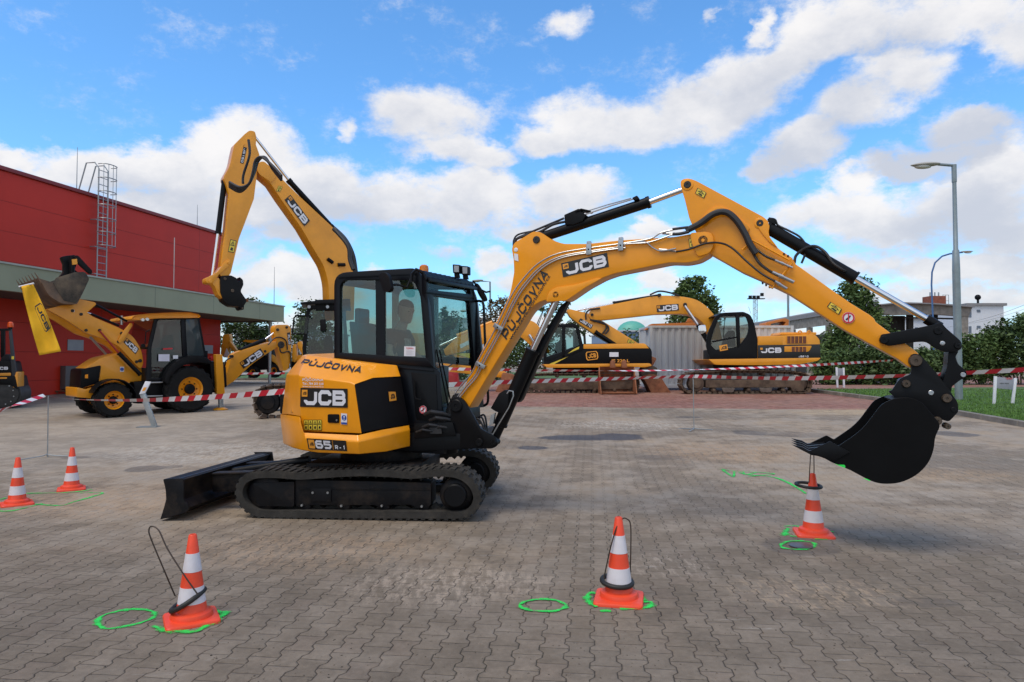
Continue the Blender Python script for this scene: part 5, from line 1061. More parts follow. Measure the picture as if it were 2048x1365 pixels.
# cylinders
def cylr(pl, p0, p1, dpx, o, name, m, parent, seg=18, ends=None):
    a, c = pl.at(p0[0], p0[1], o), pl.at(p1[0], p1[1], o); r = dpx / 2 * (a.y + c.y) / 2 / F; b = MB()
    if ends: b.tube([a, a.lerp(c, ends), a.lerp(c, ends + .001), a.lerp(c, 1 - ends), a.lerp(c, 1 - ends + .001), c], [r * 1.12, r * 1.12, r, r, r * 1.13, r * 1.13], seg)
    else: b.tube([a, c], r, seg)
    return b.build(name, m, parent)
AC = cylr(BPL, (1084, 475), (1300, 404), 21, 0, 'arm_cylinder', BLK, ME, ends=.03); cylr(BPL, (1298, 405), (1368, 379), 12, 0, 'piston_rod', CHR, AC)
b = MB(); b.prism(BPL, [(1128, 430, 2), (1158, 417, 3), (1163, 424), (1172, 430), (1165, 443), (1146, 450, 2), (1130, 450, 2)], .07, -.05); b.prism(BPL, [(1150, 421), (1162, 417), (1180, 421), (1176, 423), (1163, 421), (1150, 425)], .08, -.06); b.build('valve_block', BLK, AC, bevel=.006)
b = MB(); b.tube([BPL.at(*p, .05) for p in ((1160, 433), (1175, 428), (1225, 411), (1268, 398))], .008, 7); b.tube([BPL.at(*p, .03) for p in ((1160, 427), (1180, 421), (1215, 410), (1262, 397))], .006, 7); b.build('hydraulic_pipe', STL, AC)
b = MB(); b.prism(BPL, [(1264, 396, 2), (1274, 391, 2), (1278, 398, 2), (1268, 402, 2)], .06, -.02); b.build('port_block', BLK, AC, bevel=.003)
hose([(1030, 487), (1035, 477), (1050, 470), (1085, 455), (1128, 437)], .012, 'hose', AC, -.06); hose([(1028, 492), (1032, 480), (1045, 474), (1080, 464), (1105, 450), (1130, 444)], .014, 'hose', AC, .02); hose([(1027, 496), (1028, 480), (1038, 469), (1070, 462)], .010, 'hose', AC, -.1)
BC = cylr(BPL, (1534, 455), (1712, 558), 25, 0, 'bucket_cylinder', BLK, ME, ends=.025); cylr(BPL, (1709, 556), (1868, 647), 13, 0, 'piston_rod', CHR, BC); cylr(BPL, (1852, 638), (1880, 655), 20, 0, 'rod_eye', BLK, BC)
b = MB(); b.prism(BPL, [(1534, 438, 2), (1549, 436, 3), (1553, 442), (1550, 449, 2), (1538, 445, 2)], .04, -.03); b.build('port_block', BLK, BC, bevel=.004)
LC = cylr(BPL, (1066, 700), (1000, 850), 27, .0, 'lift_cylinder', BLK, ME, ends=.03); cylr(BPL, (1114, 598), (1062, 708), 13, 0, 'piston_rod', CHR, LC)
b = MB(); b.prism(BPL, [(1121, 612, 2), (1140, 597, 2), (1091, 690), (1042, 800, 2), (1036, 806, 2), (1014, 793, 2), (1048, 738)], -.05, -.14); b.build('cylinder_guard', BLK, LC, bevel=.006)
b = MB(); b.prism(BPL, [(981, 817, 2), (998, 787, 3), (1010, 780, 2), (1017, 786), (1014, 812, 2), (1006, 828, 2), (992, 824, 2)], .12, .0); b.build('check_valve', BLK, LC, bevel=.006)
b = MB(); b.tube([BPL.at(*p, .12) for p in ((1014, 788), (1018, 782), (1026, 783), (1027, 792), (1018, 815), (998, 848), (984, 872))], .007, 7); b.build('hydraulic_pipe', STL, LC); cylr(BPL, (1000, 852), (985, 885), 20, 0, 'cylinder_foot', BLK, LC)
b = MB(); b.prism(BPL, [(981, 832), (990, 826), (986, 848), (978, 852)], .13, .1); b.disc(BPL, 982, 872, 4, .13, .11, 10); b.build('hose_fitting', STL, LC)
# swing post
b = MB()
for o0, o1 in ((hw + .045, hw + .01), (-hw - .01, -hw - .045)):
    b.prism(BPL, [(900, 812, 10), (903, 796, 8), (916, 793, 8), (929, 802, 8), (960, 857), (992, 876, 6), (996, 890, 6), (985, 898, 6), (905, 897, 4)], o0, o1)
b.prism(BPL, [(902, 850), (935, 850), (965, 880), (965, 897), (905, 897)], hw, -hw); SPO = b.build('swing_post', BLK, ME, bevel=.008); pins(BPL, [(913, 812, 13), (959, 885, 8), (988, 885, 6)], hw + .045, SPO, BLK, .02)
b = MB(); pc = BPL.at(905, 870, 0); b.cyl(Vector((pc.x - .05, pc.y, .62)), Vector((pc.x - .05, pc.y, .98)), .11, 20); b.box(pc + Vector((-.25, .05, -.05)), .5, .3, .28, -R(22)); b.build('swing_bracket', BLK, ME, bevel=.01)
for k in range(4): hose([(884 + 5 * k, 880), (888 + 4 * k, 850), (896 + 3 * k, 815), (910 + 3 * k, 788)], .012, 'hose', ME, -.05 + .04 * k)
for k in range(3): hose([(930 + 6 * k, 850), (955 + 6 * k, 838 - 4 * k), (968 + 3 * k, 858), (975, 880)], .011, 'hose', SPO, .03 - .05 * k)
# bucket linkage, hitch and bucket
b = MB(); lk = [(1760, 681, 8), (1762, 669, 8), (1772, 668, 4), (1866, 650, 6), (1882, 644, 6), (1893, 657, 4), (1922, 682, 6), (1926, 696, 8), (1912, 705, 5), (1888, 704, 5), (1871, 697, 6), (1853, 684, 6), (1835, 684, 10), (1775, 693, 8)]
b.prism(BPL, lk, .135, .095); b.prism(BPL, lk, -.095, -.135); b.prism(BPL, [(1866, 655, 4), (1882, 648, 5), (1890, 662, 4), (1900, 680), (1880, 690), (1862, 670)], .095, -.095); LKA = b.build('bucket_lever', BLK, ME, bevel=.008); pins(BPL, [(1768, 680, 8), (1876, 662, 8), (1915, 692, 6)], .135, LKA, BLK, .014); pins(BPL, [(1885, 687, 4.5)], .135, LKA, STL, .004, 'bush')
b = MB(); b.prism(BPL, [(1897, 702, 4), (1918, 702, 4), (1911, 714, 3), (1916, 729, 6), (1932, 741, 8), (1935, 753, 8), (1920, 761, 5), (1904, 773, 4), (1902, 786, 4), (1890, 780, 4), (1886, 764, 3), (1895, 732, 6)], .09, -.09); LKB = b.build('bucket_link', BLK, ME, bevel=.01, seg=3); pins(BPL, [(1926, 750, 5)], .09, LKB, STL, .008, 'bush')
b = MB(); hk = [(1817, 722, 10), (1824, 707, 10), (1840, 709, 10), (1871, 744), (1900, 782, 5), (1916, 806, 6), (1917, 824, 5), (1898, 844, 5), (1870, 836, 10), (1852, 822), (1833, 806, 6), (1795, 800, 4), (1777, 783, 2), (1784, 781, 2), (1800, 757, 8), (1822, 749, 6), (1823, 733, 6)]
b.prism(BPL, hk, .125, .095); b.prism(BPL, hk, -.095, -.125); b.prism(BPL, [(1800, 760, 5), (1822, 752, 5), (1860, 780), (1895, 800), (1905, 822), (1885, 836), (1840, 808), (1796, 798)], .095, -.095); QH = b.build('quick_hitch', BLK, ME, bevel=.006)
PINR = mat('greasy_pin', (.10, .075, .055), .5, metal=.6, vary=.3)
pins(BPL, [(1831, 722, 12), (1812, 768, 8), (1893, 797, 9), (1874, 842, 8.5), (1895, 853, 6)], .125, QH, PINR, .03); pins(BPL, [(1862, 786, 5)], .125, QH, STL, .006, 'bush'); pins(BPL, [(1907, 820, 5)], .125, QH, BLK, .006)
BUK = [(1622, 911, 2), (1616, 905, 2), (1660, 884, 3), (1676, 893, 2), (1724, 861, 30), (1752, 823, 10), (1764, 808, 10), (1789, 797, 10), (1822, 795, 14), (1845, 806, 8), (1882, 850, 10), (1870, 875, 10), (1868, 900, 18), (1857, 928, 20), (1833, 952, 20), (1800, 967, 20), (1765, 969, 20), (1742, 963, 14), (1701, 941), (1663, 925), (1640, 912)]
BW = .29
b = MB()
for o0, o1 in ((BW, BW - .02), (-BW + .02, -BW)): 
    near = [BPL.at(x, y, BW) - BPL.n * (BW - o0) for x, y in fillet(BUK)]; b.loft([near, [p - BPL.n * (o0 - o1) for p in near]])
bl = fillet([(1789, 797, 10), (1822, 795, 14), (1845, 806, 8), (1880, 850, 10), (1868, 875, 10), (1866, 900, 18), (1855, 927, 20), (1832, 950, 20), (1800, 965, 20), (1765, 967, 20), (1742, 961, 14), (1701, 939), (1663, 923), (1622, 908)])
bl = bl[1:]; cc_ = sum([BPL.at(x, y, BW) for x, y in bl], Vector()) / len(bl); rings = []
for x, y in bl:
    p = BPL.at(x, y, BW) - BPL.n * .02; i_ = p + (cc_ - p).normalized() * .018; w_ = BPL.n * (2 * BW - .04); rings.append([p, i_, i_ - w_, p - w_])
b.loft(rings); BK = b.build('bucket', mat('bucket_black', (.0035, .0035, .004), .5, vary=.2, spec=.12), ME, bevel=.004, seg=1)
for k in range(4):
    o = BW * (1 - 2 * (k + .12) / 3.24); b = MB(); base = [BPL.at(x, y, BW) - BPL.n * (BW - o) for x, y in ((1655, 898), (1660, 917), (1622, 910), (1618, 902))]; tip = BPL.at(1583, 890, BW) - BPL.n * (BW - o); mid = [BPL.at(x, y, BW) - BPL.n * (BW - o) for x, y in ((1606, 895), (1604, 901))]
    w_ = BPL.n * .032; b.add([base[0] + w_, base[1] + w_, base[2] + w_, mid[1] + w_ * .8, tip + w_ * .35, mid[0] + w_ * .8, base[3] + w_, base[0] - w_, base[1] - w_, base[2] - w_, mid[1] - w_ * .8, tip - w_ * .35, mid[0] - w_ * .8, base[3] - w_],
          [(0, 1, 2, 3, 4, 5, 6), (13, 12, 11, 10, 9, 8, 7)] + [(i, (i + 1) % 7, 7 + (i + 1) % 7, 7 + i) for i in range(7)]); b.build('tooth', BLK, BK, bevel=.003)
b = MB(); b.prism(BPL, [(1618, 903), (1660, 883), (1680, 894), (1700, 905), (1668, 922), (1622, 909)], BW + .012, BW + .001); b.build('side_cutter', BLK, BK, bevel=.002); pins(BPL, [(1684, 906, 2.5)], BW, BK, STL, .006, 'bolt')
def gblob(pts):
    b = MB(); b.prism(BPL, pts, BW + .003, BW + .0005); b.build('green_overspray', GRN, BK, smooth=0)
gblob([(1668, 927, 2), (1676, 930, 2), (1690, 930, 3), (1691, 937, 3), (1686, 935), (1678, 932)]); gblob([(1726, 957), (1734, 958, 2), (1742, 962, 2), (1738, 962)])

# ================================================================ OPERATOR
SKIN = mat('skin', (.50, .30, .22), .55, vary=.04); SHIRT = mat('black_cotton', (.012, .012, .014), .9, vary=.15); HAIR = mat('brown_hair', (.055, .038, .026), .8, vary=.2, bump=.5, bscale=120); JEAN = mat('dark_jeans', (.02, .028, .05), .85)
PS0 = Vector(sc) + h_ * .11 - u_ * .01; PER = thing('person', 'operator in a black printed T-shirt sitting in the mini excavator cab', 'person', PS0 + u_ * .06)
def W3(f, l, u): return PS0 + h_ * f + l_ * l + u_ * u
def skinfig(name, nodes, edges, m, parent, sub=2):
    me = bpy.data.meshes.new(name); o0 = ORG[PER.name]; me.from_pydata([tuple(p - o0) for p, r in nodes], edges, []); ob = bpy.data.objects.new(name, me); COL.objects.link(ob)
    mod = ob.modifiers.new('skin', 'SKIN'); s2 = ob.modifiers.new('sub', 'SUBSURF'); s2.levels = sub; s2.render_levels = sub
    for i, (p, r) in enumerate(nodes):
        v = me.skin_vertices[0].data[i]; v.radius = r if isinstance(r, tuple) else (r, r); v.use_root = (i == 0)
    dg = bpy.context.evaluated_depsgraph_get(); m2 = bpy.data.meshes.new_from_object(ob.evaluated_get(dg)); bpy.data.objects.remove(ob)
    m2.materials.clear(); m2.materials.append(m); m2.polygons.foreach_set('use_smooth', [True] * len(m2.polygons)); o = bpy.data.objects.new(name, m2); COL.objects.link(o); o.parent = parent; return o
hf = .10
body_n = [(W3(0, 0, .13), .12), (W3(.01, 0, .30), .13), (W3(.05, 0, .46), (.15, .12)), (W3(.09, 0, .56), (.09, .07)), (W3(.12, 0, .63), .066), (W3(.14, 0, .68), .062),
 (W3(.07, -.17, .52), .062), (W3(.08, -.24, .34), .048), (W3(.13, -.24, .25), .042), (W3(.28, -.19, .17), .03), (W3(.34, -.18, .18), .032),
 (W3(.07, .17, .52), .062), (W3(.08, .24, .34), .048), (W3(.17, .29, .25), .042), (W3(.34, .29, .17), .03), (W3(.40, .29, .18), .032),
 (W3(.04, -.10, .11), .10), (W3(.44, -.13, .13), .072), (W3(.50, -.13, -.10), .058), (W3(.48, -.13, -.30), .045), (W3(.58, -.13, -.33), .038),
 (W3(.04, .10, .11), .10), (W3(.44, .13, .13), .072), (W3(.50, .13, -.10), .058), (W3(.48, .13, -.30), .045), (W3(.58, .13, -.33), .038)]
be = [(0, 1), (1, 2), (2, 3), (3, 4), (4, 5), (2, 6), (6, 7), (7, 8), (8, 9), (9, 10), (2, 11), (11, 12), (12, 13), (13, 14), (14, 15), (0, 16), (16, 17), (17, 18), (18, 19), (19, 20), (0, 21), (21, 22), (22, 23), (23, 24), (24, 25)]
# head turned a little to the right and down
hd = W3(.175, -.01, .79); fwd_ = (h_ * .86 - l_ * .35 - u_ * .30).normalized(); rgt = fwd_.cross(u_).normalized(); upv = rgt.cross(fwd_).normalized()
BODY = skinfig('body', body_n, be, SKIN, PER)
def skull(q):
    return None
b = MB(); rings = []
prof = [(-.125, .030, .035, .045), (-.115, .045, .055, .035), (-.09, .058, .078, .02), (-.06, .066, .088, .008), (-.02, .072, .093, 0), (.02, .076, .097, -.004), (.06, .074, .096, -.01), (.09, .062, .082, -.015), (.112, .04, .055, -.018), (.122, .012, .02, -.018)]
for (z, rx, ry, fo) in prof: rings.append([hd + upv * z + fwd_ * fo + rgt * math.cos(a) * rx * 1.12 + fwd_ * math.sin(a) * 1.08 * ry * (1.0 if math.sin(a) > 0 else 1.05) for a in [2 * math.pi * k / 20 for k in range(20)]])
b.loft(rings); n0 = hd + fwd_ * .098; b.loft([[n0 + upv * .03 + rgt * s * .008 for s in (-1, 1)] + [n0 + upv * .028 - fwd_ * .02], [n0 - upv * .018 + rgt * s * .017 + fwd_ * .018 for s in (-1, 1)] + [n0 - upv * .018 - fwd_ * .02], [n0 - upv * .024 + rgt * s * .012 for s in (-1, 1)] + [n0 - upv * .024 - fwd_ * .02]])
for s in (-1, 1): b.sphere(hd + rgt * s * .078 - fwd_ * .006, .03, .35, .6, 1.0, 10, 7); b.sphere(hd + rgt * s * .03 + fwd_ * .088 + upv * .036, .018, 1.2, .7, .45, 8, 6)
b.sphere(hd + fwd_ * .096 - upv * .055, .022, 1.1, .5, .3, 10, 6); b.tube([hd - upv * .07 - fwd_ * .01, W3(.13, 0, .64)], [.05, .055], 14)
HEAD = b.build('head', SKIN, BODY)
b = MB()
for s in (-1, 1): b.sphere(hd + rgt * s * .031 + fwd_ * .091 + upv * .020, .011, 1.3, .6, .6, 8, 6)
b.build('eyes', mat('eye_dark', (.03, .025, .02), .2), HEAD)
b = MB(); rings = []
for (z, rx, ry, fo) in [(.018, .080, .082, -.03), (.045, .083, .100, -.015), (.07, .082, .104, -.014), (.098, .072, .094, -.018), (.122, .05, .067, -.02), (.134, .015, .025, -.02)]: rings.append([hd + upv * z + fwd_ * fo + rgt * math.cos(a) * rx + fwd_ * math.sin(a) * ry for a in [2 * math.pi * k / 20 for k in range(20)]])
rings.insert(0, [hd - upv * .05 - fwd_ * .045 + rgt * math.cos(a) * .07 + fwd_ * math.sin(a) * .06 for a in [2 * math.pi * k / 20 for k in range(20)]]); b.loft(rings); b.build('hair', HAIR, HEAD)
sn = [(W3(0, 0, .14), .135), (W3(.01, 0, .30), .145), (W3(.05, 0, .46), (.165, .132)), (W3(.09, 0, .565), (.10, .08)), (W3(.07, -.175, .52), .078), (W3(.085, -.235, .385), .066), (W3(.07, .175, .52), .078), (W3(.10, .26, .385), .066)]
SH = skinfig('tshirt', sn, [(0, 1), (1, 2), (2, 3), (2, 4), (4, 5), (2, 6), (6, 7)], SHIRT, PER)
b = MB(); pr = W3(.215, -.03, .40); b.obox(pr, h_ * .002 + u_ * .0, l_ * .07, u_ * .075 - h_ * .012); b.build('shirt_print', mat('print_pale', (.35, .36, .34), .8, vary=.6, scale=40), SH)
skinfig('trousers', [(W3(0, 0, .12), .135), (W3(.04, -.10, .11), .105), (W3(.44, -.13, .13), .08), (W3(.50, -.13, -.10), .068), (W3(.48, -.13, -.27), .06), (W3(.04, .10, .11), .105), (W3(.44, .13, .13), .08), (W3(.50, .13, -.10), .068), (W3(.48, .13, -.27), .06)], [(0, 1), (1, 2), (2, 3), (3, 4), (0, 5), (5, 6), (6, 7), (7, 8)], JEAN, PER)
def hand(base, side):
    o0 = base
    for k, (dl, ln) in enumerate(((-.028, .058), (-.010, .066), (.010, .062), (.027, .050))):
        p0 = o0 + h_ * .04 + l_ * dl; p1 = p0 + h_ * .022 - u_ * ln * .35; p2 = p1 - h_ * .01 - u_ * ln * .35; p3 = p2 - h_ * .02 - u_ * ln * .1
        skinfig('finger', [(o0 + h_ * .02 + l_ * dl * .8, .011), (p0, .0095), (p1, .009), (p2, .008), (p3, .007)], [(0, 1), (1, 2), (2, 3), (3, 4)], SKIN, BODY, 1)
    p0 = o0 - l_ * side * .03 - h_ * .005; skinfig('thumb', [(o0 - l_ * side * .012, .012), (p0, .011), (p0 + h_ * .028 - u_ * .02, .010), (p0 + h_ * .045 - u_ * .04, .009)], [(0, 1), (1, 2), (2, 3)], SKIN, BODY, 1)
hand(W3(.34, -.18, .19), -1); hand(W3(.40, .29, .19), 1)
# ================================================================ SHARED BUILDERS FOR THE OTHER MACHINES
def plate(parent, name, pl, pts, o0, o1, m, bevel=.01):
    b = MB(); b.prism(pl, pts, o0, o1); return b.build(name, m, parent, bevel=bevel)
def steel_track(parent, pl, outline, o0, width, pitch=.19, m=MUDT, frame=None, wheels=(), framem=None, name='track'):
    pts = [pl.at(p.x, p.y, o0) for p in crv(outline, 4, True)]; cen = sum(pts, Vector()) / len(pts); n = len(pts); L_ = [0.0]
    for i in range(n): L_.append(L_[-1] + (pts[(i + 1) % n] - pts[i]).length)
    tot = L_[-1]; N_ = int(tot / pitch); back = -pl.n
    def at(s):
        s %= tot
        for i in range(n):
            if L_[i + 1] >= s: f = (s - L_[i]) / (L_[i + 1] - L_[i]); return pts[i].lerp(pts[(i + 1) % n], f)
    b = MB()
    for j in range(N_):
        p, q = at(tot * j / N_), at(tot * (j + .86) / N_); t = (q - p).normalized(); nr = t.cross(pl.n).normalized(); c = (p + q) / 2
        if nr.dot(c - cen) < 0: nr = -nr
        l = (q - p).length / 2; b.obox(c + back * width / 2 - nr * .012, t * l, back * width / 2, nr * .012); b.obox(c + back * width / 2 + t * l * .6 - nr * -.012, t * .014, back * width / 2, nr * .018)
        b.obox(c + back * width * .3 - nr * .06, t * l * .8, back * .03, nr * .045); b.obox(c + back * width * .7 - nr * .06, t * l * .8, back * .03, nr * .045)
    tr = b.build(name, m, parent, smooth=0)
    if frame:
        for fr_, f0, f1 in frame: plate(tr, 'track_frame', pl, fr_, o0 + f0, o0 - width + f1, framem or MUDT, .015)
    for x, y, r in wheels:
        b = MB(); c = pl.at(x, y, o0) + back * .12; rr = r * c.y / F; b.lathe(c, [(rr * .3, -.03), (rr * .55, -.02), (rr * .6, .02), (rr * .9, .03), (rr, .06), (rr, width - .24), (rr * .9, width - .2)], 20, back); b.build('wheel', framem or MUDT, tr)
    return tr
def tyre(parent, c, r, w, rim, axis, lugs=20, rimm=YEL, name='wheel', hub=.3):
    """axis points outwards from the machine; c is the centre of the outer face"""
    b = MB(); a = Vector(axis).normalized(); u = Vector((0, 0, 1)); v = a.cross(u).normalized()
    b.lathe(c, [(rim, -.06), (rim * 1.02, .0), (r * .86, .012), (r * .955, -.05), (r * .965, -w * .5), (r * .955, -w + .05), (r * .86, -w), (rim, -w + .05)], 40, a, False)
    for k in range(lugs):
        for s, ph in ((0, 0.0), (1, .5)):
            th = 2 * math.pi * (k + ph) / lugs; th2 = th + .55 * 2 * math.pi / lugs * 1.3
            def pt(t, ax, rr): return c + (v * math.cos(t) + u * math.sin(t)) * rr + a * ax
            ax0, ax1 = (-.01, -w * .56) if s == 0 else (-w + .01, -w * .44); dt = .20 * 2 * math.pi / lugs
            r0, r1 = r * .90, r * 1.0
            A = [pt(th - dt, ax0, r0), pt(th + dt, ax0, r0), pt(th + dt, ax0, r1 * .985), pt(th - dt, ax0, r1 * .985)]; B = [pt(th2 - dt, ax1, r0), pt(th2 + dt, ax1, r0), pt(th2 + dt, ax1, r1), pt(th2 - dt, ax1, r1)]
            b.loft([A, B])
    t = b.build(name, TYRE, parent, smooth=30)
    b = MB(); b.lathe(c, [(rim * 1.04, -.005), (rim * 1.0, -.02), (rim * .9, -.05), (rim * .86, -.12), (rim * .5, -.14), (hub * rim * 1.5, -.10), (hub * rim * 1.5, -.13), (.001, -.13)], 36, a, False); b.build('rim', rimm, t)
    b = MB(); b.lathe(c, [(hub * rim * 1.4, -.14), (hub * rim * 1.4, -.06), (hub * rim, -.03), (.001, -.03)], 24, a)
    for k in range(8): th = 2 * math.pi * k / 8; q = c + (v * math.cos(th) + u * math.sin(th)) * rim * .6 - a * .13; b.cyl(q, q + a * .03, .018, 6)
    b.build('hub', PLAS, t); return t
def glassp(parent, pl, pts, o, m=None, name='window', t=.01):
    b = MB(); b.prism(pl, pts, o, o - t); return b.build(name, m or GLSD, parent, bevel=0)
def ringp(parent, pl, outer, inner, o0, o1, m, name='cab_frame'):
    b = MB(); b.ring(pl, fillet(outer, 4, True), fillet(inner, 4, True), o0, o1); return b.build(name, m, parent, bevel=.008)
YB = mat('yellow_machine_paint', (0.79, 0.32, 0.012), 0.38, vary=0.10, coat=0.2, dirt=0.22, dirtcol=(0.30, 0.16, 0.05), scale=1.3)

# ================================================================ TALL TRACKED EXCAVATOR BEHIND THE CAB
JP = vplane(P(560, 700, 17.2), -14.0)
J1 = thing('tracked_excavator', 'tracked excavator with boom raised high and empty black hitch, standing behind the mini excavator cab', 'excavator', G(640, 842))
JO = [(506, 806), (508, 788), (520, 776), (545, 771), (600, 769), (680, 768), (760, 770), (800, 778), (812, 796), (808, 818), (790, 832), (700, 836), (600, 839), (540, 841), (518, 834), (508, 820)]
steel_track(J1, JP, JO, .0, .6, .19, MUDT, frame=[([(560, 785, 4), (760, 783, 4), (770, 822, 4), (560, 828, 4)], -.12, .12)], wheels=[(534, 806, 24), (785, 802, 22), (590, 826, 7), (640, 825, 7), (690, 824, 7), (735, 823, 7), (620, 780, 6), (700, 779, 6)], framem=BLKD)
for sh in (2.0,):
    o = steel_track(J1, JP, JO, -sh, .6, .19, MUDT, frame=[([(560, 785, 4), (760, 783, 4), (770, 822, 4), (560, 828, 4)], -.12, .12)], wheels=[(534, 806, 24), (785, 802, 22)], framem=BLKD)
plate(J1, 'revolving_frame', JP, [(592, 742, 3), (800, 742, 3), (800, 764, 3), (600, 764, 3)], -.35, -2.4, BLK); plate(J1, 'slew_ring', JP, [(650, 764), (740, 764), (740, 776), (650, 776)], -.6, -2.0, BLKD)
plate(J1, 'engine_cover', JP, [(720, 665, 6), (860, 667, 8), (866, 742, 6), (720, 742)], -.32, -2.45, YB, .03)
JC = ringp(J1, JP, [(612, 742), (604, 700, 10), (614, 612, 10), (690, 606, 8), (700, 742)], [(619, 738), (612, 700, 8), (620, 620, 6), (684, 614, 6), (692, 738)], -.35, -.45, BLK)
ringp(JC, JP, [(612, 742), (604, 700, 10), (614, 612, 10), (690, 606, 8), (700, 742)], [(619, 738), (612, 700, 8), (620, 620, 6), (684, 614, 6), (692, 738)], -1.25, -1.35, BLK, 'side_frame')
glassp(JC, JP, [(615, 700), (619, 616), (686, 611), (694, 738), (616, 738)], -.40); plate(JC, 'door_panel', JP, [(616, 703, 3), (693, 700, 3), (695, 740), (616, 740)], -.42, -.48, BLK)
plate(JC, 'roof_visor', JP, [(600, 605, 2), (640, 601, 3), (700, 602), (700, 607), (640, 608), (601, 609, 2)], -.2, -1.4, BLK); plate(JC, 'rain_screen', JP, [(630, 600), (700, 598), (702, 622), (632, 622)], -.33, -.35, PLAS)
b = MB()
for x in (618, 655): b = MB(); b.disc(JP, x, 614, 3.2, -.15, -.3, 12); b.build('work_lamp', mat('worklamp_lens', (.30, .33, .36), .15), JC)
b = MB(); b.tube([JP.at(x, y, -.1) for x, y in ((585, 668), (588, 636), (592, 632), (620, 632), (622, 636))], .022, 6); b.tube([JP.at(x, y, -.1) for x, y in ((585, 668), (612, 668))], .016, 6); b.build('mirror_frame', BLK, JC)
plate(JC, 'mirror', JP, [(640, 640, 3), (652, 638, 3), (652, 662, 3), (641, 664, 3)], .0, -.06, PLAS, .01); plate(J1, 'seat', JP, [(650, 672, 4), (664, 672, 4), (668, 716), (645, 716)], -.7, -1.1, SEAT)
glassp(JC, JP, [(586, 636), (618, 634), (614, 668), (585, 668)], -.1, GLSC, 'mirror_glass')
JB = vplane(P(660, 700, 18.3), -36.0)
def jb(*a): return plate(J1, *a)
jbm = jb('boom', JB, [(515, 330, 5), (521, 323, 4), (528, 324, 4), (566, 360, 6), (598, 392), (669, 458, 12), (690, 486, 16), (704, 517, 12), (710, 545, 10), (708, 640), (664, 640), (658, 600), (657, 566, 14), (648, 532, 14), (634, 510, 14), (602, 455), (560, 396), (541, 367), (519, 348, 5)], .17, -.30, YB)
plate(jbm, 'cheek_plate', JB, [(514, 340, 6), (519, 324, 4), (528, 323, 4), (549, 341, 4), (553, 352, 6), (544, 366, 5), (520, 350, 4)], .19, .165, YB, .004)
logo(JB, [(569, 400), (609, 453), (620, 442), (581, 390)], jbm, .19)
jam = jb('arm', JB, [(489, 269, 3), (499, 261, 4), (510, 263, 4), (513, 275, 4), (512, 290), (520, 312, 6), (512, 365), (508, 398), (478, 478), (462, 546, 3), (455, 556, 3), (440, 552, 3), (446, 500), (452, 455), (458, 388), (452, 368, 6), (446, 356, 6), (460, 332, 12), (465, 305, 8), (469, 289)], .12, -.22, YB)
mpj = quadmap(JB, [(488, 289), (480, 326), (487, 328), (495, 291)], .125); b = MB(); patch(b, mpj); jd = b.build('model_badge', DECB, jam, smooth=0, recalc=False); b = MB(); letters(b, quadmap(JB, [(488, 289), (480, 326), (487, 328), (495, 291)], .13), 'JS160', 1.1, .3, .2, box=(.2, .2, .96, .8)); b.build('model_lettering', WHT, jd, smooth=0, recalc=False)
b = MB(); patch(b, quadmap(JB, [(489, 288), (487.5, 294), (494, 296), (495.5, 290)], .128)); b.build('emblem', DECO, jd, smooth=0, recalc=False)
warn(JB, 0, 0, 0, 0, .126, jam, c4=[(456, 504), (468, 506), (473, 482), (461, 479)]); warn(JB, 0, 0, 0, 0, .176, jbm, c4=[(552, 383), (560, 384), (565, 374), (557, 372)])
c1 = cylr(JB, (449, 362), (436, 468), 10.5, -.05, 'bucket_cylinder', BLK, J1, ends=.04); cylr(JB, (436, 466), (424, 552), 6, -.05, 'piston_rod', CHR, c1)
c1 = cylr(JB, (576, 360), (666, 458), 11, -.05, 'arm_cylinder', BLK, J1, ends=.06); cylr(JB, (508, 272), (580, 364), 5.5, -.05, 'piston_rod', CHR, c1)
plate(J1, 'bucket_link', JB, [(452, 521, 3), (461, 520, 3), (461, 530, 3), (438, 550), (425, 568, 4), (412, 566, 4), (411, 556, 4), (420, 553), (434, 545)], .15, -.25, YB); plate(J1, 'bucket_lever', JB, [(415, 556, 4), (438, 556, 3), (444, 572), (456, 598, 3), (448, 600, 3), (436, 590), (430, 574)], .13, -.23, YB)
jh = plate(J1, 'quick_hitch', JB, [(442, 552, 4), (462, 551, 4), (472, 556), (478, 566, 3), (480, 560), (479, 554, 2), (486, 560, 3), (487, 570, 3), (481, 583, 4), (494, 602, 4), (488, 612), (488, 620, 3), (483, 620, 3), (479, 614), (462, 612, 4), (447, 602, 4), (441, 585), (440, 562, 4)], .17, -.27, BLK, .012)
pins(JB, [(450, 558, 3), (465, 582, 3.4), (485, 617, 2)], .17, jh, PINR, .02); pins(JB, [(421, 563, 3.5), (457, 526, 3)], .15, J1, YB, .02); plate(jh, 'hitch_jaw', JB, [(486, 596, 2), (497, 599, 2), (497, 604, 2), (488, 604)], .1, -.2, RUST, .004)
for k in range(4): hose([(459, 365 + 3 * k), (480, 375 + 3 * k), (498, 368), (506 + k, 345), (511 + 2 * k, 322), (524 + 2 * k, 315), (545, 332 + 2 * k), (563, 352 + 3 * k)], .017, 'hose', J1, .20 - .03 * k)
hose([(668, 458), (690, 480), (705, 510), (711, 545)], .03, 'hose', J1, .0); hose([(672, 462), (696, 492), (700, 520), (707, 540)], .025, 'hose', J1, .1); hose([(497, 280), (499, 310), (487, 350), (486, 368)], .016, 'hose', J1, .14)
for x0, y0, x1, y1 in ((655, 518, 666, 526), (676, 530, 690, 530)): cylr(JB, (x0, y0), (x1, y1), 7, .2, 'boom_lamp', BLK, jbm)
b = MB(); b.tube([JB.at(*p, -.02) for p in ((560, 358), (600, 402), (655, 462))], .018, 6); b.tube([JB.at(*p, .05) for p in ((556, 362), (598, 408), (650, 466))], .018, 6); b.build('hydraulic_pipe', YB, jbm)

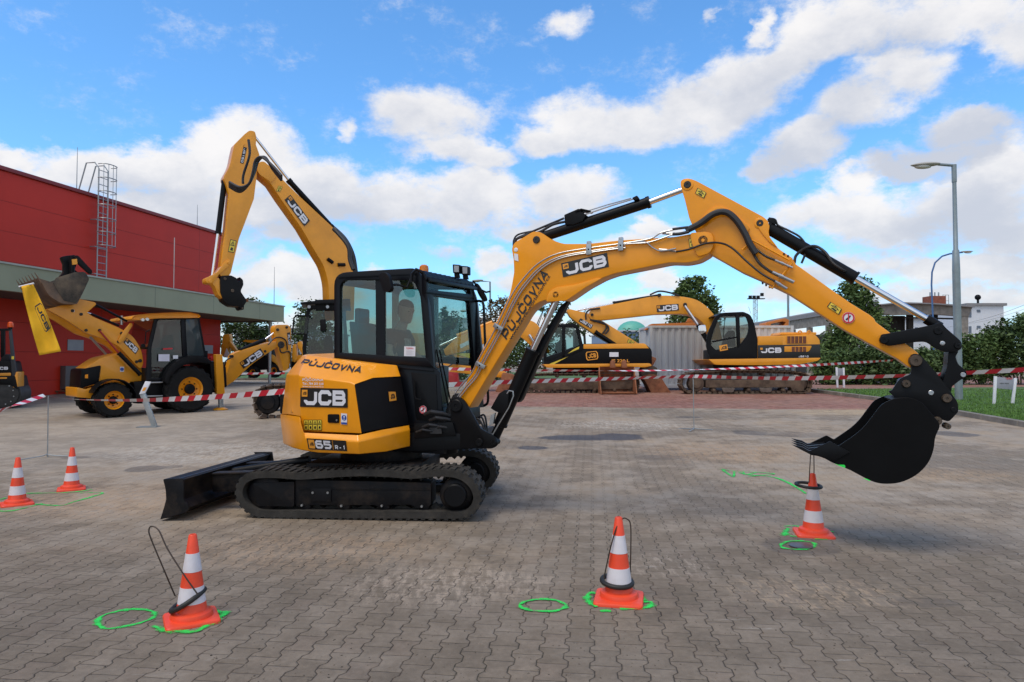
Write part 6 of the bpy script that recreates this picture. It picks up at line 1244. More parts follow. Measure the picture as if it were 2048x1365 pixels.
# ================================================================ BACKHOE LOADER ON THE LEFT
HP = vplane(G(229, 836), -46.0); hn = HP.n
BH = thing('backhoe_loader', 'yellow backhoe loader with front bucket raised, parked side on before the red hall', 'backhoe loader', G(300, 830))
def offc(px, py, o): return HP.at(px, py, o)
def rad(px, py, r, o=0): return r * HP.at(px, py, o).y / F
WF, WR_ = rad(229, 801, 35), rad(382, 778, 47)
def wheelat(px, gy, r, w, rim, o):
    c = HP.at(px, gy, o); c.z = gz(c.y) + r; tyre(BH, c, r, w, rim, hn, 18); return c
c_f = wheelat(229, 801, WF, .38, WF * .52, .0); c_r = wheelat(382, 778, WR_, .48, WR_ * .50, .03)
for c, r, w, rm in ((c_f, WF, .38, .52), (c_r, WR_, .48, .5)):
    q = c - hn * (1.95 - w); q.z = gz(q.y) + r; tyre(BH, q, r, w, r * rm, -hn * -1, 18)
b = MB(); b.cyl(c_f - hn * .3, c_f - hn * 1.7, .09, 12); b.cyl(c_r - hn * .3, c_r - hn * 1.7, .16, 12); b.build('axle', BLK, BH)
plate(BH, 'chassis', HP, [(205, 764, 3), (420, 752, 3), (430, 785, 3), (330, 800, 4), (270, 802, 3), (215, 788, 3)], -.62, -1.35, BLK)
plate(BH, 'sill', HP, [(268, 764, 3), (335, 762, 3), (330, 806, 4), (272, 808, 4)], -.28, -.6, BLK)
for y in (765, 792): cylr(HP, (293, y + 1), (325, y), 3, -.12, 'step', STL, BH)
bon = plate(BH, 'bonnet', HP, [(169, 738, 4), (201, 716, 8), (243, 706, 5), (277, 718), (293, 762), (200, 768), (166, 777)], -.50, -1.45, YB, .03)
plate(bon, 'side_cover', HP, [(203, 727, 3), (246, 715, 3), (257, 762, 2), (198, 766, 2)], -.48, -.51, YB, .008)
grl = plate(bon, 'front_grille', HP, [(163, 739, 4), (202, 731, 3), (197, 766, 2), (160, 778, 3)], -.46, -1.49, BLK, .02)
plate(BH, 'front_bumper', HP, [(154, 775, 3), (172, 779), (222, 764, 2), (262, 764), (250, 772, 2), (212, 776, 4), (186, 797, 3), (154, 795, 3)], -.42, -1.5, YB, .02)
b = MB(); patch(b, quadmap(Plane(HP.at(160, 758, -.46) + Vector((0, 0, 0)), (-hn.y * -1 * 0 + -HP.h.x, -HP.h.y, 0)), [(170, 757), (176, 757), (176, 749), (170, 750)], .02)); b.build('emblem', DECO, grl, smooth=0, recalc=False)
mp = quadmap(HP, [(240, 744), (248, 744), (248, 734), (240, 734)], -.47); b = MB(); patch(b, mp); sd = b.build('safety_decal', WHT, bon, smooth=0, recalc=False); b = MB(); b.disc(HP, 244, 739, 3.4, -.465, -.469, 16); b.build('blue_disc', DECU, sd, smooth=0)
b = MB(); rings = []
for k in range(11):
    a = math.pi * (.02 + .86 * k / 10); p = c_f + (HP.h * -math.cos(a) * -1 + Vector((0, 0, 1)) * math.sin(a)) * (WF + .07); rings.append([p + hn * .02, p + hn * .02 + Vector((0, 0, .03)), p - hn * .40 + Vector((0, 0, .03)), p - hn * .40])
b.loft(rings); b.build('front_mudguard', PLAS, BH)
plate(BH, 'rear_mudguard', HP, [(328, 762, 4), (335, 741, 10), (357, 719, 14), (388, 710, 14), (412, 714, 10), (425, 724, 3), (423, 729, 3), (391, 724, 16), (362, 733, 12), (342, 752, 6), (336, 770)], .06, -.62, PLAS, .02)
# cab
cb_o = [(292, 762), (296, 695, 10), (310, 634, 6), (398, 633, 5), (413, 714), (360, 720), (338, 742), (330, 762)]; cb_i = [(303, 756), (303, 697, 8), (316, 640, 4), (394, 640, 4), (406, 710), (358, 714), (333, 738), (325, 756)]
HC = ringp(BH, HP, cb_o, cb_i, -.15, -.22, NAVY); ringp(HC, HP, cb_o, cb_i, -1.78, -1.85, NAVY, 'side_frame')
glassp(HC, HP, [(300, 697, 6), (315, 639, 4), (395, 639, 4), (408, 712), (358, 716), (335, 740), (327, 758), (300, 758)], -.18, name='side_window'); glassp(HC, HP, [(300, 697, 6), (315, 639, 4), (395, 639, 4), (408, 712), (358, 716), (300, 758)], -1.8, name='side_window')
plate(HC, 'door_post', HP, [(362, 636), (370, 636), (376, 714), (366, 718)], -.14, -.24, NAVY); plate(HC, 'door_panel', HP, [(296, 705, 3), (318, 698), (364, 708), (362, 719), (336, 742), (330, 762), (294, 762)], -.20, -.26, BLK)
plate(HC, 'rear_quarter_window', HP, [(371, 639, 3), (395, 639, 3), (408, 712, 3), (375, 711, 3)], -.135, -.15, mat('tinted_window', (.045, .06, .065), .08), .004)
pf = HP.at(300, 700, -.18); b = MB(); q = [HP.at(296, 695, -.2), HP.at(309, 638, -.2)]; b.add([q[0], q[1], q[1] - hn * 1.6, q[0] - hn * 1.6], [(0, 1, 2, 3)]); b.build('windscreen', GLSD, HC, smooth=0)
b = MB(); b.bar(q[0] - Vector((0, 0, .02)), q[0] - hn * 1.6, .07, .07); q2 = HP.at(293, 755, -.2); b.bar(q2, q2 - hn * 1.6, .06, .5); q3 = HP.at(398, 640, -.2); b.bar(q3, q3 - hn * 1.6, .06, .06); q3 = HP.at(412, 716, -.2); b.bar(q3, q3 - hn * 1.6, .1, .4); b.build('cross_frame', NAVY, HC, bevel=.01)
b = MB(); rt = [(263, 638), (268, 632), (285, 629), (302, 627), (345, 625), (381, 625), (398, 629), (402, 633), (398, 636), (316, 637), (286, 640), (266, 641)]
A = [HP.at(x, y, -.02) for x, y in rt]; ctr = sum(A, Vector()) / len(A); b.loft([[p - hn * .08 + (ctr - p) * .04 for p in A], A, [p - hn * 1.95 for p in A], [p - hn * 2.0 + (ctr - p) * .04 for p in A]]); b.build('cab_roof', YB, HC, bevel=.02)
b = MB()
for x, y in ((286, 640), (295, 639)): b.disc(HP, x, y, 3, .02, -.08, 14)
b.build('work_lamp', mat('lamp_glass', (.6, .62, .62), .15, metal=.3), HC)
plate(BH, 'seat', HP, [(335, 680, 4), (345, 668, 4), (350, 700), (330, 704)], -.8, -1.3, SEAT); plate(BH, 'dashboard', HP, [(305, 700), (320, 696), (322, 730), (305, 735)], -.8, -1.3, PLAS)
plate(HC, 'notice_sheet', HP, [(317, 709), (339, 709), (339, 723), (317, 723)], -.125, -.13, mat('paper_lilac', (.62, .62, .72), .6), 0); plate(HC, 'sticker', HP, [(346, 711), (356, 711), (356, 718), (346, 718)], -.125, -.13, WHT, 0)
plate(HC, 'red_sticker', HP, [(326, 697), (345, 696), (345, 699), (326, 700)], -.125, -.13, DECR, 0)
b = MB(); b.tube([HP.at(*p, .12) for p in ((300, 660), (292, 664), (290, 688))], .015, 6); b.disc(HP, 287, 692, 4, .15, .1, 14); b.build('mirror', PLAS, HC)
cylr(HP, (243, 650), (243, 632), 5, -.6, 'exhaust', STL, BH)
# loader arms
la = [(94, 619, 3), (124, 611, 3), (151, 609, 3), (158, 598, 2), (190, 605, 3), (193, 609, 3), (174, 626, 3), (186, 634), (240, 657, 8), (266, 672, 14), (283, 700, 12), (287, 728, 6), (281, 739, 4), (272, 730, 4), (237, 692, 10), (203, 676, 10), (172, 666, 4), (132, 640)]
lam = plate(BH, 'loader_arm', HP, la, -.38, -.52, YB, .012); o = lam.copy(); COL.objects.link(o); o.location = Vector(o.location) - hn * .95
logo(HP, [(266, 706), (281, 706), (281, 706), (266, 706)], lam, -.3) if False else None
logo(HP, [(273, 708), (278, 700), (253, 676), (249, 684)][::1] and [(247, 685), (271, 709), (278, 698), (254, 676)], lam, -.37)
pins(HP, [(145, 622, 3), (162, 629, 3), (243, 667, 3), (237, 684, 3), (199, 661, 3), (280, 722, 3.5), (273, 724, 3), (172, 661, 3)], -.38, lam, PINB, .03); b = MB(); b.disc(HP, 146, 622, 3, -.36, -.375, 12); b.build('sticker', WHT, lam)
plate(BH, 'tipping_lever', HP, [(262, 645, 3), (266, 650, 3), (248, 680), (240, 688, 3), (236, 682, 3), (246, 664)], -.33, -.38, YB, .006)
for o_, (a, c) in ((-.44, ((190, 609), (254, 643))), (-.46, ((182, 628), (238, 652))), (-1.3, ((190, 609), (254, 643)))):
    k = cylr(HP, a, c, 4.5, o_, 'tipping_cylinder', BLK, BH, 12); cylr(HP, (a[0] - 26, a[1] - 8), a, 2.6, o_, 'piston_rod', CHR, k)
k = cylr(HP, (237, 706), (281, 750), 8, -.3, 'lift_cylinder', BLK, BH, ends=.05); cylr(HP, (199, 662), (238, 707), 3.6, -.3, 'piston_rod', mat('red_sleeve', (.35, .02, .015), .5), k); k = cylr(HP, (180, 674), (212, 709), 4.5, -1.3, 'lift_cylinder', mat('grey_sleeve', (.3, .28, .26), .5), BH)
# bucket
LB = [(78, 557, 2), (104, 565), (112, 561, 2), (150, 547, 3), (170, 545, 4), (176, 561, 4), (166, 586, 3), (154, 609, 3), (124, 608, 8), (98, 592, 8)]
o1 = -2.05; b = MB()
for a0 in (.02, o1): b.prism(HP, LB, a0, a0 - .03)
b.v = b.v[:]; nb_ = len(fillet(LB)); bs = b.v[:nb_]
b2 = MB(); b2.prism(HP, LB, .02, -.01); n2 = len(b2.v); b2.v += [v - hn * 2.05 for v in b2.v[:n2]]; b2.f += [tuple(i + n2 for i in f) for f in b2.f[:]]
fl = [HP.at(x, y, .0) for x, y in fillet([(76, 556), (98, 592, 8), (124, 608, 8), (154, 609, 5), (166, 586, 3), (176, 561)])]; cc2 = HP.at(130, 575, 0)
b2.loft([[p, p + (cc2 - p).normalized() * .04, p + (cc2 - p).normalized() * .04 - hn * 2.04, p - hn * 2.04] for p in fl])
BKT = mat('worn_bucket', (.055, .045, .038), .7, vary=.4, dirt=.85, dirtcol=(.23, .14, .085), scale=1.6, bump=.25, bscale=30)
LBK = b2.build('loader_bucket', BKT, BH, bevel=.006, seg=1)
for k in range(7):
    s = HP.at(77, 557, 0) - hn * (2.05 * k / 6); b = MB(); t = HP.at(69, 545, 0) - hn * (2.05 * k / 6); d = (t - s); w_ = hn * .045; up_ = Vector((0, 0, .05)); b.add([s + w_ - d * .6 - up_, s + w_ - d * .6 + up_ * .4, t + w_ * .4, t - w_ * .4, s - w_ - d * .6 + up_ * .4, s - w_ - d * .6 - up_], [(0, 1, 2), (3, 4, 5), (0, 2, 3, 5), (1, 4, 3, 2), (0, 5, 4, 1)]); b.build('tooth', BKT, LBK)
gk = plate(LBK, 'side_cheek', HP, [(106, 566, 3), (112, 556, 3), (150, 545), (170, 544, 4), (179, 558, 4), (166, 586), (152, 607, 3), (128, 602, 3)], .035, .022, mat('dusty_cheek', (.02, .018, .016), .7, vary=.3, dirt=.7, dirtcol=(.20, .15, .10), scale=1.5), .004)
for o_, dx in ((-.3, 0), (-1.2, 0)):
    plate(BH, 'clamp_lever', HP, [(148, 512, 3), (156, 511, 3), (185, 542, 3), (184, 548), (178, 548, 3), (150, 522)], o_, o_ - .08, BLK, .006); k = cylr(HP, (142, 514), (146, 558), 9, o_ - .04, 'clamp_cylinder', BLK, BH, 12); plate(k, 'yellow_tag', HP, [(144, 519), (154, 518), (155, 529), (145, 530)], o_ + .06, o_ + .03, YB, 0)
plate(BH, 'clamp_bracket', HP, [(122, 514, 3), (132, 512), (150, 510, 3), (156, 520), (150, 540), (160, 548), (112, 562), (128, 545), (128, 528)], -.55, -.75, BLK, .01)
# stabiliser and backhoe
stb = plate(BH, 'stabiliser', HP, [(432, 709, 2), (445, 709, 2), (450, 788, 3), (434, 789, 3)], -.1, -.3, YB, .012); k = cylr(HP, (441, 789), (442, 819), 10, -.2, 'stabiliser_leg', GALV, stb, 14)
c = HP.at(441, 820, -.2); b = MB(); b.lathe((c.x, c.y, gz(c.y)), [(.20, 0), (.20, .035), (.12, .07), (.001, .07)], 24); b.build('stabiliser_pad', YB, stb)
plate(BH, 'stabiliser', HP, [(432, 709, 2), (445, 709, 2), (450, 788, 3), (434, 789, 3)], -1.7, -1.9, YB, .012); plate(BH, 'rear_frame', HP, [(420, 725), (434, 722), (452, 735), (454, 775, 3), (425, 778)], -.25, -1.75, BLK, .01)
hb = plate(BH, 'backhoe_boom', HP, [(448, 776, 2), (449, 760), (455, 745, 8), (463, 712, 4), (470, 706, 4), (487, 700, 8), (515, 691), (553, 682, 3), (556, 694, 3), (532, 709), (505, 728), (483, 748), (468, 763)], -.85, -1.10, YB, .012)
logo(HP, [(487, 738), (529, 710), (521, 697), (479, 726)], hb, -.84); pins(HP, [(464, 713, 3), (530, 703, 2.5)], -.85, hb, PINB, .03)
hd_ = plate(BH, 'backhoe_dipper', HP, [(549, 656, 5), (553, 650, 4), (577, 650, 4), (582, 657, 4), (583, 718), (576, 740, 4), (568, 743, 3), (558, 702), (553, 683, 4), (550, 670)], -.83, -1.12, YB, .012); pins(HP, [(555, 660, 3), (573, 655, 2.6), (562, 690, 7)], -.83, hd_, PINB, .04)
mp = quadmap(HP, [(574, 666), (577, 690), (582, 690), (580, 665)], -.82); b = MB(); patch(b, mp); dd_ = b.build('model_badge', DECB, hd_, smooth=0, recalc=False); b = MB(); letters(b, quadmap(HP, [(574.8, 670), (577.3, 689), (581.4, 689), (579.8, 670)], -.812), '3CX', 1.2, .3, .2) if False else letters(b, quadmap(HP, [(574.8, 670), (577.3, 689), (581.4, 689), (579.8, 670)], -.812), 'PLUS', 1.1, .3, .2); b.build('model_lettering', WHT, dd_, smooth=0, recalc=False)
k = cylr(HP, (480, 701), (530, 680), 8, -.95, 'dipper_cylinder', BLK, BH, ends=.05); cylr(HP, (528, 681), (551, 664), 4, -.95, 'piston_rod', CHR, k)
def hz_(pts, r=.02, o=-.8): 
    b = MB(); b.tube([HP.at(p.x, p.y, o) for p in crv(pts, 6)], r, 6); b.build('hose', HOSE, BH)
hz_([(536, 690), (548, 678), (560, 675), (572, 682), (575, 700)]); hz_([(560, 684), (560, 700), (565, 706), (580, 705), (581, 735)]); hz_([(449, 745), (446, 735), (452, 722), (462, 716)])
b = MB(); b.disc(HP, 424, 716, 3, -.3, -.4, 12); b.build('tail_lamp', DECR, BH)
# yellow flag hanging from the bucket
FPn = vplane(P(75, 640, 16.2), -10); fv = []; nu, nv = 10, 26
tag_c = [(42, 573), (66, 568), (122, 703), (79, 711)]
for j in range(nv + 1):
    for i in range(nu + 1):
        u, v = i / nu, j / nv; x = (tag_c[0][0] * (1 - u) + tag_c[1][0] * u) * (1 - v) + (tag_c[3][0] * (1 - u) + tag_c[2][0] * u) * v; y = (tag_c[0][1] * (1 - u) + tag_c[1][1] * u) * (1 - v) + (tag_c[3][1] * (1 - u) + tag_c[2][1] * u) * v
        x += 3.5 * math.sin(v * 3.0) * (0.4 - u) * -1; fv.append(FPn.at(x, y, .05 * math.sin(u * 5 + v * 4) + .03 * math.sin(v * 11 + u * 3)))
FLG = thing('banner', 'yellow cloth banner hanging from the raised loader bucket on the left', 'banner', fv[0])
b = MB(); b.add(fv, [(j * (nu + 1) + i, j * (nu + 1) + i + 1, (j + 1) * (nu + 1) + i + 1, (j + 1) * (nu + 1) + i) for j in range(nv) for i in range(nu)]); flm = b.build('cloth', mat('yellow_cloth', (.80, .44, .012), .85, vary=.08), FLG, smooth=180)
sol = flm.modifiers.new('thickness', 'SOLIDIFY'); sol.thickness = .006
b = MB(); c4 = [(70, 614), (92, 664), (101, 655), (81, 607)]; letters(b, quadmap(FPn, [(73, 616), (93, 661), (99.5, 656), (80, 611)], .10), 'JCB', 1.0, .34, .14)
f4 = quadmap(FPn, c4, .10)
for q in ribbon([(.08, -.12), (.0, .05), (.0, .95), (.08, 1.12), (.92, 1.12), (1, .95), (1, .05), (.92, -.12), (.08, -.12)])(.05): b.add([f4(*p) for p in q], [(0, 1, 2, 3)])
b.build('lettering', DECB, FLG, smooth=0, recalc=False)
b = MB(); b.tube([FPn.at(38, 574, 0), FPn.at(68, 567, 0)], .02, 8); b.build('pole', WHT, FLG)

# ================================================================ SMALL ROLLER AT THE LEFT EDGE
RP = vplane(G(15, 818), -20); RO = thing('road_roller', 'small black and yellow road roller with orange beacon, cut by the left edge', 'road roller', G(5, 818))
c = RP.at(8, 789, 0); b = MB(); r_ = rad(8, 789, 28) ; r_ = 28 * c.y / F; b.lathe(c, [(r_ * .2, -.03), (r_ * .9, -.02), (r_ * .92, .02), (r_, .02), (r_, 1.0), (r_ * .9, 1.0)], 40, -RP.n); dr = b.build('drum', mat('drum_steel', (.05, .05, .05), .5, metal=.5, vary=.3), RO)
pins(RP, [(8 + 20 * math.cos(a), 789 + 20 * math.sin(a), 1.3) for a in (0.2, .8, 1.4, -.4, -1.0, 2.2)], .02, dr, STL, .02, 'bolt')
plate(RO, 'frame', RP, [(-30, 754, 3), (30, 752, 3), (36, 780, 3), (20, 770), (-30, 770)], .06, -1.0, BLK, .01); plate(RO, 'bonnet', RP, [(-40, 722, 5), (20, 722, 5), (26, 752, 4), (-40, 754)], .0, -.95, BLK, .02)
plate(RO, 'yellow_stripe', RP, [(-40, 748), (22, 746, 2), (22, 752, 2), (-40, 753)], .012, .0, YB, .002); plate(RO, 'yellow_stripe', RP, [(-40, 755), (14, 755, 2), (14, 758, 2), (-40, 759)], .07, .06, YB, .002)
plate(RO, 'yellow_corner', RP, [(32, 744, 2), (36, 744, 2), (36, 774, 2), (26, 776, 2), (24, 768)], .05, -.5, YB, .01); plate(RO, 'seat', RP, [(0, 722), (2, 716, 3), (12, 708, 3), (18, 710, 3), (20, 722)], -.3, -.7, SEAT, .02)
plate(RO, 'post', RP, [(17, 658, 1), (22, 658, 1), (34, 766, 1), (25, 766, 1)], .03, -.06, mat('grey_post_paint', (.03, .035, .042), .5), .006); plate(RO, 'post', RP, [(1, 660, 1), (9, 660, 1), (9, 716, 1), (1, 716, 1)], -.8, -.9, BLK, .006)
plate(RO, 'roll_bar', RP, [(-20, 658), (22, 657), (22, 662), (-20, 662)], .03, -.06, BLK, .006); plate(RO, 'sticker', RP, [(23, 713), (28, 713), (28, 719), (23, 719)], .036, .031, DECY, 0)
mp = quadmap(RP, [(-9, 740), (16, 740), (16, 734), (-9, 734)], .006); b = MB(); letters(b, mp, 'JCB', 1.3, .36, .2); b.build('lettering', WHT, RO, smooth=0, recalc=False)
c = RP.at(21, 655, -.02); b = MB(); b.lathe(c, [(.075, 0), (.08, .05), (.07, .13), (.04, .16), (.001, .165)], 20); b.build('beacon', mat('orange_beacon', (.75, .10, .02), .2), RO); b = MB(); b.cyl(c - Vector((0, 0, .06)), c, .05, 14); b.build('beacon_base', PLAS, RO)
# pallets with dark goods along the hall wall
PALW = mat('pallet_wood', (.20, .13, .08), .85, vary=.3)
for i, (px, py, lab) in enumerate(((62, 786, 'wooden pallet with black rolls at the hall wall, right beside the roller'), (95, 785, 'wooden pallet with black sacks at the hall wall, middle one'), (130, 784, 'wooden pallet with black sacks just left of the backhoe front wheel'))):
    q = G(px, py + 3); t = thing('pallet', lab, 'pallet', q, 'pallets along the hall wall'); a = R(-11.4)
    b = MB()
    for k in range(3): b.box(q + Vector((0, 0, .05)) + Vector((math.sin(-a) * 0, (k - 1) * .5, 0)), .1, .1, .09)
    for k in range(7): b.box(q + Vector((0, (k - 3) * .19, .11)), .9, .12, .022)
    for k in range(3): b.box(q + Vector(((k - 1) * .4, 0, .085)), .1, 1.2, .022)
    b.build('pallet_deck', PALW, t); b = MB(); r = random.Random(i)
    for k in range(7): b.sphere(q + Vector((r.uniform(-.3, .3), r.uniform(-.45, .45), .2 + .12 * (k % 3))), r.uniform(.16, .24), 1.3, 1.2, .55, 12, 8)
    g_ = b.build('black_sacks', PLAS, t)

# ================================================================ MACHINES FAR BEHIND, UNDER THE CANOPY END
FPL = vplane(P(520, 740, 36), 0)
FB = thing('backhoe_loader', 'distant dark backhoe loader with yellow roof and wheel rims under the canopy end', 'backhoe loader', G(525, 757))
for x, y, r in ((505, 745, 12), (547, 742, 14)):
    c = FPL.at(x, y, 0); tyre(FB, c, r * c.y / F, .4, r * c.y / F * .5, FPL.n, 14)
    c = FPL.at(x, y, -1.6); tyre(FB, c, r * c.y / F, .4, r * c.y / F * .5, FPL.n, 14)
plate(FB, 'body', FPL, [(486, 735, 3), (492, 712, 4), (520, 706, 3), (565, 705, 4), (566, 738), (490, 742)], -.3, -1.4, BLK); plate(FB, 'cab', FPL, [(502, 712), (507, 686, 3), (548, 686, 3), (553, 712)], -.2, -1.5, mat('tinted_window', (.045, .06, .065), .08)); plate(FB, 'cab_roof', FPL, [(485, 683, 2), (490, 680, 2), (548, 681, 3), (552, 687, 2), (500, 686)], 0, -1.7, YB, .02)
plate(FB, 'loader_arm', FPL, [(536, 708, 3), (544, 710), (562, 722), (566, 738, 3), (560, 740), (552, 728), (536, 718)], 0, -.2, YEL2)
FB2 = thing('backhoe_loader', 'distant orange brown folded digger arm beside the hall corner, with white warning triangle', 'backhoe loader', G(455, 757))
plate(FB2, 'dipper', FPL, [(446, 670, 3), (458, 668, 3), (460, 678), (456, 706, 3), (448, 716, 2), (441, 708, 2)], -2, -2.4, YEL2); plate(FB2, 'boom', FPL, [(456, 684, 2), (461, 684), (472, 700), (470, 706), (458, 694)], -2, -2.3, YEL2); plate(FB2, 'warning_triangle', FPL, [(453, 697), (460, 714), (447, 714)], -1.9, -1.95, WHT, 0)
plate(FB2, 'body', FPL, [(440, 725, 3), (476, 722, 3), (480, 752), (442, 752)], -2, -3.2, BLK); c = FPL.at(468, 745, -1.9); tyre(FB2, c, .33, .35, .16, FPL.n, 12); c = FPL.at(449, 745, -1.9); tyre(FB2, c, .33, .35, .16, FPL.n, 12)
FB3 = thing('backhoe_loader', 'distant yellow digger arms seen between the backhoe dipper and the tall excavator cab', 'backhoe loader', G(600, 757))
plate(FB3, 'dipper', FPL, [(585, 690, 3), (592, 688, 3), (594, 718), (588, 726, 2), (584, 716)], -1, -1.3, YB); plate(FB3, 'boom', FPL, [(594, 686, 3), (602, 682, 3), (610, 702), (606, 712), (596, 696)], -1, -1.3, YB); plate(FB3, 'body', FPL, [(582, 722, 4), (640, 718, 4), (645, 752), (582, 752)], -1.2, -2.6, BLK); plate(FB3, 'bonnet', FPL, [(585, 712, 3), (625, 708, 3), (640, 722), (584, 724)], -1.1, -2.6, YB)
for x in (596, 628): c = FPL.at(x, 744, -1.0); tyre(FB3, c, .38, .35, .18, FPL.n, 12)

# ================================================================ LEFT PARKED TRACKED EXCAVATOR (CENTRE BACKGROUND)
LP_ = vplane(G(1130, 787), 0); XL = thing('tracked_excavator', 'parked older tracked excavator with yellow swoosh on its black flank, behind the foreground boom', 'excavator', G(1160, 787))
TK = [(1047, 770), (1052, 755), (1070, 748), (1130, 747), (1220, 747), (1265, 750), (1280, 764), (1276, 780), (1260, 787), (1150, 788), (1065, 787), (1050, 780)]
for o_ in (0, -2.2): steel_track(XL, LP_, TK, o_, .6, .2, MUDT, frame=[([(1062, 764, 2), (1265, 764, 2), (1262, 779), (1066, 780)], -.1, .1)], wheels=[(1062, 768, 15), (1265, 768, 14), (1110, 780, 5), (1150, 780, 5), (1190, 780, 5), (1230, 780, 5), (1115, 752, 4), (1170, 752, 4)])
plate(XL, 'slew_ring', LP_, [(1110, 734), (1210, 734), (1210, 748), (1110, 748)], -.7, -2.1, BLKD)
plate(XL, 'skirt', LP_, [(1086, 729, 2), (1300, 727, 3), (1304, 732, 2), (1290, 735, 2), (1094, 736, 3)], .02, -2.7, YB, .015)
xb = plate(XL, 'house', LP_, [(1090, 729), (1090, 716), (1166, 688, 2), (1290, 687, 8), (1304, 700, 6), (1304, 729)], 0, -2.65, BLK, .02); plate(xb, 'upper_panel', LP_, [(1167, 689), (1290, 687, 5), (1298, 697), (1167, 698)], .012, -.05, YB, .004)
plate(xb, 'swoosh', LP_, [(1098, 729), (1130, 712), (1150, 697, 8), (1166, 691), (1166, 698), (1152, 703, 6), (1132, 716), (1108, 729)], .014, .001, DECY, 0)
b = MB(); f4 = quadmap(LP_, [(1174, 721), (1196, 718), (1194, 703), (1172, 705)], .02)
for q in ribbon([(.1, 0), (0, .2), (0, .8), (.1, 1), (.9, 1), (1, .8), (1, .2), (.9, 0), (.1, 0)])(.1): b.add([f4(*p) for p in q], [(0, 1, 2, 3)])
letters(b, quadmap(LP_, [(1177, 717), (1193, 715), (1191, 706.5), (1175, 708.5)], .02), 'JCB', 1.0, .34, .16); b.build('emblem', DECO, xb, smooth=0, recalc=False)
plate(xb, 'reflector', LP_, [(1219, 705), (1237, 705), (1237, 714), (1219, 714)], .014, .001, WHT, 0); text_decal('model_lettering', quadmap(LP_, [(1222, 727), (1259, 727), (1259, 719), (1222, 719)], .014), 'JS 220 L', DECO, xb, bold=.03)
xc = ringp(XL, LP_, [(1088, 729), (1086, 690, 6), (1096, 650, 6), (1148, 649, 6), (1158, 656, 5), (1166, 690), (1166, 700), (1130, 716), (1096, 729)], [(1093, 724), (1092, 690, 4), (1101, 655, 4), (1146, 654, 4), (1153, 659, 4), (1159, 690), (1158, 698), (1128, 711), (1100, 724)], .02, -.08, BLK)
glassp(xc, LP_, [(1090, 727), (1089, 690), (1098, 652), (1148, 652), (1162, 692), (1160, 699), (1130, 714), (1100, 727)], -.02); plate(xc, 'door_post', LP_, [(1124, 651), (1131, 651), (1130, 714), (1124, 716)], .02, -.08, BLK); plate(xc, 'far_frame', LP_, [(1086, 700), (1096, 650), (1102, 650), (1094, 700), (1094, 727), (1088, 727)], -.9, -1.0, BLK); plate(xc, 'roof', LP_, [(1095, 650, 2), (1150, 647, 2), (1158, 655), (1096, 654)], .03, -1.0, BLK); plate(xc, 'rear_wall', LP_, [(1150, 660), (1158, 660), (1164, 716), (1150, 716)], -.1, -1.0, BLK); plate(XL, 'seat', LP_, [(1112, 690, 3), (1124, 676, 3), (1132, 680), (1134, 712), (1110, 712)], -.3, -.8, SEAT)
XB_ = vplane(G(1130, 787) + Vector((0, 1.2, 0)), 0)
plate(XL, 'boom', XB_, [(1100, 705), (1086, 664, 8), (1070, 643, 12), (1040, 637, 12), (984, 646, 10), (942, 664), (914, 674), (887, 700, 3), (891, 712, 3), (925, 704), (960, 690), (1005, 676, 10), (1040, 672, 10), (1060, 690, 8), (1078, 712)], .2, -.25, YB, .02)
xd = plate(XL, 'dipper', XB_, [(884, 734, 3), (886, 717, 4), (908, 706, 5), (946, 718), (1000, 738, 3), (1020, 750), (1012, 757), (942, 749), (900, 744)], .15, -.2, YB, .02); plate(xd, 'yellow_plate', XB_, [(909, 707), (941, 707), (945, 719)], .17, .151, DECY, 0); mp = quadmap(XB_, [(922, 697), (944, 686), (942, 679), (919, 690)], .21); b = MB(); patch(b, mp); b.build('sticker', WHT, xd, smooth=0, recalc=False)
k = cylr(XB_, (914, 672), (985, 645), 8, .0, 'arm_cylinder', YB, XL); cylr(XB_, (880, 692), (916, 675), 4.5, .1, 'piston_rod', CHR, k); k = cylr(XB_, (1058, 670), (1090, 715), 6, .3, 'lift_cylinder', CHR, XL)
hose_ = MB(); hose_.tube([XB_.at(p.x, p.y, .2) for p in crv([(893, 736), (905, 728), (912, 722), (905, 712), (895, 714)], 6)], .03, 6); hose_.build('hose', HOSE, XL); b = MB(); b.sphere(XB_.at(913, 724, .3), .12); b.build('red_ball', DECR, XL)
plate(XL, 'bucket', XB_, [(1005, 745, 4), (1030, 750, 6), (1034, 775, 6), (1012, 787, 4), (990, 784, 3), (1000, 765, 8)], .5, -.6, RUST, .02)
rb_ = thing('barrier_block', 'red plastic barrier block seen through the open cab front', 'barrier', G(900, 772)); plate(rb_, 'block', vplane(G(900, 772), 0), [(885, 770), (888, 748, 3), (893, 744, 3), (915, 744, 3), (919, 770)], 0, -.5, mat('red_plastic', (.42, .02, .03), .5), .03)

# ================================================================ RIGHT PARKED TRACKED EXCAVATOR
RPp = vplane(G(1490, 789), 0); XR = thing('tracked_excavator', 'parked yellow tracked excavator with black cab before the shipping container, its boom folded left', 'excavator', G(1490, 789))
TK = [(1362, 768), (1366, 754), (1380, 746), (1420, 744), (1465, 741), (1554, 742), (1600, 745), (1618, 751), (1625, 765), (1621, 782), (1608, 787), (1500, 789), (1400, 790), (1376, 786), (1365, 778)]
for o_ in (0, -2.2): steel_track(XR, RPp, TK, o_, .6, .2, MUDT, frame=[([(1412, 760, 3), (1585, 760, 3), (1610, 764, 3), (1608, 783, 2), (1585, 783), (1582, 775), (1412, 776, 3)], -.1, .1)], wheels=[(1395, 768, 16), (1606, 768, 12), (1430, 781, 5), (1465, 781, 5), (1500, 781, 5), (1540, 781, 5), (1570, 781, 5), (1450, 748, 4), (1530, 748, 4)])
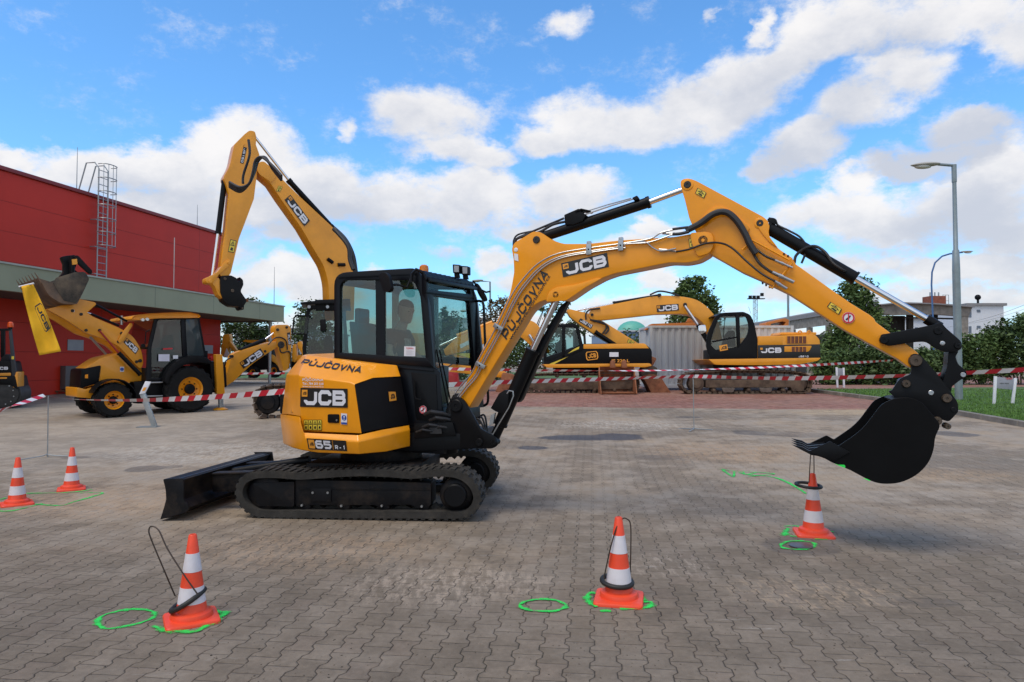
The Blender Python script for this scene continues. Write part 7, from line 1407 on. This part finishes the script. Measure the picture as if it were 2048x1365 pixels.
for x in (1457, 1532): plate(XR, 'track_guard', RPp, [(x - 13, 776, 2), (x + 13, 776, 2), (x + 10, 785, 3), (x - 10, 785, 3)], .02, -.05, mat('worn_guard', (.13, .10, .08), .7, vary=.3), .006)
plate(XR, 'slew_ring', RPp, [(1446, 729), (1520, 729), (1518, 742), (1450, 742)], -.7, -2.1, BLKD)
plate(XR, 'skirt', RPp, [(1417, 719, 2), (1642, 716, 2), (1636, 722, 3), (1600, 729, 3), (1521, 731), (1430, 730, 5)], .03, -2.7, YB, .02)
xb = plate(XR, 'house', RPp, [(1515, 673, 2), (1630, 669, 5), (1640, 680, 5), (1641, 717), (1515, 718)], 0, -2.65, YB, .03)
plate(xb, 'lower_panel', RPp, [(1516, 691), (1640, 689), (1641, 717), (1516, 717)], .012, -.02, DECB, .002); plate(xb, 'yellow_vent_panel', RPp, [(1569, 693), (1624, 692, 3), (1618, 704, 5), (1569, 704)], .02, .013, YB, .001)
GRL = mat('vent_mesh', (.16, .055, .03), .8, vary=.3, scale=10)
for (x0, y0, x1, y1, n) in ((1574, 673, 1613, 687, 5), (1583, 694, 1613, 704, 4)):
    plate(xb, 'vent_grille', RPp, [(x0, y0), (x1, y0), (x1, y1), (x0, y1)], .028, .0, GRL, 0); b = MB()
    for k in range(n + 1): x = x0 + (x1 - x0) * k / n; b.prism(RPp, [(x - .5, y0), (x + .5, y0), (x + .5, y1), (x - .5, y1)], .034, .0285)
    b.build('grille_bars', YB, xb)
plate(xb, 'bonnet_hatch', RPp, [(1560, 670), (1563, 665, 1), (1633, 665, 2), (1633, 670)], -.2, -1.2, YB, .01); plate(xb, 'front_hatch', RPp, [(1517, 673), (1565, 673), (1565, 690), (1517, 690)], .01, -.02, YB, .004)
b = MB()
for x in (1600, 1618): b.tube([RPp.at(x - 3, 668, -.1), RPp.at(x - 3, 664, -.1), RPp.at(x, 662, -.1), RPp.at(x + 3, 664, -.1), RPp.at(x + 3, 668, -.1)], .03, 6)
b.build('lifting_eye', YB, xb)
letters_b = MB(); letters(letters_b, quadmap(RPp, [(1522, 706.5), (1563, 706), (1563, 695.5), (1522, 696)], .018), 'JCB', 1.2, .36, .16); letters_b.build('lettering', WHT, xb, smooth=0, recalc=False); b = MB(); patch(b, quadmap(RPp, [(1520.5, 700), (1525.5, 700), (1525.5, 696), (1520.5, 696)], .021)); b.build('emblem', DECO, xb, smooth=0, recalc=False)
b = MB(); letters(b, quadmap(RPp, [(1597, 715), (1617, 715), (1617, 711.5), (1597, 711.5)], .018), 'JS210', 1.2, .34, .25); b.build('model_lettering', WHT, xb, smooth=0, recalc=False)
co = [(1420, 719), (1412, 690, 8), (1415, 668, 8), (1431, 632, 8), (1445, 626, 5), (1487, 624, 6), (1501, 630, 6), (1509, 648, 6), (1515, 680, 3), (1515, 719)]; ci = [(1431, 700), (1421, 690, 5), (1423, 676, 4), (1437, 637, 5), (1448, 632, 3), (1486, 629.5, 5), (1493, 635, 5), (1498, 650, 5), (1497, 668, 8), (1478, 694, 10)]
xc = ringp(XR, RPp, co, ci, .02, -.06, BLK); ringp(xc, RPp, co, ci, -1.0, -1.08, BLK, 'far_frame')
glassp(xc, RPp, [(1430, 702), (1418, 690), (1421, 674), (1436, 635), (1486, 628), (1500, 650), (1499, 670), (1480, 697)], -.02); plate(xc, 'door_post', RPp, [(1472, 629), (1479, 629), (1481, 692), (1475, 697)], .025, -.07, BLK, .004)
plate(xc, 'window_bar', RPp, [(1424, 682.5, 1), (1475, 673, 1), (1475, 676, 1), (1426, 685.5, 1)], .025, -.06, BLK, .002); plate(xc, 'roof', RPp, [(1431, 633, 3), (1444, 626, 3), (1488, 624, 4), (1502, 632)], .0, -1.05, BLK); plate(xc, 'lower_glass', RPp, [(1426, 688), (1474, 679), (1472, 700), (1432, 712)], .001, -.01, GLSD, 0) if False else None
b = MB(); b.prism(RPp, [(1438, 692), (1454, 689), (1456, 700), (1440, 703)], .026, .022); eb_ = b.build('emblem', DECO, xc, smooth=0); b = MB(); letters(b, quadmap(RPp, [(1442, 700), (1454, 698), (1453, 692), (1441, 694)], .030), 'JCB', 1.0, .36, .16); b.build('emblem_lettering', DECB, eb_, smooth=0, recalc=False)
b = MB(); b.tube([RPp.at(1450, 636, .03), RPp.at(1447, 675, .03)], .012, 5); b.build('wiper', PLAS, xc); plate(XR, 'seat', RPp, [(1455, 672, 3), (1465, 660, 3), (1470, 664), (1472, 694), (1450, 694)], -.3, -.8, SEAT); plate(XR, 'cab_floor', RPp, [(1420, 700), (1512, 700), (1514, 719), (1420, 719)], -.07, -1.0, BLK)
b = MB(); b.tube([RPp.at(1400, 658, .15), RPp.at(1406, 668, .1), RPp.at(1413, 682, .05)], .03, 7); ma_ = b.build('mirror_arm', BLK, XR); plate(ma_, 'mirror', RPp, [(1398, 651, 3), (1411, 650, 3), (1413, 664, 3), (1403, 669, 3), (1397, 662, 3)], .2, .1, mat('mirror_chrome', (.7, .72, .75), .1, metal=1), .01)
b = MB(); b.tube([RPp.at(1502, 628, -.3), RPp.at(1497, 614, -.3)], .006, 4); b.build('aerial', PLAS, XR)
RB = vplane(G(1490, 789) + Vector((0, 1.3, 0)), 0)
bm = plate(XR, 'boom', RB, [(1176, 632, 4), (1183, 618, 5), (1230, 608), (1300, 594), (1330, 591, 10), (1370, 594, 14), (1396, 600, 16), (1418, 617, 12), (1436, 640, 10), (1445, 680), (1420, 680), (1412, 655, 10), (1400, 640, 12), (1385, 631, 10), (1360, 628), (1314, 629), (1212, 640), (1184, 641, 4)], .25, -.3, YB, .02)
logo(RB, [(1314, 624.5), (1358, 621), (1357, 608), (1313, 611)], bm, .27); pins(RB, [(1370, 610, 4), (1318, 591, 3.5), (1184, 630, 3)], .25, bm, PINB, .05)
dp = plate(XR, 'dipper', RB, [(1133, 622, 4), (1137, 618, 3), (1172, 626), (1190, 634), (1213, 647, 6), (1281, 690), (1302, 712, 4), (1288, 728, 4), (1240, 700), (1190, 670), (1177, 661, 8), (1160, 650), (1140, 634)], .2, -.25, YB, .02); mp = quadmap(RB, [(1157, 643), (1182, 658), (1186, 651), (1161, 637)], .215); b = MB(); patch(b, mp); db_ = b.build('model_badge', DECB, dp, smooth=0, recalc=False); b = MB(); letters(b, quadmap(RB, [(1160, 643), (1181, 656), (1185, 651), (1164, 638)], .225), 'JS210', 1.1, .34, .2); b.build('model_lettering', WHT, db_, smooth=0, recalc=False)
warn(RB, 0, 0, 0, 0, .21, dp, c4=[(1254, 685), (1266, 691), (1269, 684), (1257, 678)])
k = cylr(RB, (1226, 608), (1322, 592), 8.5, .1, 'arm_cylinder', BLK, XR, ends=.05); cylr(RB, (1140, 624), (1228, 608), 3.6, .1, 'piston_rod', CHR, k); k = cylr(RB, (1369, 612), (1398, 654), 6, .45, 'lift_cylinder', CHR, XR); cylr(RB, (1396, 650), (1420, 690), 10, .45, 'lift_barrel', BLK, k)
k = cylr(RB, (1190, 664), (1245, 700), 8.5, .3, 'bucket_cylinder', BLK, XR, ends=.05); cylr(RB, (1244, 699), (1262, 716), 4, .3, 'piston_rod', CHR, k)
for pts in ([(1172, 640), (1172, 628), (1180, 620), (1200, 617)], [(1180, 640), (1205, 645), (1213, 655), (1205, 668)], [(1186, 642), (1212, 650), (1217, 660), (1210, 668)], [(1300, 590), (1318, 583), (1340, 586), (1358, 592)]):
    b = MB(); b.tube([RB.at(p.x, p.y, .28) for p in crv(pts, 6)], .035, 6); b.build('hose', HOSE, XR)
plate(XR, 'bucket_lever', RB, [(1262, 716, 3), (1275, 704, 3), (1300, 712, 3), (1314, 717, 4), (1306, 732, 3), (1290, 738), (1270, 728)], .3, -.35, RUST); plate(XR, 'quick_hitch', RB, [(1281, 738, 6), (1300, 730, 8), (1316, 736, 6), (1314, 752, 4), (1300, 760, 4), (1284, 756, 4)], .25, -.3, PINR)
plate(XR, 'bucket', RB, [(1284, 752, 4), (1306, 748, 6), (1322, 754, 4), (1330, 768, 10), (1343, 787, 1), (1304, 789, 2), (1296, 772, 6)], .35, -.5, RUST, .015)
# loose rusty bucket
LBk = thing('bucket', 'loose rusty excavator bucket standing on the red paving between the two parked excavators', 'bucket', G(1235, 789)); lpn = vplane(G(1235, 789), 0)
b = MB(); prof = [(-.62, 1.0), (-.75, .55), (-.72, .12), (-.3, -.02), (.35, 0)]
gx = G(1237, 789); wv = Vector((.68, 0, 0)); rings = []
out = [(0.0, 1.02), (.18, .9), (.42, .55), (.48, .2), (.30, .02), (-.25, .0), (-.55, .02)]
def pt(u, v, s): return gx + Vector((s * .66, u + .4, v))
for u, v in out: rings.append([pt(u, v, -1), pt(u, v, 1), pt(u - .03, v + .03, 1), pt(u - .03, v + .03, -1)])
b.loft(rings)
for s in (-1, 1):
    A = [pt(u, v, s) for u, v in out] + [pt(-.35, .35, s), pt(-.12, .8, s)]; b.loft([A, [p + Vector((.03 * s, 0, 0)) for p in A]])
lb = b.build('shell', RUST, LBk, bevel=.006); b = MB()
for k in (-.22, .22): plate(LBk, 'ear', lpn, [(1237 + k * 52 - 5, 736), (1237 + k * 52 - 3, 722, 3), (1237 + k * 52 + 4, 720, 3), (1237 + k * 52 + 6, 736)], -.25, -.5, RUST)
# shipping container
CP = vplane(G(1440, 781), 0.0); CT = thing('shipping_container', 'pale grey weathered shipping container behind the right parked excavator', 'container', G(1440, 781))
CPM = mat('container_paint', (.50, .53, .55), .6, vary=.10, dirt=.3, dirtcol=(.20, .13, .09), scale=1.1, streak=True); zb_ = gz(30) + .05; a = CP.at(1300, 700, 0); c = CP.at(1588, 700, 0); L_ = c.x - a.x; Hc = 2.59
b = MB(); n = int(L_ / .28); vs_ = []
for k in range(n):
    x0 = a.x + .1 + (L_ - .2) * k / n; w = (L_ - .2) / n
    for dx, dy in ((0, 0), (w * .32, 0), (w * .5, .045), (w * .82, .045)): vs_.append((x0 + dx, a.y + .03 + dy))
vs_.append((a.x + L_ - .1, a.y + .03)); b.add([(x, y, zb_ + .14) for x, y in vs_] + [(x, y, zb_ + Hc - .1) for x, y in vs_], [(i, i + 1, len(vs_) + i + 1, len(vs_) + i) for i in range(len(vs_) - 1)])
w2 = [(a.x + .03 + (.045 if (k % 4) in (2, 3) else 0), a.y + .1 + 2.2 * k / 32) for k in range(33)]; b.add([(x, y, zb_ + .14) for x, y in w2] + [(x, y, zb_ + Hc - .1) for x, y in w2], [(i, i + 1, 33 + i + 1, 33 + i) for i in range(32)])
b.box((a.x + L_ / 2, a.y + 1.22, zb_ + Hc - .06), L_ - .1, 2.3, .04); b.build('side_wall', CPM, CT, smooth=20)
b = MB()
for x in (a.x + .06, c.x - .06):
    for y in (a.y + .06, a.y + 2.38): b.box((x, y, zb_ + Hc / 2), .12, .12, Hc)
for y in (a.y + .04, a.y + 2.4): b.box((a.x + L_ / 2, y, zb_ + .07), L_ - .25, .08, .14); b.box((a.x + L_ / 2, y, zb_ + Hc - .05), L_ - .25, .06, .1)
for x in (a.x + .04, c.x - .04): b.box((x, a.y + 1.22, zb_ + Hc - .05), .06, 2.2, .1); b.box((x, a.y + 1.22, zb_ + .07), .06, 2.2, .14)
b.build('corner_frame', CPM, CT, bevel=.006)
b = MB(); b.box((c.x - .02, a.y + 1.22, zb_ + Hc / 2), .04, 2.2, Hc - .25); b.build('end_wall', CPM, CT)
t = thing('boom_section', 'orange steel beam lying on the left half of the container roof', 'steel beam', CP.at(1345, 659, -.6)); q = plate(t, 'beam', CP, [(1291, 660), (1303, 648, 2), (1395, 645), (1402, 645), (1402, 658), (1310, 660)], -.5, -1.0, mat('orange_steel', (.50, .15, .02), .6, vary=.2, dirt=.3, dirtcol=(.25, .08, .03)), .01)
b = MB()
for k in range(6): b.disc(CP, 1312 + k * 15, 653, 1.4, -.48, -.5, 8)
b.build('bolt', PINB, q); plate(t, 'bracket', CP, [(1372, 645), (1378, 636, 2), (1381, 637, 2), (1388, 645)], -.6, -.7, MATS['orange_steel'])
t = thing('digger_attachment', 'orange hollow attachment frame lying on the right half of the container roof', 'attachment', CP.at(1555, 655, -.6)); ringp(t, CP, [(1530, 655), (1532, 646, 2), (1570, 637, 2), (1578, 640, 2), (1577, 655)], [(1541, 651), (1542, 648, 1), (1566, 643, 1), (1572, 645, 1), (1568, 651)], -.6, -1.4, MATS['orange_steel'], 'frame')

# ================================================================ SIGNS, CABINET, STANDS, TAPE
SGN = mat('sign_grey', (.30, .31, .36), .6)
def sign(label, posts, panel, text=None):
    g0 = G(*posts[0][2:]); t = thing('sign_board', label, 'sign', g0); pl = vplane(g0, 0)
    for x0, y0, x1, y1 in posts:
        a = pl.at(x1, y1, 0); a.z = gz(a.y) + .05; c = pl.at(x0, y0, 0); b = MB(); b.bar(a, c, .075, .05, (0, 1, 0)); b.build('post', WHT, t, bevel=.006)
    p = plate(t, 'panel', pl, panel, .02, -.02, SGN, .004)
    if text:
        xs = [q[0] for q in panel]; ys = [q[1] for q in panel]; x0, x1, y0, y1 = min(xs), max(xs), min(ys), max(ys)
        b = MB(); letters(b, quadmap(pl, [(x0 + (x1 - x0) * .55, y0 + 5.5), (x1 - 2, y0 + 6), (x1 - 2, y0 + 2.5), (x0 + (x1 - x0) * .55, y0 + 2)], .03), 'TERRA', .9, .3, .25); b.build('lettering', DECR, p, smooth=0, recalc=False)
        text_decal('lettering', quadmap(pl, [(x0 + 8, y0 + 14.5), (x1 - 9, y0 + 15), (x1 - 9, y0 + 12), (x0 + 8, y0 + 11.5)], .03), 'NÁJEZD ZÁKAZ', DECB, p, bold=.02)
    return t
sign('small grey sign board on two white posts, nearest the parked excavator', [(1673, 735, 1675, 778), (1687, 736, 1688, 780)], [(1675, 737), (1685, 737.5), (1685, 751), (1675, 751)])
sign('larger grey sign board with lettering, at the right edge of the lawn', [(1991, 753, 1988, 815), (2031, 757, 2025, 822)], [(1993, 754), (2027, 757.5), (2025, 780), (1992, 777)], 'T')
cbp = G(1805, 752); t = thing('electrical_cabinet', 'white electrical cabinet with red box, half hidden behind the hitch on the lawn', 'cabinet', cbp); cpl = vplane(cbp, 0); plate(t, 'housing', cpl, [(1784, 721, 1), (1823, 721, 1), (1823, 752), (1785, 752)], 0, -.5, mat('cabinet_white', (.5, .5, .5), .5, vary=.1), .02); plate(t, 'red_box', cpl, [(1795, 724), (1808, 726), (1806, 740), (1794, 739)], .12, .01, mat('red_box_paint', (.4, .03, .03), .5), .01)
b = MB(); b.bar(cpl.at(1798, 752, .1), cpl.at(1805, 728, .1), .08); b.build('white_rail', WHT, t)
IP = G(296, 855); t = thing('information_stand', 'bent silver information stand before the backhoe loader', 'information stand', IP); ip = vplane(IP, 0)
b = MB(); w_ = .0
A = [(278, 788), (286, 790), (304, 853), (314, 853), (290, 783), (289, 787)]
leg = [ip.at(*p, 0) for p in ((279, 789), (290, 787), (314, 853.5), (303, 854))]; b.loft([leg, [p + Vector((0, .04, 0)) for p in leg]]); b.build('leg', GALV, t, bevel=.004)
bo = [ip.at(*p, .01) for p in ((278, 789), (289.5, 787), (301.5, 764), (290.5, 763))]; b = MB(); b.loft([bo, [p + Vector((0, .03, 0)) for p in bo]]); bb = b.build('board', WHT, t, bevel=.003)
b = MB(); q4 = [(282, 785), (290, 783), (298, 767), (291, 766)]; patch(b, quadmap(Plane(bo[0], (bo[1] - bo[0]).cross(bo[2] - bo[0])), q4, .006), (.1, .1, .9, .5)); b.build('picture', DECO, bb, smooth=0, recalc=False)
b = MB(); b.box((IP.x - .02, IP.y + .05, gz(IP.y) + .008), .42, .3, .014, .1); b.build('foot_plate', GALV, t)
TW = mat('tape_white', (.66, .66, .68), .45, vary=.06); TR_ = mat('tape_red', (.50, .012, .03), .45, vary=.06)
def tape(label, pts, w, seg=.11, twist=(), tw0=0.0):
    """printed barrier tape: alternating slanted red and white fields; pts = (px, py, depth)"""
    q = crv([P(*p) for p in pts], 10); L_ = [0]
    for a, c in zip(q[:-1], q[1:]): L_.append(L_[-1] + (c - a).length)
    tot = L_[-1]
    def at(s):
        s = min(max(s, 0), tot - 1e-6)
        for i in range(len(q) - 1):
            if L_[i + 1] >= s: f = (s - L_[i]) / (L_[i + 1] - L_[i]); return q[i].lerp(q[i + 1], f), (q[i + 1] - q[i]).normalized()
    vs_ = []; fs = []; ms_ = []; n = int(tot / seg); up = Vector((0, 0, 1))
    def frame(s, side):
        p, t = at(s); tw = tw0
        for (c0, ln, am) in twist: tw += am * (1 / (1 + math.exp(-(s - c0 * tot) / ln)))
        tw += .25 * math.sin(s * 1.7 + pts[0][0]); o = t.cross(up).normalized(); d = up * math.cos(tw) + o * math.sin(tw); return p + d * (w / 2 * side)
    sl = w * .9
    for k in range(n + 1):
        for half in (0,):
            s0 = k * seg; s1 = s0 + seg; i = len(vs_); sub = 3; A = [frame(s0 + (s1 - s0) * j / sub - sl / 2, -1) for j in range(sub + 1)]; B = [frame(s0 + (s1 - s0) * j / sub + sl / 2, 1) for j in range(sub + 1)]
            vs_ += A + B
            for j in range(sub): fs.append((i + j, i + j + 1, i + sub + 2 + j, i + sub + 1 + j)); ms_.append(k % 2)
    b = MB(); b.v = vs_; b.f = fs; o = b.build('barrier_tape', None, smooth=0, recalc=False); o.data.materials.append(TW); o.data.materials.append(TR_); o.data.polygons.foreach_set('material_index', ms_)
    tag(o, label, 'barrier tape', 'red and white barrier tapes')
def stand(px, py, ytop, label):
    g = G(px, py); t = thing('tape_stand', label, 'barrier stand', g); z = P(px, ytop, g.y).z; b = MB(); b.tube([g, (g.x - .01, g.y, z)], .009, 6); b.build('rod', GALV, t); b = MB()
    for a in (.1, 2.2, 4.2): b.tube([(g.x, g.y, g.z + .05), (g.x + .08 * math.cos(a), g.y + .08 * math.sin(a), g.z + .03), (g.x + .42 * math.cos(a), g.y + .42 * math.sin(a), gz(g.y) + .008)], .009, 5)
    b.build('tripod_foot', GALV, t); return Vector((g.x, g.y, z))
stand(95, 915, 792, 'thin metal tape stand left of the two orange cones'); stand(1388, 861, 753, 'thin metal tape stand on the paving below the right parked excavator')
tape('near tape rising from the left edge to the thin stand', [(-30, 832, 9.6), (0, 822, 10.0), (45, 806, 10.7), (89, 791, 11.2)], .075, .13, ((.5, .2, 2.5),))
tape('tape running from the left stand across the backhoe wheels to the mini excavator', [(89, 791, 11.2), (150, 799, 11.0), (270, 801, 10.6), (400, 796, 9.9), (500, 789, 9.4), (570, 783, 9.1)], .075, .15, ((.52, .22, -1.15),), 1.15)
tape('far tape along the red hall wall behind the roller and backhoe', [(36, 759, 27), (160, 757, 27.5), (290, 754, 28), (430, 752, 28.5), (480, 748, 29), (570, 747, 29.5)], .085, .22)
tape('thicker lower tape from behind the mini excavator to the right tape stand', [(860, 772, 10.8), (1000, 765, 11.5), (1100, 762, 12.4), (1250, 757, 13.6), (1388, 753, 14.8)], .075, .15, ((.3, .3, .5),))
tape('lower tape from the right stand past the bucket to the right edge', [(1388, 753, 14.8), (1550, 757, 12.6), (1700, 755, 11.2), (1850, 750, 10.3), (2048, 740, 9.6), (2080, 738, 9.4)], .075, .15, ((.15, .4, .6),))
tape('thin upper tape passing in front of both parked excavators to the cabinet', [(890, 738, 19), (1000, 740, 19.5), (1250, 742, 20.5), (1450, 738, 21.5), (1620, 731, 23), (1786, 721, 25.5)], .085, .19, ((.2, 1.0, 2.0), (.7, 1.2, 1.6)))

# ================================================================ TRAFFIC CONES AND WEIGHTED RINGS
CORG = mat('cone_orange', (.78, .065, .02), .45, vary=.08, dirt=.3, dirtcol=(.32, .07, .035), scale=7); CWH = mat('cone_reflective_white', (.66, .64, .68), .42, vary=.05, dirt=.3, dirtcol=(.38, .33, .30), scale=9)
def make_cone(loc, label, side, h, rz):
    t = thing('traffic_cone', label, 'traffic cone', (0, 0, 0), 'orange and white cones on the paving'); s = side / 2
    b = MB(); rings = []
    def sq(hw_, z, r): 
        out = []
        for cx_, cy_, a0 in ((1, 1, 0), (-1, 1, 90), (-1, -1, 180), (1, -1, 270)):
            for k in range(4): a = R(a0 + 30 * k); out.append(Vector((cx_ * (hw_ - r) + r * math.cos(a), cy_ * (hw_ - r) + r * math.sin(a), z)))
        return out
    b.loft([sq(s, 0, .03), sq(s, .012, .03), sq(s * .97, .02, .03), sq(s * .86, .026, .03)]); rb = s * .80
    b.lathe((0, 0, 0), [(rb, .024), (rb * .99, .04), (rb * .95, .052), (rb * .80, .060), (rb * .74, .064)], 40); b.build('base', CORG, t)
    def rr(z): return .088 + (.023 - .088) * (z - .06) / (h - .06)
    def band(z0, z1, m, nm, e=0.0):
        b = MB(); b.lathe((0, 0, 0), [(rr(z0) - .004, z0), (rr(z0) + e, z0), (rr((z0 + z1) / 2) + e, (z0 + z1) / 2), (rr(z1) + e, z1), (rr(z1) - .004, z1)], 40); return b.build(nm, m, t)
    b = MB(); b.lathe((0, 0, 0), [(rr(.055) + .004, .055), (rr(.06) + .001, .064), (rr(h * .5), h * .5), (rr(h - .006), h - .006), (rr(h) - .004, h), (rr(h) - .009, h), (rr(h) - .010, h - .05)], 40); b.build('body', CORG, t)
    band(h * .215, h * .40, CWH, 'reflective_band', .0015); band(h * .575, h * .785, CWH, 'reflective_band', .0015)
    t.location = loc; t.rotation_euler = (0, 0, rz); return t
cn = make_cone(G(383, 1240), 'cone with a tilted black ring low on it, bottom left foreground', .31, .53, R(30))
def cone_copy(loc, rz, label, sc_=1.0):
    c = cn.copy(); COL.objects.link(c); c.location = loc; c.rotation_euler = (0, 0, rz); c['label'] = label; c.scale = (sc_,) * 3
    for ch in list(cn.children): k = ch.copy(); COL.objects.link(k); k.parent = c
cone_copy(G(1238, 1200), R(-12), 'cone in the middle foreground with level black ring and wire hoop', 1.05); cone_copy(G(1627, 1069), R(-14), 'cone under the bucket teeth with a black ring hanging near its top', 1.07)
cone_copy(G(34, 1009), R(40), 'front one of the two plain cones at the left edge', 1.0); cone_copy(G(143, 979), R(32), 'rear plain cone standing alone right of its neighbour on the left', 1.0)
ORG.clear() if False else None
RINGM = mat('ring_rubber', (.012, .013, .013), .6, vary=.2); WIRE = mat('wire_brown', (.06, .045, .035), .5, metal=.5)
def ringthing(label, D, px, py, rpx, ry, rot, tr_, wire, dn=0):
    c = P(px, py, D); t = thing('weighted_ring', label, 'ring', c, 'black rings with wire hoops for the skill game'); r = rpx * D / F; u = Vector((math.cos(rot), 0, math.sin(rot))); v = Vector((0, math.cos(ry), math.sin(ry)))
    b = MB(); pts = [c + u * math.cos(a) * r + v * math.sin(a) * r for a in [2 * math.pi * k / 40 for k in range(40)]]; b.tube(pts, tr_, 10, closed=True); b.build('rubber_ring', RINGM, t)
    b = MB(); b.tube(crv([P(*w) for w in wire], 8), .0045, 7); b.build('wire_hoop', WIRE, t)
D1 = G(383, 1240).y; D2 = G(1238, 1200).y; D3 = G(1627, 1069).y
ringthing('black rubber ring tilted low round the bottom left cone, wire hoop leaning left', D1, 376, 1200, 33, .12, -.50 * -1 if False else .52, .0155, [(350, 1192, D1 + .03), (330, 1145, D1 + .0), (302, 1078, D1), (298, 1060, D1), (304, 1053, D1), (318, 1062, D1 - .02), (335, 1098, D1 - .05), (368, 1150, D1 - .09), (396, 1190, D1 - .09)])
ringthing('black rubber ring lying level round the middle cone with wire hoop over its tip', D2, 1234, 1163, 29.5, .10, -.05, .0165, [(1208, 1156, D2 - .02), (1219, 1105, D2 - .04), (1232, 1058, D2 - .03), (1244, 1039, D2), (1253, 1038, D2), (1261, 1050, D2), (1261.5, 1100, D2), (1260, 1158, D2)])
ringthing('black rubber ring lifted by the bucket tooth round the top of the right cone', D3, 1617, 971, 23.5, .06, -.06, .014, [(1618, 966, D3 - .08), (1620, 930, D3 - .06), (1622, 903, D3 - .04), (1627, 902, D3 - .02), (1628, 930, D3), (1628, 945, D3 + .04), (1627, 968, D3 + .09)])
